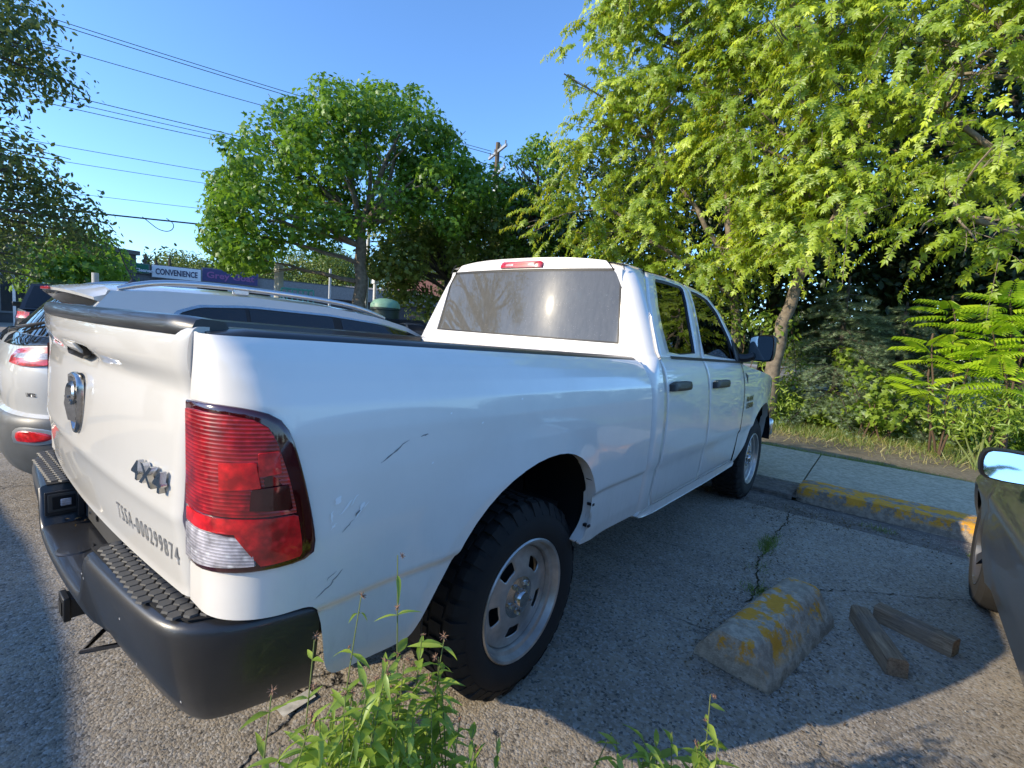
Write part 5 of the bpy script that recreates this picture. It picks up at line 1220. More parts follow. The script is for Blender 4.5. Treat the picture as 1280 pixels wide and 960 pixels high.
# local frame: y along the row, +x towards the camera
m = MB(); m.box((-4, 6, 1.5), (8, 50, 3.0)); m.build('wall', 'wall_dark', mall)
m = MB(); m.box((-3.7, 6, 3.45), (8.2, 50.4, 1.0)); m.build('sign_band', 'wall_grey', mall)
m = MB(); m.box((-4.2, 6, 4.0), (8.4, 50.8, .12)); m.build('roof', 'roof_shingle', mall)
for i in range(9):
    y = -8 + i * 3.1
    MB().box((.02, y, 1.3), (.06, 2.2, 2.1)).build('shop_window', 'far_window', mall)
    MB().box((.06, y + 1.45, 1.3), (.10, .25, 2.4)).build('pier', 'wall_grey', mall)
for y in (9.3, 12.1, 14.9, 5.6):
    m = MB(); m.add([(.45, y, 2.9), (.45, y + .9, 2.9), (1.5, y + 1.25, 2.0), (1.5, y + .35, 2.0), (.45, y, 2.75), (.45, y + .9, 2.75), (1.5, y + 1.25, 1.9), (1.5, y + .35, 1.9)], [(0, 1, 2, 3), (7, 6, 5, 4), (0, 3, 7, 4), (1, 5, 6, 2), (3, 2, 6, 7)]); m.build('canopy', 'wall_pale', mall)
def on_mall(px, py):
    p = at_plane(px, py, mall0 + mnorm * .55, mnorm) - mall0; return p.dot(mdir), p.z
def sign(px0, px1, pyt, pyb, mat, txt, tmat, label, size=.5, spacing=1.0):
    y0, zt = on_mall(px0, pyt); y1, zb_ = on_mall(px1, pyb); _, zt2 = on_mall(px1, pyt + (px1 - px0) * .045)
    zc = (zt + on_mall(px0, pyb)[1]) / 2; h = abs(zt - on_mall(px0, pyb)[1])
    s_ = MB().box((.55, (y0 + y1) / 2, zc), (.12, abs(y1 - y0), h)).build('shop_sign', mat, None, bevel=.01); s_.location = mall0; s_.rotation_euler = mall.rotation_euler; tag(s_, label, 'sign')
    fr_ = MB().box((.53, (y0 + y1) / 2, zc), (.10, abs(y1 - y0) + .10, h + .10)).build('sign_frame', 'wall_grey', s_)
    if txt:
        for line, zo, sz in txt:
            me = text_mesh(line, sz, .01, tmat, 'lettering', bold=.012, spacing=spacing); bb = [v.co.x for v in me.vertices]; wdt = max(bb) - min(bb); k = min(1.6, abs(y1 - y0) * .86 / wdt) if sz > .3 else 1
            wrap_mesh(me, lambda c: Vector((.625 + c.z, (y0 + y1) / 2 + c.x * k, zc + zo + c.y))); link('lettering', me, s_)
    return s_
sign(190, 251, 331, 346, 'sign_white', [('CONVENIENCE', -.02, .55)], 'sign_navy', 'white shop sign reading CONVENIENCE in dark capitals')
sign(253, 322, 335, 351, 'sign_purple', [('Grey Goat', .0, .62)], 'sign_pink', 'purple shop sign with pink lettering, right of the white one')
sign(138, 186, 326, 337, 'sign_green', [('Dynasty Tax Cleaners', -.12, .30)], 'sign_white', 'green shop sign with small white letters, left of the white one')
sign(10, 42, 303, 314, 'sign_red', [('FOODS', 0, .4)], 'sign_white', 'reddish shop sign seen between the trees at the left edge') if False else None
# pylon with a blue poster
def panel_sign(px, pyt, pyb, D, wpx, mats, label, cat='sign'):
    a, b = at(px, pyt, D), at(px, pyb, D); wd = (at(px + wpx, pyt, D) - a).length
    r_ = empty('pylon_sign', (a.x, a.y, 0), math.atan2(CAM[1] - a.y, CAM[0] - a.x) + math.pi / 2, label, cat)
    for sgn in (-1, 1): MB().box((sgn * wd * .52, 0, a.z / 2), (.10, .12, a.z)).build('post', 'pole_white', r_)
    h = (a.z - b.z) / len(mats)
    for i, mt in enumerate(mats): MB().box((0, 0, a.z - h * (i + .5)), (wd, .14, h * .94)).build('panel', mt, r_, bevel=.01)
panel_sign(40, 340, 358, 30, 12, ['sign_blue', 'sign_white'], 'small blue and white poster board above the parked dark cars')
panel_sign(28, 304, 316, 32, 24, ['sign_pink'], 'faded pink sign half hidden by leaves at the left edge')
a_ = at(-10, 372, 36); ds = empty('dark_shop', (a_.x, a_.y, 0), .25, 'dark flat-roofed shop behind the trees at the left edge', 'building')
MB().box((-3, 0, 2.2), (6, 13, 4.4)).build('wall', 'wall_dark', ds); MB().box((-3, 0, 4.5), (6.3, 13.3, .25)).build('roof', 'roof_shingle', ds)
for k in range(4): f_w = MB().box((.03, -4.8 + 3.1 * k, 1.5), (.08, 2.4, 2.0)).build('window', 'wall_grey', ds); MB().box((.08, -4.8 + 3.1 * k, 1.5), (.04, 2.2, 1.8)).build('pane', 'far_window', f_w)
# post, lamps and bins beyond the crossover
def post(px, pyt, D, r, mat, name, label, cat='post', pyb=None, top=None):
    a = at(px, pyt, D); p = empty(name, (a.x, a.y, 0), 0, label, cat)
    MB().tube([(0, 0, 0), (0, 0, a.z)], [r * 1.1, r], 10).build('shaft', mat, p); return p, a
p_, a_ = post(461, 288, 16, .055, 'galvanised', 'light_pole', 'tall thin galvanised pole right of the maple trunk', 'pole')
MB().box((0, 0, a_.z), (.5, .12, .06)).build('head', 'galvanised', p_, bevel=.02)
p_, a_ = post(469, 352, 17, .055, 'pole_white', 'bollard_lamp', 'white post with a square lamp head behind the bin', 'lamp'); MB().box((0, 0, a_.z + .03), (.17, .17, .22)).build('lamp_head', 'pole_white', p_, bevel=.02)
p_, a_ = post(489, 335, 20, .06, 'pole_white', 'street_lamp', 'white street lamp with a curved arm leaning right', 'street lamp')
rt = r_ * 1.0; MB().tube([(0, 0, a_.z - .7), (rt.x * .15, rt.y * .15, a_.z - .35), (rt.x * .6, rt.y * .6, a_.z - .08), (rt.x * .85, rt.y * .85, a_.z)], .04, 8).build('arm', 'pole_white', p_); MB().box((rt.x * 1.0, rt.y * 1.0, a_.z), (.4, .2, .08)).build('lamp_head', 'galvanised', p_, bevel=.02)
post(413, 336, 22, .05, 'galvanised', 'sign_post', 'thin grey post left of the maple trunk')
post(349, 330, 14, .11, 'wall_pale', 'white_post', 'thick off-white post rising behind the roof rail', 'post')
post(119, 341, 16, .07, 'wall_pale', 'white_marker_post', 'short white post behind the spoiler of the crossover', 'post')
p_, a_ = post(459, 326, 15.5, .02, 'galvanised', 'banner_pole', 'blue and red banner on a pole beside the trunk', 'banner'); MB().box((-.12, 0, a_.z - .35), (.02, .22, .7)).build('banner_cloth', 'banner_blue', p_); MB().box((-.12, 0, a_.z + .02), (.022, .22, .12)).build('banner_cloth', 'sign_red', p_)
# green-lidded bin
b0 = at(482, 376, 9.6); bin_ = empty('litter_bin', (b0.x, b0.y, 0), 0, 'dark round bin with a domed pale green lid under the maple', 'bin')
MB().lathe([(.0, 0), (.20, .0), (.25, .1), (.26, b0.z - .18), (.28, b0.z - .17), (.28, b0.z - .13), (.2, b0.z - .13)], 28).build('body', 'bin_green', bin_, smooth=40)
MB().lathe([(.275, b0.z - .13), (.27, b0.z - .07), (.22, b0.z + .0), (.12, b0.z + .035), (0, b0.z + .045)], 28).build('lid', 'bin_lid', bin_, smooth=60)
# turquoise rack
c0 = at(352, 360, 13.5); c1 = at(392, 362, 13.5); rk = empty('cycle_rack', (c0.x, c0.y, 0), 0, 'turquoise metal rack just above the roof rail', 'rack'); v = c1 - c0
m = MB(); m.tube([(0, 0, c0.z), (v.x, v.y, c0.z)], .025, 6); m.tube([(0, 0, c0.z - .15), (v.x, v.y, c0.z - .15)], .025, 6); m.build('rail', 'turquoise', rk)
for k in np.linspace(0, 1, 7): MB().tube([(v.x * k, v.y * k, 0), (v.x * k, v.y * k, c0.z)], .02, 6).build('upright', 'turquoise', rk)
# houses beyond the road
def house(px, D, w_, d_, h, rh, wall, roof, label, rz=0.4, windows=2):
    a = at(px, 380, D); t = empty('house', (a.x, a.y, 0), rz, label, 'house')
    MB().box((0, 0, h / 2), (w_, d_, h)).build('wall', wall, t)
    m = MB(); o_ = .4; m.add([(-w_ / 2 - o_, -d_ / 2 - o_, h), (w_ / 2 + o_, -d_ / 2 - o_, h), (w_ / 2 + o_, d_ / 2 + o_, h), (-w_ / 2 - o_, d_ / 2 + o_, h), (-w_ / 2 - o_, 0, h + rh), (w_ / 2 + o_, 0, h + rh)], [(0, 1, 5, 4), (2, 3, 4, 5), (0, 4, 3), (1, 2, 5), (3, 2, 1, 0)]); m.build('roof', roof, t, smooth=0)
    for i in range(windows):
        x = -w_ / 2 + w_ * (i + .5) / windows; f = MB().box((x, -d_ / 2 - .02, h * .55), (1.5, .08, 1.2)).build('window', 'wall_pale', t); MB().box((x, -d_ / 2 - .06, h * .55), (1.3, .04, 1.0)).build('pane', 'far_window', f)
    MB().box((w_ * .3, -d_ / 2 - .03, 1.05), (.95, .07, 2.1)).build('door', 'wall_beige', t)
house(492, 60, 11, 8, 3.0, 2.2, 'brick_red', 'roof_pale', 'brick bungalow with a pale grey roof behind the street lamp', .75)
house(440, 75, 12, 8, 3.2, 2.0, 'wall_pale', 'roof_shingle', 'pale house behind the maple trunk', .9, 3)
house(535, 62, 9, 8, 4.2, 2.6, 'wall_beige', 'brick_red', 'beige house with a reddish roof glimpsed right of the street lamp', .6)
house(385, 85, 14, 9, 5.0, 2.4, 'brick_red', 'roof_shingle', 'red brick house left of the maple trunk, far off', 1.1, 3)
# ------------------------------------------------------------------ utility poles and wires
PA = at(618, 250, 26); PB = at(-420, 250, 30)
def util_pole(p, top, label, rz, arms=True, light=True):
    t = empty('utility_pole', (p.x, p.y, 0), rz, label, 'utility pole')
    MB().tube([(0, 0, 0), (0, 0, top)], [.16, .11], 12).build('shaft', 'pole_wood', t)
    for z in (top - .45, top - 1.5):
        ca = MB().box((0, 0, z), (2.4, .10, .12)).build('crossarm', 'galvanised', t)
        for x in (-1.05, -.4, .4, 1.05): MB().lathe([(.03, 0), (.05, .05), (.03, .12), (.05, .17), (0, .2)], 8, 'Z', (x, 0, z + .06)).build('insulator', 'wall_grey', ca)
    MB().lathe([(0, -.45), (.22, -.42), (.24, .3), (.2, .42), (0, .45)], 16, 'Z', (.35, 0, top - 2.6)).build('transformer', 'galvanised', t)
    return t
topA = at(618, 178, 26).z
wdir = math.atan2(PB.y - PA.y, PB.x - PA.x)
util_pole(PA, topA, 'wooden utility pole with crossarms standing between the two round trees', wdir + math.pi / 2)
util_pole(PB, topA + 1.0, 'wooden utility pole carrying the same wires, just outside the left edge', wdir + math.pi / 2)
util_pole(Vector((-14, -31, 0)), 10.0, 'wooden utility pole behind the camera, mirrored in the rear window', .3)
util_pole(Vector((-17.2, -30, 0)), 9.2, 'second utility pole behind the camera, mirrored in the rear window', -.5)
pn = Vector((-(PB.y - PA.y), PB.x - PA.x, 0)).normalized()
def wire(l, r, rad, mat, label, sag=.25, off=0.0):
    P0 = PA + pn * off; a = at_plane(*l, P0, pn); b = at_plane(*r, P0, pn); d = (b - a); d /= math.hypot(d.x, d.y)
    # run on to both poles
    ta = (Vector((PB.x, PB.y, 0)) + pn * off - a).dot(Vector((d.x, d.y, 0))); tb = (Vector((PA.x, PA.y, 0)) + pn * off - a).dot(Vector((d.x, d.y, 0)))
    tb_ = (b - a).length; pts = [a + d * t for t in np.linspace(ta, tb, 40)]
    q = [(p.x, p.y, p.z + sag * ((2 * (t - ta) / (tb - ta) - 1) ** 2 - .4)) for p, t in zip(pts, np.linspace(ta, tb, 40))]
    o = MB().tube(q, rad, 5).build('overhead_wire', mat, smooth=60); tag(o, label, 'wire', 'overhead wires'); return o
W_ = [((48, 15), (360, 113), .014, 'topmost of the overhead wires'), ((48, 20), (360, 117), .014, 'second overhead wire, close under the topmost'), ((30, 45), (335, 131), .013, 'third overhead wire down, running alone'), ((70, 113), (280, 163), .015, 'upper wire of the close group of three'), ((65, 120), (275, 167), .012, 'middle wire of the close group of three'), ((60, 126), (262, 170), .013, 'lowest wire of the close group of three'),
      ((20, 170), (272, 213), .011, 'overhead wire halfway down, upper of two single ones'), ((40, 193), (270, 228), .010, 'overhead wire halfway down, lower of two single ones'), ((85, 238), (255, 258), .009, 'thin overhead wire just above the thick cable')]
for i, (l, r, rad, lab) in enumerate(W_): wire(l, r, rad, 'wire_grey', lab, .25, (-.9, .9, 0, -.5, .4, .9, 0, .3, 0)[i])
cb = wire((90, 262), (262, 280), .032, 'wire_black', 'thick black overhead cable with a loop hanging from it', .12)
m = MB(); lp = [at_plane(x, y, PA, pn) for x, y in ((178, 271), (188, 279), (198, 287), (210, 290), (217, 286), (217, 279), (208, 273))]; m.tube([tuple(p) for p in smoothline([tuple(p) for p in lp], 24, 2)], .016, 5); m.build('cable_loop', 'wire_black', cb)
# ================================================================== VEGETATION
def nrm_(a): return a / (np.linalg.norm(a, axis=-1, keepdims=True) + 1e-9)
def blob_leaves(centres, radii, per, droop=.3, flat=.7, shell=.55, squash=.85):
    P, Rr, Tn = [], [], []
    for c, r in zip(centres, radii):
        n = max(8, int(per * r * r)); d = nrm_(RS.randn(n, 3)); rad = r * (shell + (1 - shell) * RS.rand(n) ** .6) * (0.75 + .35 * RS.rand(n))
        p = np.array(c) + d * rad[:, None] * [1, 1, squash]; P.append(p)
        up = nrm_(d * .9 + [0, 0, .45]); nr = nrm_(up + RS.randn(n, 3) * flat * .6); t = RS.randn(n, 3) * .7 + d * .8; t[:, 2] -= droop
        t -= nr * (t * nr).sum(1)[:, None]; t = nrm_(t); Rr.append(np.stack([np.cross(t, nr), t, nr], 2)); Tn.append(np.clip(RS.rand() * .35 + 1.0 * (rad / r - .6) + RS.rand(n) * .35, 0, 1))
    return np.concatenate(P), np.concatenate(Rr), np.concatenate(Tn)
def sprays(centres, radii, per, length=(.5, .9), k=11, droop=.55, size=.17, outward=None):
    "drooping branchlets carrying compound leaves: tint turns paler towards the tips"
    P, Rr, Tn, Sz, tw = [], [], [], [], []
    for c, r in zip(centres, radii):
        n = max(3, int(per * r * r)); cb = RS.rand() ** 1.3
        for _ in range(n):
            d = nrm_(RS.randn(3) * [1, 1, .55] + (np.array(outward) * .5 if outward is not None else 0)); s = np.array(c) + d * r * (.2 + .5 * RS.rand()); L = RS.uniform(*length) * (.7 + .3 * r)
            tt = np.linspace(.12, 1, k); dr = droop * (.6 + .8 * RS.rand())
            p = s + d * L * tt[:, None]; p[:, 2] += .12 * L * tt - dr * L * tt ** 2
            side = nrm_(np.cross(d, [0, 0, 1])); sg = np.where(np.arange(k) % 2 == 0, 1, -1)[:, None]
            t = d * .55 + side * sg * .75 + RS.randn(k, 3) * .25; t[:, 2] -= .75 + .5 * tt
            t = nrm_(t); nr = np.array([0, 0, .35]) + d * .7 + np.array([-.35, -.65, .2]) * .35 + RS.randn(k, 3) * .40; nr -= t * (nr * t).sum(1)[:, None]; nr = nrm_(nr)
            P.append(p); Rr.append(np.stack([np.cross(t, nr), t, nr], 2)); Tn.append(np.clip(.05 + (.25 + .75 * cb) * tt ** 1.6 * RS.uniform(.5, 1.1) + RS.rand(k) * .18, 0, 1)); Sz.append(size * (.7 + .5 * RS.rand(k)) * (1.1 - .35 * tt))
            tw.append((s, p[k // 2], p[-1]))
    return np.concatenate(P), np.concatenate(Rr), np.concatenate(Tn), np.concatenate(Sz), tw
def crown_blobs(c, rad, n, r=(.45, .8), lo=.55, seed=None, zmin=-1.0):
    "clump centres spread through an ellipsoid, more of them near its surface"
    out = []; c = np.array(c); rad = np.array(rad)
    while len(out) < n:
        d = nrm_(RS.randn(3))
        if d[2] < zmin: continue
        q = lo + (1 - lo) * RS.rand() ** .5; out.append((c + d * rad * q, RS.uniform(*r)))
    return [o[0] for o in out], [o[1] for o in out]
def limb(m, a, b, r0, r1, bend=.12, n=7, k=7):
    a, b = np.array(a, float), np.array(b, float); L = np.linalg.norm(b - a); off = RS.randn(3) * bend * .7 * L; off[2] = abs(off[2]) * .6
    pts = [a + (b - a) * t + off * math.sin(math.pi * t) + RS.randn(3) * .006 * L * (0 < t < 1) for t in np.linspace(0, 1, n)]
    m.tube([tuple(p) for p in pts], list(np.linspace(r0, r1, n)), k); return pts
def tree(name, label, base, fork, centres, radii, trunk_r, bark, leafmat, kind='blob', per=260, size=.12, tv=MAPLE_V, tf=MAPLE_F, stems=None, group=None, limbs=.5, **kw):
    base = np.array(base, float); t = empty(name, tuple(base), 0, label, 'tree', group); loc = lambda p: np.array(p) - base
    m = MB(); stems = stems or [(base - [0, 0, .1], fork, trunk_r)]
    ends = []
    for a, b, r in stems:
        pts = limb(m, loc(a), loc(b), r * 1.15, r * .7, .05, 9, 10); ends += [(p, r) for p in pts[3:]]
    idx = RS.permutation(len(centres))[:max(6, int(len(centres) * limbs))]
    for i in idx:
        c = loc(centres[i]); j = min(range(len(ends)), key=lambda q: np.linalg.norm(ends[q][0] - c) + .8 * abs(ends[q][0][2] - c[2] + .4)); a, r = ends[j]
        limb(m, a, c, r * .38, .012, .12, 7, 5)
        for _ in range(2): limb(m, a + (c - a) * .6, c + RS.randn(3) * radii[i] * .6, r * .12, .006, .1, 4, 4)
    m.build('trunk', bark, t, smooth=60, fix=False)
    if kind == 'blob':
        P, Rr, Tn = blob_leaves([loc(c) for c in centres], radii, per, **kw); Sz = size * RS.uniform(.65, 1.25, len(P))
    else:
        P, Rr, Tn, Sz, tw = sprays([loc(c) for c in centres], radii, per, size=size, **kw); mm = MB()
        for a, b, c in tw[::2]: mm.tube([tuple(a), tuple(b), tuple(c)], [.007, .005, .003], 3, cap=False)
        tg_ = mm.build('twigs', bark, t, smooth=60, fix=False); tg_['kind'] = 'stuff'
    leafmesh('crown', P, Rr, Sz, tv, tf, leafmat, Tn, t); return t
def V3(px, py, D): return np.array(at(px, py, D))
# ---- the round maple in the middle left
def px_blobs(lst):
    C, Rr = [], []
    for px, py, D, r in lst: C.append(V3(px, py, D)); Rr.append(r)
    return C, Rr
def scatter(x0, x1, y0f, y1f, D0, D1, n, r):
    L = []
    for _ in range(n):
        px = RS.uniform(x0, x1); y0, y1 = y0f(px), y1f(px); L.append((px, RS.uniform(y0, y1), RS.uniform(D0, D1), RS.uniform(*r)))
    return L
mtop = lambda p: float(np.interp(p, [262, 290, 340, 400, 520, 560, 598], [285, 200, 150, 118, 118, 165, 225]))
mlow = lambda p: float(np.interp(p, [262, 300, 350, 420, 470, 520, 598], [305, 332, 330, 300, 280, 282, 305]))
C_, R_ = px_blobs(scatter(268, 598, mtop, mlow, 11.4, 14.6, 150, (.34, .58)))
for px, py in ((278, 170), (400, 98), (430, 100), (463, 108), (485, 104), (515, 108), (545, 140), (575, 175), (590, 205), (270, 265), (268, 300), (300, 318), (340, 128), (315, 160), (282, 320), (262, 285), (330, 322)):
    C_.append(V3(px, py + 8, 12.6 + RS.rand())); R_.append(.27)
g0 = V3(447, 372, 12.6)
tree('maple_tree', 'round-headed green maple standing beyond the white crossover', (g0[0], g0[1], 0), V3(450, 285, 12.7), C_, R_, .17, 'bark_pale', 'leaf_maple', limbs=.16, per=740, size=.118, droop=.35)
# ---- lower, darker tree in front of the wires, just left of the cab
C_, R_ = crown_blobs(V3(545, 330, 14.5), (1.9, 1.9, 1.45), 40, (.4, .7), .45)
C2, R2_ = crown_blobs(V3(600, 300, 15.5), (2.0, 2.0, 1.6), 34, (.45, .7), .5)
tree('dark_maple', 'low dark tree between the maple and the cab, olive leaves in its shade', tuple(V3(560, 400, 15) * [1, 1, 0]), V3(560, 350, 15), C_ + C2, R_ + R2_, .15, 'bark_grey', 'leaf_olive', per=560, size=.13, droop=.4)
C_, R_ = crown_blobs(V3(672, 268, 15.0), (1.25, 1.25, 2.1), 40, (.35, .6), .45)
C_ += [V3(px_, py_, 14.5) for px_, py_ in ((600, 235), (615, 215), (632, 232), (610, 262), (640, 260), (598, 285), (628, 290), (655, 240), (700, 225), (718, 245), (640, 315), (600, 320), (705, 280))]; R_ += [.42] * 13
C_ += [V3(668, 178, 15), V3(660, 195, 15), V3(640, 200, 15), V3(690, 200, 15)]; R_ += [.28, .34, .25, .3]
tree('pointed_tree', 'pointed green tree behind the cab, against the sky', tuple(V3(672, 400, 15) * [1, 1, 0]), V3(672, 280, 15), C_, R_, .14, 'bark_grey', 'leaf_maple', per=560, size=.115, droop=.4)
# ---- box elders on the right
top = lambda px: float(np.interp(px, [690, 715, 740, 770, 800], [150, 60, 10, -60, -120]))
low = lambda px: float(np.interp(px, [660, 720, 800, 900, 960, 1040, 1280], [300, 330, 350, 360, 330, 290, 270]))
L1 = scatter(725, 935, lambda p: top(p) + 30, low, 10.2, 12.0, 66, (.45, .75)) + [(705, 92, 10.6, .26), (722, 60, 10.6, .35), (735, 25, 10.6, .35), (745, 100, 10.8, .35), (738, 152, 10.7, .25), (755, 140, 10.7, .35), (700, 232, 11.0, .32), (678, 262, 11.0, .30), (660, 284, 11, .22), (665, 235, 11.5, .25), (718, 205, 11, .35), (690, 300, 11, .3), (740, 250, 10.8, .45), (730, 300, 10.8, .45), (760, 330, 10.6, .4), (800, 345, 10.3, .4), (770, 5, 10.8, .5), (800, -40, 10.8, .6)]
C_, R_ = px_blobs(L1); b1 = V3(930, 455, 11.4)
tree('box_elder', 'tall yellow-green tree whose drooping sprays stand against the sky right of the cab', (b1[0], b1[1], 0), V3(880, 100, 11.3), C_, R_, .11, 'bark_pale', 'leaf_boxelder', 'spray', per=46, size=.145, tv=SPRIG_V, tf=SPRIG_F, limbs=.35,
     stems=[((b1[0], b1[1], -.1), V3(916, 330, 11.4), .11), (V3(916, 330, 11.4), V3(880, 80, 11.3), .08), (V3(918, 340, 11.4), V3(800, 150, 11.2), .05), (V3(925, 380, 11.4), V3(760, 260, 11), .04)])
L2 = scatter(900, 1100, lambda p: -90, lambda p: low(p) - 10, 9.2, 11.2, 62, (.40, .68)) + [(985, 305, 8.8, .42), (1000, 322, 8.7, .30), (1010, 285, 8.8, .4), (960, 300, 9, .35), (1060, 255, 8.6, .35), (1085, 265, 8.7, .28), (1030, 80, 8.6, .35), (975, 35, 8.7, .4), (1110, 35, 8.6, .35), (1090, 215, 8.8, .3), (920, 250, 9.5, .5), (890, 330, 9.8, .4)]
C_, R_ = px_blobs(L2); b2 = V3(968, 440, 10.3)
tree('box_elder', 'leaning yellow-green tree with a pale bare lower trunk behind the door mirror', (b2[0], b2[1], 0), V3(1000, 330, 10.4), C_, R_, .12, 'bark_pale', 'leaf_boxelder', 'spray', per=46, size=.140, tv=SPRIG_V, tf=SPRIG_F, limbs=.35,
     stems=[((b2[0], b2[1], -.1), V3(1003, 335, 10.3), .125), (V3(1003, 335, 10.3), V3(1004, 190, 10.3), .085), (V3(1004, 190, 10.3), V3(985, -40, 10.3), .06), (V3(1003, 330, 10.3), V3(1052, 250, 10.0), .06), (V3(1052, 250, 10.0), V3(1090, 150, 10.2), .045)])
L3 = scatter(1090, 1330, lambda p: -90, lambda p: 255, 9.6, 12.0, 50, (.35, .60)) + [(1180, 285, 8.8, .40), (1220, 300, 8.8, .42), (1255, 290, 8.8, .4), (1290, 300, 8.8, .4), (1150, 290, 9.0, .35), (1240, 60, 9, .35), (1235, 150, 9, .35), (1255, 170, 9, .3), (1200, 75, 9, .3), (1140, 55, 9, .35)]
C_, R_ = px_blobs(L3); b3 = V3(1330, 470, 11.5)
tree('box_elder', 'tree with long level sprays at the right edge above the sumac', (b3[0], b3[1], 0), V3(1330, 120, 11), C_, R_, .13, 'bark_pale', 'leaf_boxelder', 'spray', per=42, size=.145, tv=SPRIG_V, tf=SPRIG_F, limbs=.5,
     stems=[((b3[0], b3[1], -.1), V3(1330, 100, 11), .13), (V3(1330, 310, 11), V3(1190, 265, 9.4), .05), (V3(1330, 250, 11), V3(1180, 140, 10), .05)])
# dark trees standing behind them
for (px, py, D, rad, n, lab) in ((1130, 150, 15.5, (2.6, 2.2, 3.6), 60, 'dark broad-leaved tree behind the box elders, above the spruce'), (1290, 180, 14.5, (2.4, 2.0, 4.2), 56, 'dark tree at the right edge behind the level sprays'), (960, 180, 16.5, (2.6, 2.4, 3.6), 52, 'dark tree behind the leaning trunk'), (820, 230, 17.5, (2.8, 2.6, 3.0), 46, 'dark tree behind the tall yellow-green tree, right of the cab')):
    C_, R_ = crown_blobs(V3(px, py, D), rad, n, (.5, .9), .35); g = V3(px, 430, D)
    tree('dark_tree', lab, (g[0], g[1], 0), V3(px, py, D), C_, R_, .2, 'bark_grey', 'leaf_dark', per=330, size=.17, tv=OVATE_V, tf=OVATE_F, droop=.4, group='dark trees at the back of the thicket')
# thicket wall low down at the back
C_ = [V3(px, py, D) for px, py, D in zip(RS.uniform(640, 1420, 260), RS.uniform(215, 450, 260), RS.uniform(13.5, 18, 260))]
P, Rr, Tn = blob_leaves(C_, [.8] * len(C_), 230, squash=1.0); o = leafmesh('thicket', P, Rr, .20 * RS.uniform(.6, 1.3, len(P)), OVATE_V, OVATE_F, 'leaf_dark', Tn); o['kind'] = 'stuff'
# ---- trees on the left edge
L4 = [(px, py, RS.uniform(9.0, 11.0), RS.uniform(.35, .55)) for px, py in ((-20, 5), (10, 15), (35, 18), (15, 45), (45, 70), (60, 95), (30, 95), (5, 80), (-20, 60), (0, 118), (-30, 110), (70, 98), (-60, 30), (-60, 90), (20, 70), (-10, 30))]
L4 += [(px, py, RS.uniform(9.5, 12.0), RS.uniform(.38, .6)) for px, py in ((-20, 190), (5, 185), (30, 205), (10, 215), (45, 225), (60, 240), (30, 240), (0, 245), (75, 255), (95, 275), (60, 265), (35, 270), (5, 275), (-20, 260), (85, 285), (105, 292), (50, 290), (20, 295), (-10, 300), (-40, 230), (-40, 290), (0, 325), (-20, 330), (15, 318))]
C_, R_ = px_blobs(L4); C_ += [np.array([-7.2, -4.6, 4.9]) + RS.randn(3) * [1.3, 1.3, .9] for _ in range(26)]; R_ += [.6] * 26; b4 = np.array([-7.2, -4.6, 0.])
tree('ash_tree', 'tree reaching in from the left edge with fine dark foliage against the sky', b4, b4 + [0, 0, 4.2], C_, R_, .22, 'bark_grey', 'leaf_bluegreen', per=800, size=.085, tv=OVATE_V, tf=OVATE_F, droop=.5, flat=1.0, shell=.2)
C_, R_ = px_blobs([(px, py, RS.uniform(19, 21.5), RS.uniform(.7, 1.0)) for px, py in ((60, 330), (80, 318), (100, 310), (120, 322), (130, 338), (100, 335), (75, 345), (55, 345), (125, 350), (95, 300), (115, 305), (90, 350), (140, 345), (65, 318))])
g = V3(95, 372, 20.5)
tree('small_maple', 'smaller lighter tree in front of the shops, above the black crossover', (g[0], g[1], 0), V3(97, 335, 20.5), C_, R_, .14, 'bark_grey', 'leaf_maple', per=230, size=.19, droop=.35)
# ---- trees behind the shops and far rows
def far_tree(px, pyt, D, wd, kind, lab):
    a = V3(px, pyt, D); h = a[2]; b = np.array([a[0], a[1], 0])
    if kind == 'conifer':
        C = [b + [0, 0, z] for z in np.linspace(h * .35, h * .98, 9)]; Rr_ = [wd * (1.05 - z) * .9 + .1 for z in np.linspace(.1, 1, 9)]
        tree('conifer', lab, b, b + [0, 0, h * .95], C, Rr_, .18, 'bark_grey', 'leaf_dark', per=120, size=.30, tv=OVATE_V, tf=OVATE_F, limbs=.1, group='conifers behind the shops')
    else:
        C, Rr_ = crown_blobs(b + [0, 0, h * .62], (wd, wd, h * .36), 22, (wd * .35, wd * .5), .4)
        tree('far_tree', lab, b, b + [0, 0, h * .6], C, Rr_, .25, 'bark_grey', 'leaf_olive', per=90, size=.32, tv=OVATE_V, tf=OVATE_F, limbs=.2, group='far broad-leaved trees')
for (px, pyt), wh in zip(((158, 312), (182, 316), (150, 320), (168, 322), (195, 322), (212, 320)), ('tallest of the distant conifers, above the green sign', 'distant conifer right above the left end of the white sign', 'leftmost distant conifer, by the crossover antenna', 'short distant conifer between the two tall ones', 'low distant conifer over the first letters of CONVENIENCE', 'low distant conifer over the middle of the white sign')): far_tree(px, pyt, 58 + RS.rand() * 5, 1.3, 'conifer', wh)
for (px, pyt, wd), wh in zip(((238, 314, 3.4), (262, 322, 2.6), (285, 322, 3.2), (310, 318, 3.5), (340, 315, 4), (370, 318, 4), (402, 312, 4.5), (430, 318, 4), (505, 300, 5), (545, 310, 5), (590, 300, 6), (640, 300, 6)), ('distant round tree above the right end of the white sign', 'small distant tree between the white and purple signs', 'distant tree above the purple sign', 'distant tree over the right end of the purple sign', 'distant tree behind the thick off-white post', 'distant tree between the off-white post and the thin grey post', 'distant tree behind the thin grey post', 'distant tree just left of the maple trunk', 'distant tree behind the street lamp', 'distant tree right of the street lamp', 'distant tree behind the low dark tree', 'distant tree hidden behind the cab roof')):
    far_tree(px, pyt, 66 + RS.rand() * 12, wd, 'broad', wh)
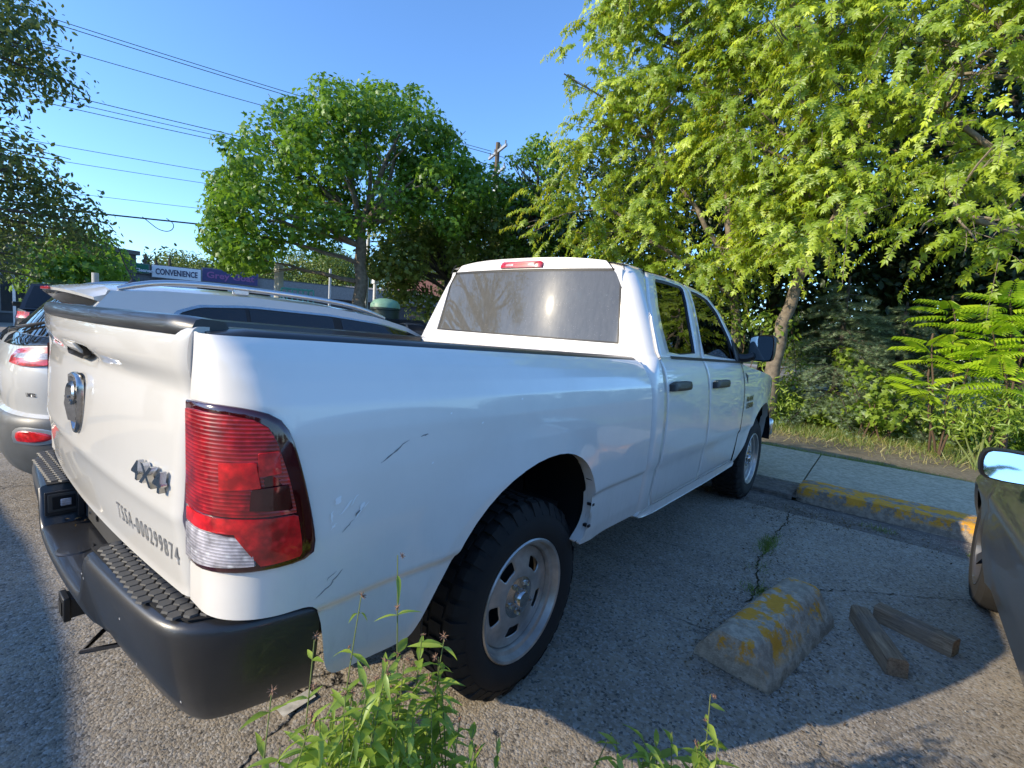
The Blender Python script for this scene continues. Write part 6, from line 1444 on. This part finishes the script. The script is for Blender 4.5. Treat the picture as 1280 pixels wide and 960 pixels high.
# long tree line round the horizon, also behind the camera (it is mirrored in the cab glass)
C_, R_ = [], []
for k in range(260):
    a = R(RS.uniform(0, 360)); D = RS.uniform(85, 130); h = RS.uniform(2, 9) * (1.0 if 150 < math.degrees(a) < 300 else .75)
    C_.append(np.array([D * math.sin(a), D * math.cos(a), h])); R_.append(RS.uniform(3.5, 6))
P, Rr, Tn = blob_leaves(C_, R_, 32, shell=.3); o = leafmesh('distant_wood', P, Rr, .85 * RS.uniform(.6, 1.3, len(P)), OVATE_V, OVATE_F, 'leaf_dark', Tn); o['kind'] = 'stuff'
C_, R_ = [], []
for k in range(70):
    az_ = RS.uniform(-150, -98); D = RS.uniform(38, 52); a = R(az_); hmax = float(np.interp(az_, [-150, -135, -120, -98], [5.0, 7.2, 10, 11])); C_.append(np.array([D * math.sin(a), D * math.cos(a), RS.uniform(.8, hmax - 1.2)])); R_.append(RS.uniform(1.6, 2.4))
for k in range(90):
    az_ = RS.uniform(125, 178); D = RS.uniform(14, 22); a = R(az_); C_.append(np.array([D * math.sin(a), D * math.cos(a), RS.uniform(.5, 4.2)])); R_.append(RS.uniform(1.0, 1.7))
P, Rr, Tn = blob_leaves(C_, R_, 26, shell=.3); o = leafmesh('hedgerow', P, Rr, .55 * RS.uniform(.6, 1.3, len(P)), OVATE_V, OVATE_F, 'leaf_dark', Tn); o['kind'] = 'stuff'
# ---- undergrowth along the verge
def bush(name, label, blobs, mat, per, size, tv, tf, group=None, stemmat='twig_brown', droop=.35, flat=.7, shell=.35):
    C, Rr_ = px_blobs(blobs); g = np.mean(C, 0); b = np.array([g[0], g[1], 0.0]); t = empty(name, tuple(b), 0, label, 'bush', group); m = MB()
    for c in C: limb(m, [RS.randn() * .12, RS.randn() * .12, 0], c - b, .014, .004, .1, 5, 5)
    m.build('stems', stemmat, t, smooth=60, fix=False)
    P, Rr, Tn = blob_leaves([c - b for c in C], Rr_, per, droop=droop, flat=flat, shell=shell); P[:, 2] = np.maximum(P[:, 2], .03); leafmesh('foliage', P, Rr, size * RS.uniform(.6, 1.3, len(P)), tv, tf, mat, Tn, t); return t
bush('bramble_bush', 'leafy tangle at the foot of the spruce, right of the pickup fender', [(975, 505, 10.6, 0.324), (990, 480, 10.9, 0.3564), (1010, 505, 10.8, 0.324), (1035, 515, 10.6, 0.3024), (1000, 465, 11.1, 0.324), (1050, 495, 11, 0.324)], 'leaf_bush', 1100, .085, OVATE_V, OVATE_F)
bush('wild_grape', 'bright broad-leaved climber in the middle of the verge thicket', [(1075, 470, 10.5, 0.324), (1095, 490, 10.4, 0.3456), (1120, 480, 10.3, 0.3024), (1080, 515, 10.2, 0.2808), (1110, 520, 10.1, 0.2808), (1145, 505, 10, 0.2592), (1060, 445, 10.9, 0.27)], 'leaf_bush', 900, .105, MAPLE_V, MAPLE_F)
bush('mirror_shrub', 'pale-leaved shrub just right of the pickup door mirror', [(975, 415, 10.3, 0.324), (965, 440, 10.8, 0.3024), (990, 435, 10.9, 0.2808), (960, 400, 10.4, 0.27), (945, 400, 10.6, 0.3024), (985, 395, 10.6, 0.2376)], 'leaf_bush', 900, .10, OVATE_V, OVATE_F)
bush('cab_shrub', 'shrub behind the pickup windshield, left of the leaning trunk', [(905, 385, 11.2, 0.378), (925, 400, 11, 0.378), (895, 360, 11.4, 0.378), (930, 370, 11.2, 0.378), (880, 350, 11.7, 0.324), (940, 350, 11.3, 0.324), (915, 420, 11, 0.324)], 'leaf_bush', 800, .095, OVATE_V, OVATE_F)
lv, lf = lance(.11)
bush('dogbane', 'tall narrow-leaved weeds massed against the pickup fender', [(965, 480, 10.3, 0.2376), (955, 500, 10.2, 0.2376), (975, 515, 10.1, 0.2376), (960, 460, 10.4, 0.216), (985, 500, 10.3, 0.216), (968, 530, 10, 0.1728)], 'leaf_weed', 1700, .11, lv, lf, stemmat='stem_green', droop=-.3, flat=1.2)
bush('goldenrod_patch', 'bright patch of narrow-leaved weeds below the sumac at the right edge', [(1190, 500, 9.6, 0.2808), (1220, 505, 9.5, 0.3024), (1250, 500, 9.4, 0.3024), (1280, 505, 9.4, 0.324), (1205, 530, 9.3, 0.216), (1235, 535, 9.2, 0.216), (1265, 530, 9.1, 0.216), (1180, 525, 9.5, 0.216), (1230, 470, 9.8, 0.27), (1300, 520, 9.2, 0.27)], 'leaf_weed', 1500, .13, lv, lf, stemmat='stem_green', droop=-.35, flat=1.2)
C_ = [V3(px, py, D) for px, py, D in zip(RS.uniform(945, 1330, 120), RS.uniform(500, 535, 120), RS.uniform(10.6, 11.6, 120))]
for c in C_: c[2] = RS.uniform(.05, .55)
P, Rr, Tn = blob_leaves(C_, list(RS.uniform(.2, .34, 120)), 900, squash=.9, shell=.3); P[:, 2] = np.maximum(P[:, 2], .04); o = leafmesh('ground_cover', P, Rr, .085 * RS.uniform(.5, 1.4, len(P)), OVATE_V, OVATE_F, 'leaf_bush', Tn); o['kind'] = 'stuff'
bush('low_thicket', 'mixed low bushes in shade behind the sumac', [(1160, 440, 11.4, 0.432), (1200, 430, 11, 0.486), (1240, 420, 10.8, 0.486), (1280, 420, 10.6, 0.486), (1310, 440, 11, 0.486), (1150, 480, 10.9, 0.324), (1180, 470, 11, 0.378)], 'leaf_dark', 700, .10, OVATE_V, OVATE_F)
# spruce with layered drooping boughs
def spruce(px, D, h, label):
    b = V3(px, 470, D); b[2] = 0; t = empty('spruce', tuple(b), 0, label, 'tree'); MB().tube([(0, 0, 0), (0, 0, h)], [.09, .02], 8).build('trunk', 'bark_grey', t)
    P, Rr, Sz, Tn = [], [], [], []; m = MB()
    for z in np.arange(.35, h * .98, .17):
        L = 1.65 * (1 - z / h) ** .75 + .15; n = int(7 + 6 * (1 - z / h))
        for k in range(n):
            a = RS.rand() * 6.283; d = np.array([math.cos(a), math.sin(a), 0]); LL = L * RS.uniform(.7, 1.1); pts = [np.array([0, 0, z]) + d * LL * s_ + [0, 0, LL * (.10 * s_ - .32 * s_ * s_)] for s_ in np.linspace(0, 1, 8)]
            m.tube([tuple(p) for p in pts], list(np.linspace(.016, .004, 8)), 4, cap=False); side = np.cross(d, [0, 0, 1])
            for s_ in np.linspace(.22, 1, int(13 * LL / 1.2) + 4):
                for sg in (-1, 1):
                    p0 = np.array([0, 0, z]) + d * LL * s_ + [0, 0, LL * (.10 * s_ - .32 * s_ * s_)]; l2 = .30 * (1.12 - s_) * LL + .06; dd = nrm_(d * .75 + side * sg * .8 + RS.randn(3) * .12); dd[2] -= .22
                    for q in np.linspace(.15, 1, 5):
                        P.append(p0 + dd * l2 * q); nn = nrm_(np.array([0, 0, 1.]) + RS.randn(3) * .4); tt = nrm_(dd + RS.randn(3) * .35); tt = nrm_(tt - nn * tt.dot(nn)); Rr.append(np.stack([np.cross(tt, nn), tt, nn], 1)); Sz.append(.085 * RS.uniform(.8, 1.3)); Tn.append(min(1, .15 + .6 * s_ * q + RS.rand() * .25))
    m.build('boughs', 'bark_grey', t, smooth=60, fix=False)
    nv, nf = [], []
    for ang in (-62, -40, -20, 0, 20, 40, 62):
        a_ = R(ang); b_ = len(nv); nv += [(-.03, .05 * abs(ang) / 30, 0), (.03, .05 * abs(ang) / 30, 0), (math.sin(a_) * .95, math.cos(a_) * .95, -.05)]; nf.append((b_, b_ + 1, b_ + 2))
    leafmesh('needles', np.array(P), np.array(Rr), np.array(Sz), nv, nf, 'leaf_spruce', np.array(Tn), t)
spruce(1045, 11.3, 2.9, 'blue-grey spruce with layered drooping boughs under the trees')
spruce(1120, 11.9, 2.5, 'second spruce, right of the first and deeper in the shade')
# sumac: each compound leaf a part
fv, ff = [], []
for k in range(9):
    y = .12 + .092 * k; L = .36 * (1 - abs(k - 3.5) * .06)
    for sg in (-1, 1):
        b_ = len(fv); dz = -.22 * y * y; fv += [(0, y, dz), (sg * L * .30, y + .085, dz - .02), (sg * L * .65, y + .10, dz - .07), (sg * L, y + .10, dz - .17), (sg * L * .68, y + .035, dz - .08), (sg * L * .33, y + .0, dz - .03)]; q = (b_, b_ + 1, b_ + 2, b_ + 3, b_ + 4, b_ + 5); ff.append(q if sg < 0 else q[::-1])
b_ = len(fv); fv += [(0, .93, -.22), (.05, 1.02, -.28), (0, 1.16, -.36), (-.05, 1.02, -.28)]; ff.append((b_, b_ + 1, b_ + 2, b_ + 3))
for a, c in ((0, .5), (.5, .97)):
    b_ = len(fv); fv += [(-.008, a, -.25 * a * a), (.008, a, -.25 * a * a), (.008, c, -.25 * c * c), (-.008, c, -.25 * c * c)]; ff.append((b_, b_ + 1, b_ + 2, b_ + 3))
def frond_mesh(tint):
    me = bpy.data.meshes.new('frond'); me.from_pydata(fv, [], ff); me.materials.append(M['leaf_sumac']); a = me.attributes.new('tint', 'FLOAT', 'POINT'); a.data.foreach_set('value', np.clip(tint + RS.rand(len(fv)) * .2, 0, 1).astype(np.float32)); me.update(); return me
FM = [frond_mesh(t_) for t_ in (.2, .45, .7, .9)]
for lab, stems in (('bright green sumac with feathery leaves, left one of the pair at the right edge', [(1165, 425, 9.7), (1190, 378, 9.7), (1215, 440, 9.5), (1160, 470, 9.6)]), ('bright green sumac with feathery leaves, cut by the right edge', [(1262, 372, 9.3), (1240, 410, 9.3), (1285, 420, 9.2), (1255, 460, 9.2), (1300, 380, 9.3)])):
    tops = [V3(*s) for s in stems]; g = np.mean(tops, 0); base = np.array([g[0] + .1, g[1] + .1, 0]); t = empty('sumac', tuple(base), 0, lab, 'shrub'); m = MB()
    for tp in tops:
        limb(m, [RS.randn() * .05, RS.randn() * .05, 0], tp - base, .018, .009, .06, 7, 6); n = 10
        for k in range(n):
            a = k * 2.4 + RS.rand() * 1.0; el = RS.uniform(-.15, .5) + .5 * (k / n); d = Vector((math.cos(a) * math.cos(el), math.sin(a) * math.cos(el), math.sin(el)))
            z = Vector((0, 0, 1)); s_ = d.cross(z).normalized(); nn = s_.cross(d).normalized(); mt = Matrix((s_, d, nn)).transposed().to_4x4()
            o = link('frond', FM[RS.randint(4)], t); sc = RS.uniform(.38, .54); o.matrix_local = Matrix.Translation(Vector(tp - base) - Vector((0, 0, .34 * (1 - k / n)))) @ mt @ Matrix.Scale(sc, 4)
        m.tube([tuple(tp - base), tuple(tp - base + [0, 0, .10])], [.02, .012], 6)
    m.build('stem', 'twig_brown', t, smooth=60, fix=False)
# ---- grass and litter (nobody could count these)
def blades(name, pos, h, mat, label=None, lean=.5):
    n = len(pos); a = RS.rand(n) * 6.283; t = np.stack([np.cos(a) * lean * RS.rand(n), np.sin(a) * lean * RS.rand(n), np.ones(n)], 1); t = nrm_(t); s_ = nrm_(np.cross(t, RS.randn(n, 3))); nn = np.cross(s_, t)
    o = leafmesh(name, pos, np.stack([s_, t, nn], 2), h * RS.uniform(.5, 1.3, n), [(-.035, 0, 0), (.035, 0, 0), (.022, .55, .03), (0, 1, .16), (-.022, .55, .03)], [(0, 1, 2, 4), (4, 2, 3)], mat); o['kind'] = 'stuff'; return o
def vz(x, y): return .018 + .012 * np.sin(x * 1.3 + y) + .008 * np.sin(x * 4 + y * 6)
n = 14000; x = RS.uniform(-4, 6, n); y = 6.20 + np.abs(RS.randn(n)) * .10; blades('grass', np.stack([x, y, vz(x, y)], 1), .07, 'grass_green', lean=1.2)
n = 60000; x = RS.uniform(-5, 7, n); y = RS.uniform(7.4, 10.5, n); k = RS.rand(n) < np.clip((y - 7.3) / 1.6, .05, 1) * (np.sin(x * 2.3) * np.cos(y * 2.1 + x) * .5 + .6); x, y = x[k], y[k]; blades('grass', np.stack([x, y, vz(x, y)], 1), .13, 'grass_green', lean=1.3)
n = 36000; x = RS.uniform(-5, 7, n); y = RS.uniform(7.0, 11, n); k = RS.rand(n) < np.clip((y - 6.8) / 2.4, .08, 1) * np.clip(1.2 - (x + 1) * .22, .25, 1); x, y = x[k], y[k]; blades('grass', np.stack([x, y, vz(x, y)], 1), .12, 'grass_straw', lean=2.0)
n = 3000; x = RS.uniform(-11.5, -6.5, n); y = RS.uniform(3.9, 9, n); blades('grass', np.stack([x, y, np.full(n, .01)], 1), .10, 'grass_green', lean=1.0)
# weeds growing out of the joints
def tuft(cx, cy, n, s, h, lab, mat='grass_green', ang=0):
    x = cx + RS.randn(n) * s[0] * math.cos(ang) - RS.randn(n) * s[1] * math.sin(ang); y = cy + RS.randn(n) * s[0] * math.sin(ang) + RS.randn(n) * s[1] * math.cos(ang)
    o = blades('weed_tuft', np.stack([x, y, np.full(n, .0)], 1), h, mat, lean=1.6); o.name = 'weed_tuft'; o['kind'] = 'stuff'; return o
tuft(1.335, 2.45, 300, (.11, .02), .055, 'larger tuft of weeds in the asphalt crack, between front wheel and parking stop', ang=R(80))
tuft(1.38, 1.98, 60, (.05, .03), .04, 'small tuft of weeds in the crack, middle one', ang=R(80))
tuft(1.46, 1.62, 200, (.05, .04), .055, 'tuft of weeds touching the far end of the parking stop')
tuft(1.95, 3.55, 90, (.06, .03), .05, 'weeds sprouting in the gutter in front of the yellow curb')
tuft(2.55, 3.45, 60, (.05, .03), .045, 'weeds in the gutter close to the grey car')
n = 2000; x = np.concatenate([RS.normal(1.5, .5, 1100), RS.normal(1.36, .09, 400), RS.normal(1.62, .16, 500)]); y = np.concatenate([3.62 - np.abs(RS.normal(0, .28, 1100)), RS.uniform(.6, 3.3, 400), RS.normal(1.05, .30, 500)])
o = leafmesh('leaf_litter', np.stack([x, y, np.full(n, .009)], 1), rand_rot(n, .35), .013 * RS.uniform(.4, 1.7, n), OVATE_V, OVATE_F, 'litter', None); o['kind'] = 'stuff'
OV = [(0, 0, .5), (.5, 0, 0), (0, .6, 0), (-.5, 0, 0), (0, -.45, 0)]; OF = [(0, 1, 2), (0, 2, 3), (0, 3, 4), (0, 4, 1)]
simple('pebble_grey', (0.34, 0.31, 0.26), 0.9, var=0.5, scale=40)
n = 5200; x = np.concatenate([RS.uniform(-.5, 3.2, 2000), RS.normal(1.34, .07, 700), RS.normal(1.6, .2, 700), RS.uniform(-1.5, 3, 1800)]); y = np.concatenate([3.75 - np.abs(RS.normal(0, .20, 2000)), RS.uniform(.3, 3.4, 700), RS.normal(1.05, .32, 700), RS.uniform(-1.6, 3.4, 1800)])
o = leafmesh('grit', np.stack([x, y, np.full(n, .004)], 1), rand_rot(n, .2), RS.uniform(.003, .010, n) * (1 + (RS.rand(n) > .97)), OV, OF, 'pebble_grey', None); o['kind'] = 'stuff'
# ================================================================== FOREGROUND WEEDS: upright stems, paired drooping leaves, brown seed heads
def wleaf(w_, curl):
    vs, fs = [], []
    for i, (y, k) in enumerate(((0, .12), (.12, .55), (.30, 1.0), (.52, .92), (.75, .55), (.92, .2))):
        z = -curl * y * y; vs += [(-w_ * k, y, z + .05 * k), (0, y, z), (w_ * k, y, z + .05 * k)]
    vs.append((0, 1.0, -curl)); n = 6
    for i in range(n - 1):
        a = i * 3; fs += [(a, a + 1, a + 4, a + 3), (a + 1, a + 2, a + 5, a + 4)]
    fs += [(15, 16, 18), (16, 17, 18)]; return vs, fs
WL = []
for w_, cu in ((.13, .25), (.16, .5), (.11, .8), (.15, .15), (.12, .6)):
    vs, fs = wleaf(w_, cu)
    for tint in (.15, .5, .9):
        me = bpy.data.meshes.new('leaf'); me.from_pydata(vs, [], fs); me.materials.append(M['leaf_weed']); me.shade_smooth(); a = me.attributes.new('tint', 'FLOAT', 'POINT'); a.data.foreach_set('value', np.full(len(vs), tint, np.float32)); me.update(); WL.append(me)
sm = MB()
for k in range(9):
    a = k * 2.4; d = Vector((math.cos(a), math.sin(a), .2 + .9 * random.random())).normalized(); sm.tube([(0, 0, 0), tuple(d * .5 + Vector((0, 0, .1))), tuple(d)], [.05, .10, .02], 4)
sm.lathe([(.0, -.1), (.28, .1), (.2, .4), (0, .5)], 7); SM = sm.mesh('seed_head', 'seed_brown', 40)
def weed(base, top, label, leaves=9, L=.055, seeds=3, bushy=.0, r=.0022, bend=.03):
    base, top = np.array(base, float), np.array(top, float); t = empty('tall_weed', tuple(base), 0, label, 'weed', 'weeds in front of the rear wheel'); v = top - base; H = np.linalg.norm(v); side = RS.randn(3) * bend
    pos = lambda s: v * s + side * math.sin(math.pi * s)
    MB().tube([tuple(pos(s)) for s in np.linspace(0, 1, 12)], list(np.linspace(r * 1.5, r * .5, 12)), 5).build('stem', 'stem_green', t, smooth=60, fix=False)
    a = RS.rand() * 6.28
    leaves = int(leaves * 1.45)
    for k in range(leaves):
        s = (.10 + .88 * (k + .5) / leaves) if not bushy else bushy + (1 - bushy) * (k + .5) / leaves; a += 1.57 + RS.randn() * .25
        for q in (0, math.pi):
            if RS.rand() < .05: continue
            el = RS.uniform(-.35, .75); d = Vector((math.cos(a + q) * math.cos(el), math.sin(a + q) * math.cos(el), math.sin(el))); s_ = d.cross(Vector((0, 0, 1))).normalized(); nn = s_.cross(d).normalized()
            o = link('leaf', WL[RS.randint(len(WL))], t); sc = 1.12 * L * RS.uniform(.65, 1.25) * (1.1 - .35 * s); o.matrix_local = Matrix.Translation(Vector(pos(s))) @ Matrix((s_, d, nn)).transposed().to_4x4() @ Matrix.Rotation(RS.uniform(-.4, .4), 4, 'Y') @ Matrix.Scale(sc, 4)
    for k in range(seeds):
        s = 1 - k * .11; p = Vector(pos(max(.3, s))) + Vector((RS.randn() * .006, RS.randn() * .006, 0)); o = link('seed_head', SM, t); o.matrix_local = Matrix.Translation(p) @ Euler((RS.rand(), RS.rand(), RS.rand() * 6)).to_matrix().to_4x4() @ Matrix.Scale(.010 * RS.uniform(.7, 1.2), 4)
def W3(px, py, D): return np.array(at(px, py, D))
specs = [  # px, py of the top, distance, leaves, leaf length, seeds, label
    (497, 694, .98, 7, .052, 4, 'tallest weed, a thin stem with brown seed heads against the white quarter panel'),
    (452, 742, .96, 8, .058, 5, 'weed with drooping narrow leaves left of the tallest one'),
    (393, 800, .93, 6, .050, 4, 'weed with seed heads in front of the black bumper end'),
    (340, 862, .90, 6, .050, 3, 'leaning weed at the left end of the clump, before the bumper'),
    (528, 792, .93, 9, .070, 2, 'leafy weed in front of the rear edge of the tyre'),
    (556, 793, .95, 10, .070, 2, 'leafy weed right beside the tyre, drooping at the tip'),
    (540, 850, .90, 9, .066, 1, 'dense weed low in front of the tyre'),
    (505, 830, .88, 9, .066, 2, 'broad-leaved weed below the tallest stem'),
    (470, 850, .86, 9, .064, 2, 'bushy weed in the middle of the clump'),
    (432, 868, .86, 9, .062, 2, 'bushy weed left of the middle of the clump'),
    (400, 900, .84, 8, .060, 1, 'low weed in the left part of the clump'),
    (575, 900, .88, 8, .062, 1, 'low weed under the tread of the rear tyre'),
    (620, 915, .90, 6, .045, 2, 'thin pale weed at the right end of the clump'),
    (520, 900, .84, 9, .062, 1, 'short leafy weed at the bottom of the picture below the tyre'),
    (548, 822, .92, 10, .062, 1, 'leafy weed behind the one touching the tyre'),
    (488, 872, .88, 10, .060, 0, 'leafy weed directly under the tallest stem'),
    (420, 912, .86, 10, .058, 0, 'leafy weed low down left of the bushy pair'),
    (380, 925, .84, 9, .056, 0, 'small weed in the lower left corner of the clump'),
    (545, 925, .88, 10, .058, 0, 'small weed in front of the tyre at the bottom of the picture'),
    (595, 935, .88, 9, .052, 0, 'small weed right of the tyre foot at the bottom of the picture'),
    (490, 940, .80, 10, .058, 0, 'lowest weed of the clump, centre bottom'),
    (350, 935, .84, 8, .052, 0, 'lowest weed of the clump, left bottom'),
    (455, 925, .82, 9, .060, 0, 'short leafy weed at the bottom of the picture under the bumper end')]
for px, py, D, nl, L, sd_, lab in specs:
    tp = W3(px, py, D); lean = RS.uniform(-.03, .03); base = (tp[0] + (-.03 if px < 420 else .01) + lean, tp[1] + lean * .6, 0)
    if px == 340: base = (tp[0] + .02, tp[1] - .12, 0)
    weed(base, tp, lab, nl, L, sd_, bushy=.25 if py > 790 else .12)
for k_ in range(40):
    px = RS.uniform(335, 612); tp_y = float(np.interp(px, [335, 400, 450, 520, 560, 612], [925, 880, 840, 815, 815, 925])) + RS.uniform(0, 90)
    tp = W3(px, tp_y, RS.uniform(.82, 1.02)); weed((tp[0] + RS.randn() * .02, tp[1] + RS.randn() * .02, 0), tp, 'leafy weed packed into the clump before the bumper end and rear tyre', 10, RS.uniform(.05, .066), int(RS.rand() < .4), bushy=.3)
for px, py, D in ((600, 975, .92), (640, 990, .98), (680, 985, 1.02), (720, 985, 1.05), (770, 990, 1.10), (820, 990, 1.08), (860, 985, 1.12), (910, 995, 1.15), (560, 985, .86), (520, 985, .82), (660, 1030, .9), (740, 1030, .98), (800, 1040, 1.0), (700, 1060, .88), (620, 1050, .84)):
    tp = W3(px, py, D); weed((tp[0], tp[1], 0), tp, 'leafy weed at the lower edge, rooted below the picture', 9, .06, 0, bushy=.15)
for px, py, D, nl, L, sd_, lab in ((888, 868, 1.22, 8, .062, 4, 'weed with pinkish seed heads below the parking stop'), (840, 915, 1.16, 6, .075, 0, 'broad-leaved weed left of the one with pinkish seed heads'), (765, 915, 1.12, 6, .045, 0, 'small dark weed at the bottom, left of the sunlit ones'), (815, 945, 1.10, 7, .065, 0, 'low weed at the bottom edge between the other two'), (870, 930, 1.15, 7, .062, 1, 'low sunlit weed beside the seed heads at the bottom edge'), (790, 950, 1.08, 6, .055, 0, 'low shaded weed at the very bottom edge')):
    tp = W3(px, py, D); weed((tp[0] - .01, tp[1] - .03, 0), tp, lab, nl, L, sd_, bushy=.2)
for k_ in range(12):
    px = RS.uniform(745, 905); tp = W3(px, RS.uniform(915, 965), RS.uniform(1.08, 1.24)); weed((tp[0] + RS.randn() * .03, tp[1] + RS.randn() * .03, 0), tp, 'leafy weed in the small clump at the lower edge, left of the pinkish seed heads', 8, RS.uniform(.05, .07), 0, bushy=.35)
fb = V3(720, 1060, .9); fo = empty('shade_undergrowth', (fb[0], fb[1], 0), 0, 'unseen leafy undergrowth at the feet of the camera, added to shade the ground', 'weeds'); C_ = [W3(px, py, D) - np.array([fb[0], fb[1], 0]) for px, py, D in ((560, 1060, .74), (600, 1045, .80), (640, 1050, .84), (690, 1050, .88), (740, 1055, .92), (790, 1060, .96), (840, 1070, 1.0), (620, 1110, .7), (700, 1120, .76), (780, 1130, .82), (860, 1130, .9), (900, 1090, 1.02), (960, 1100, 1.05), (1010, 1120, 1.05))]  # unseen plants added to throw shade over the bottom foreground
m = MB()
for c in C_: limb(m, [c[0] * .7, c[1] * .7, 0], c, .004, .002, .1, 5, 4)
m.build('stems', 'stem_green', fo, smooth=60, fix=False); Pq, Rq, Tq = blob_leaves(C_, [.10] * len(C_), 9000, shell=.2); leafmesh('foliage', Pq, Rq, .05 * RS.uniform(.6, 1.3, len(Pq)), OVATE_V, OVATE_F, 'leaf_weed', Tq, fo)
# dry leaves caught on the bumper
for x, y in ((-.27, -1.125), (-.255, -1.13), (-.24, -1.12), (-.28, -1.14), (-.20, -1.15), (-.30, -1.165)):
    o = link('dry_leaf', WL[RS.randint(len(WL))].copy(), T); o.data.materials.clear(); o.data.materials.append(M['litter']); o.matrix_local = Matrix.Translation((x, y, .650)) @ Euler((RS.rand(), RS.rand(), RS.rand() * 6)).to_matrix().to_4x4() @ Matrix.Scale(.022, 4)
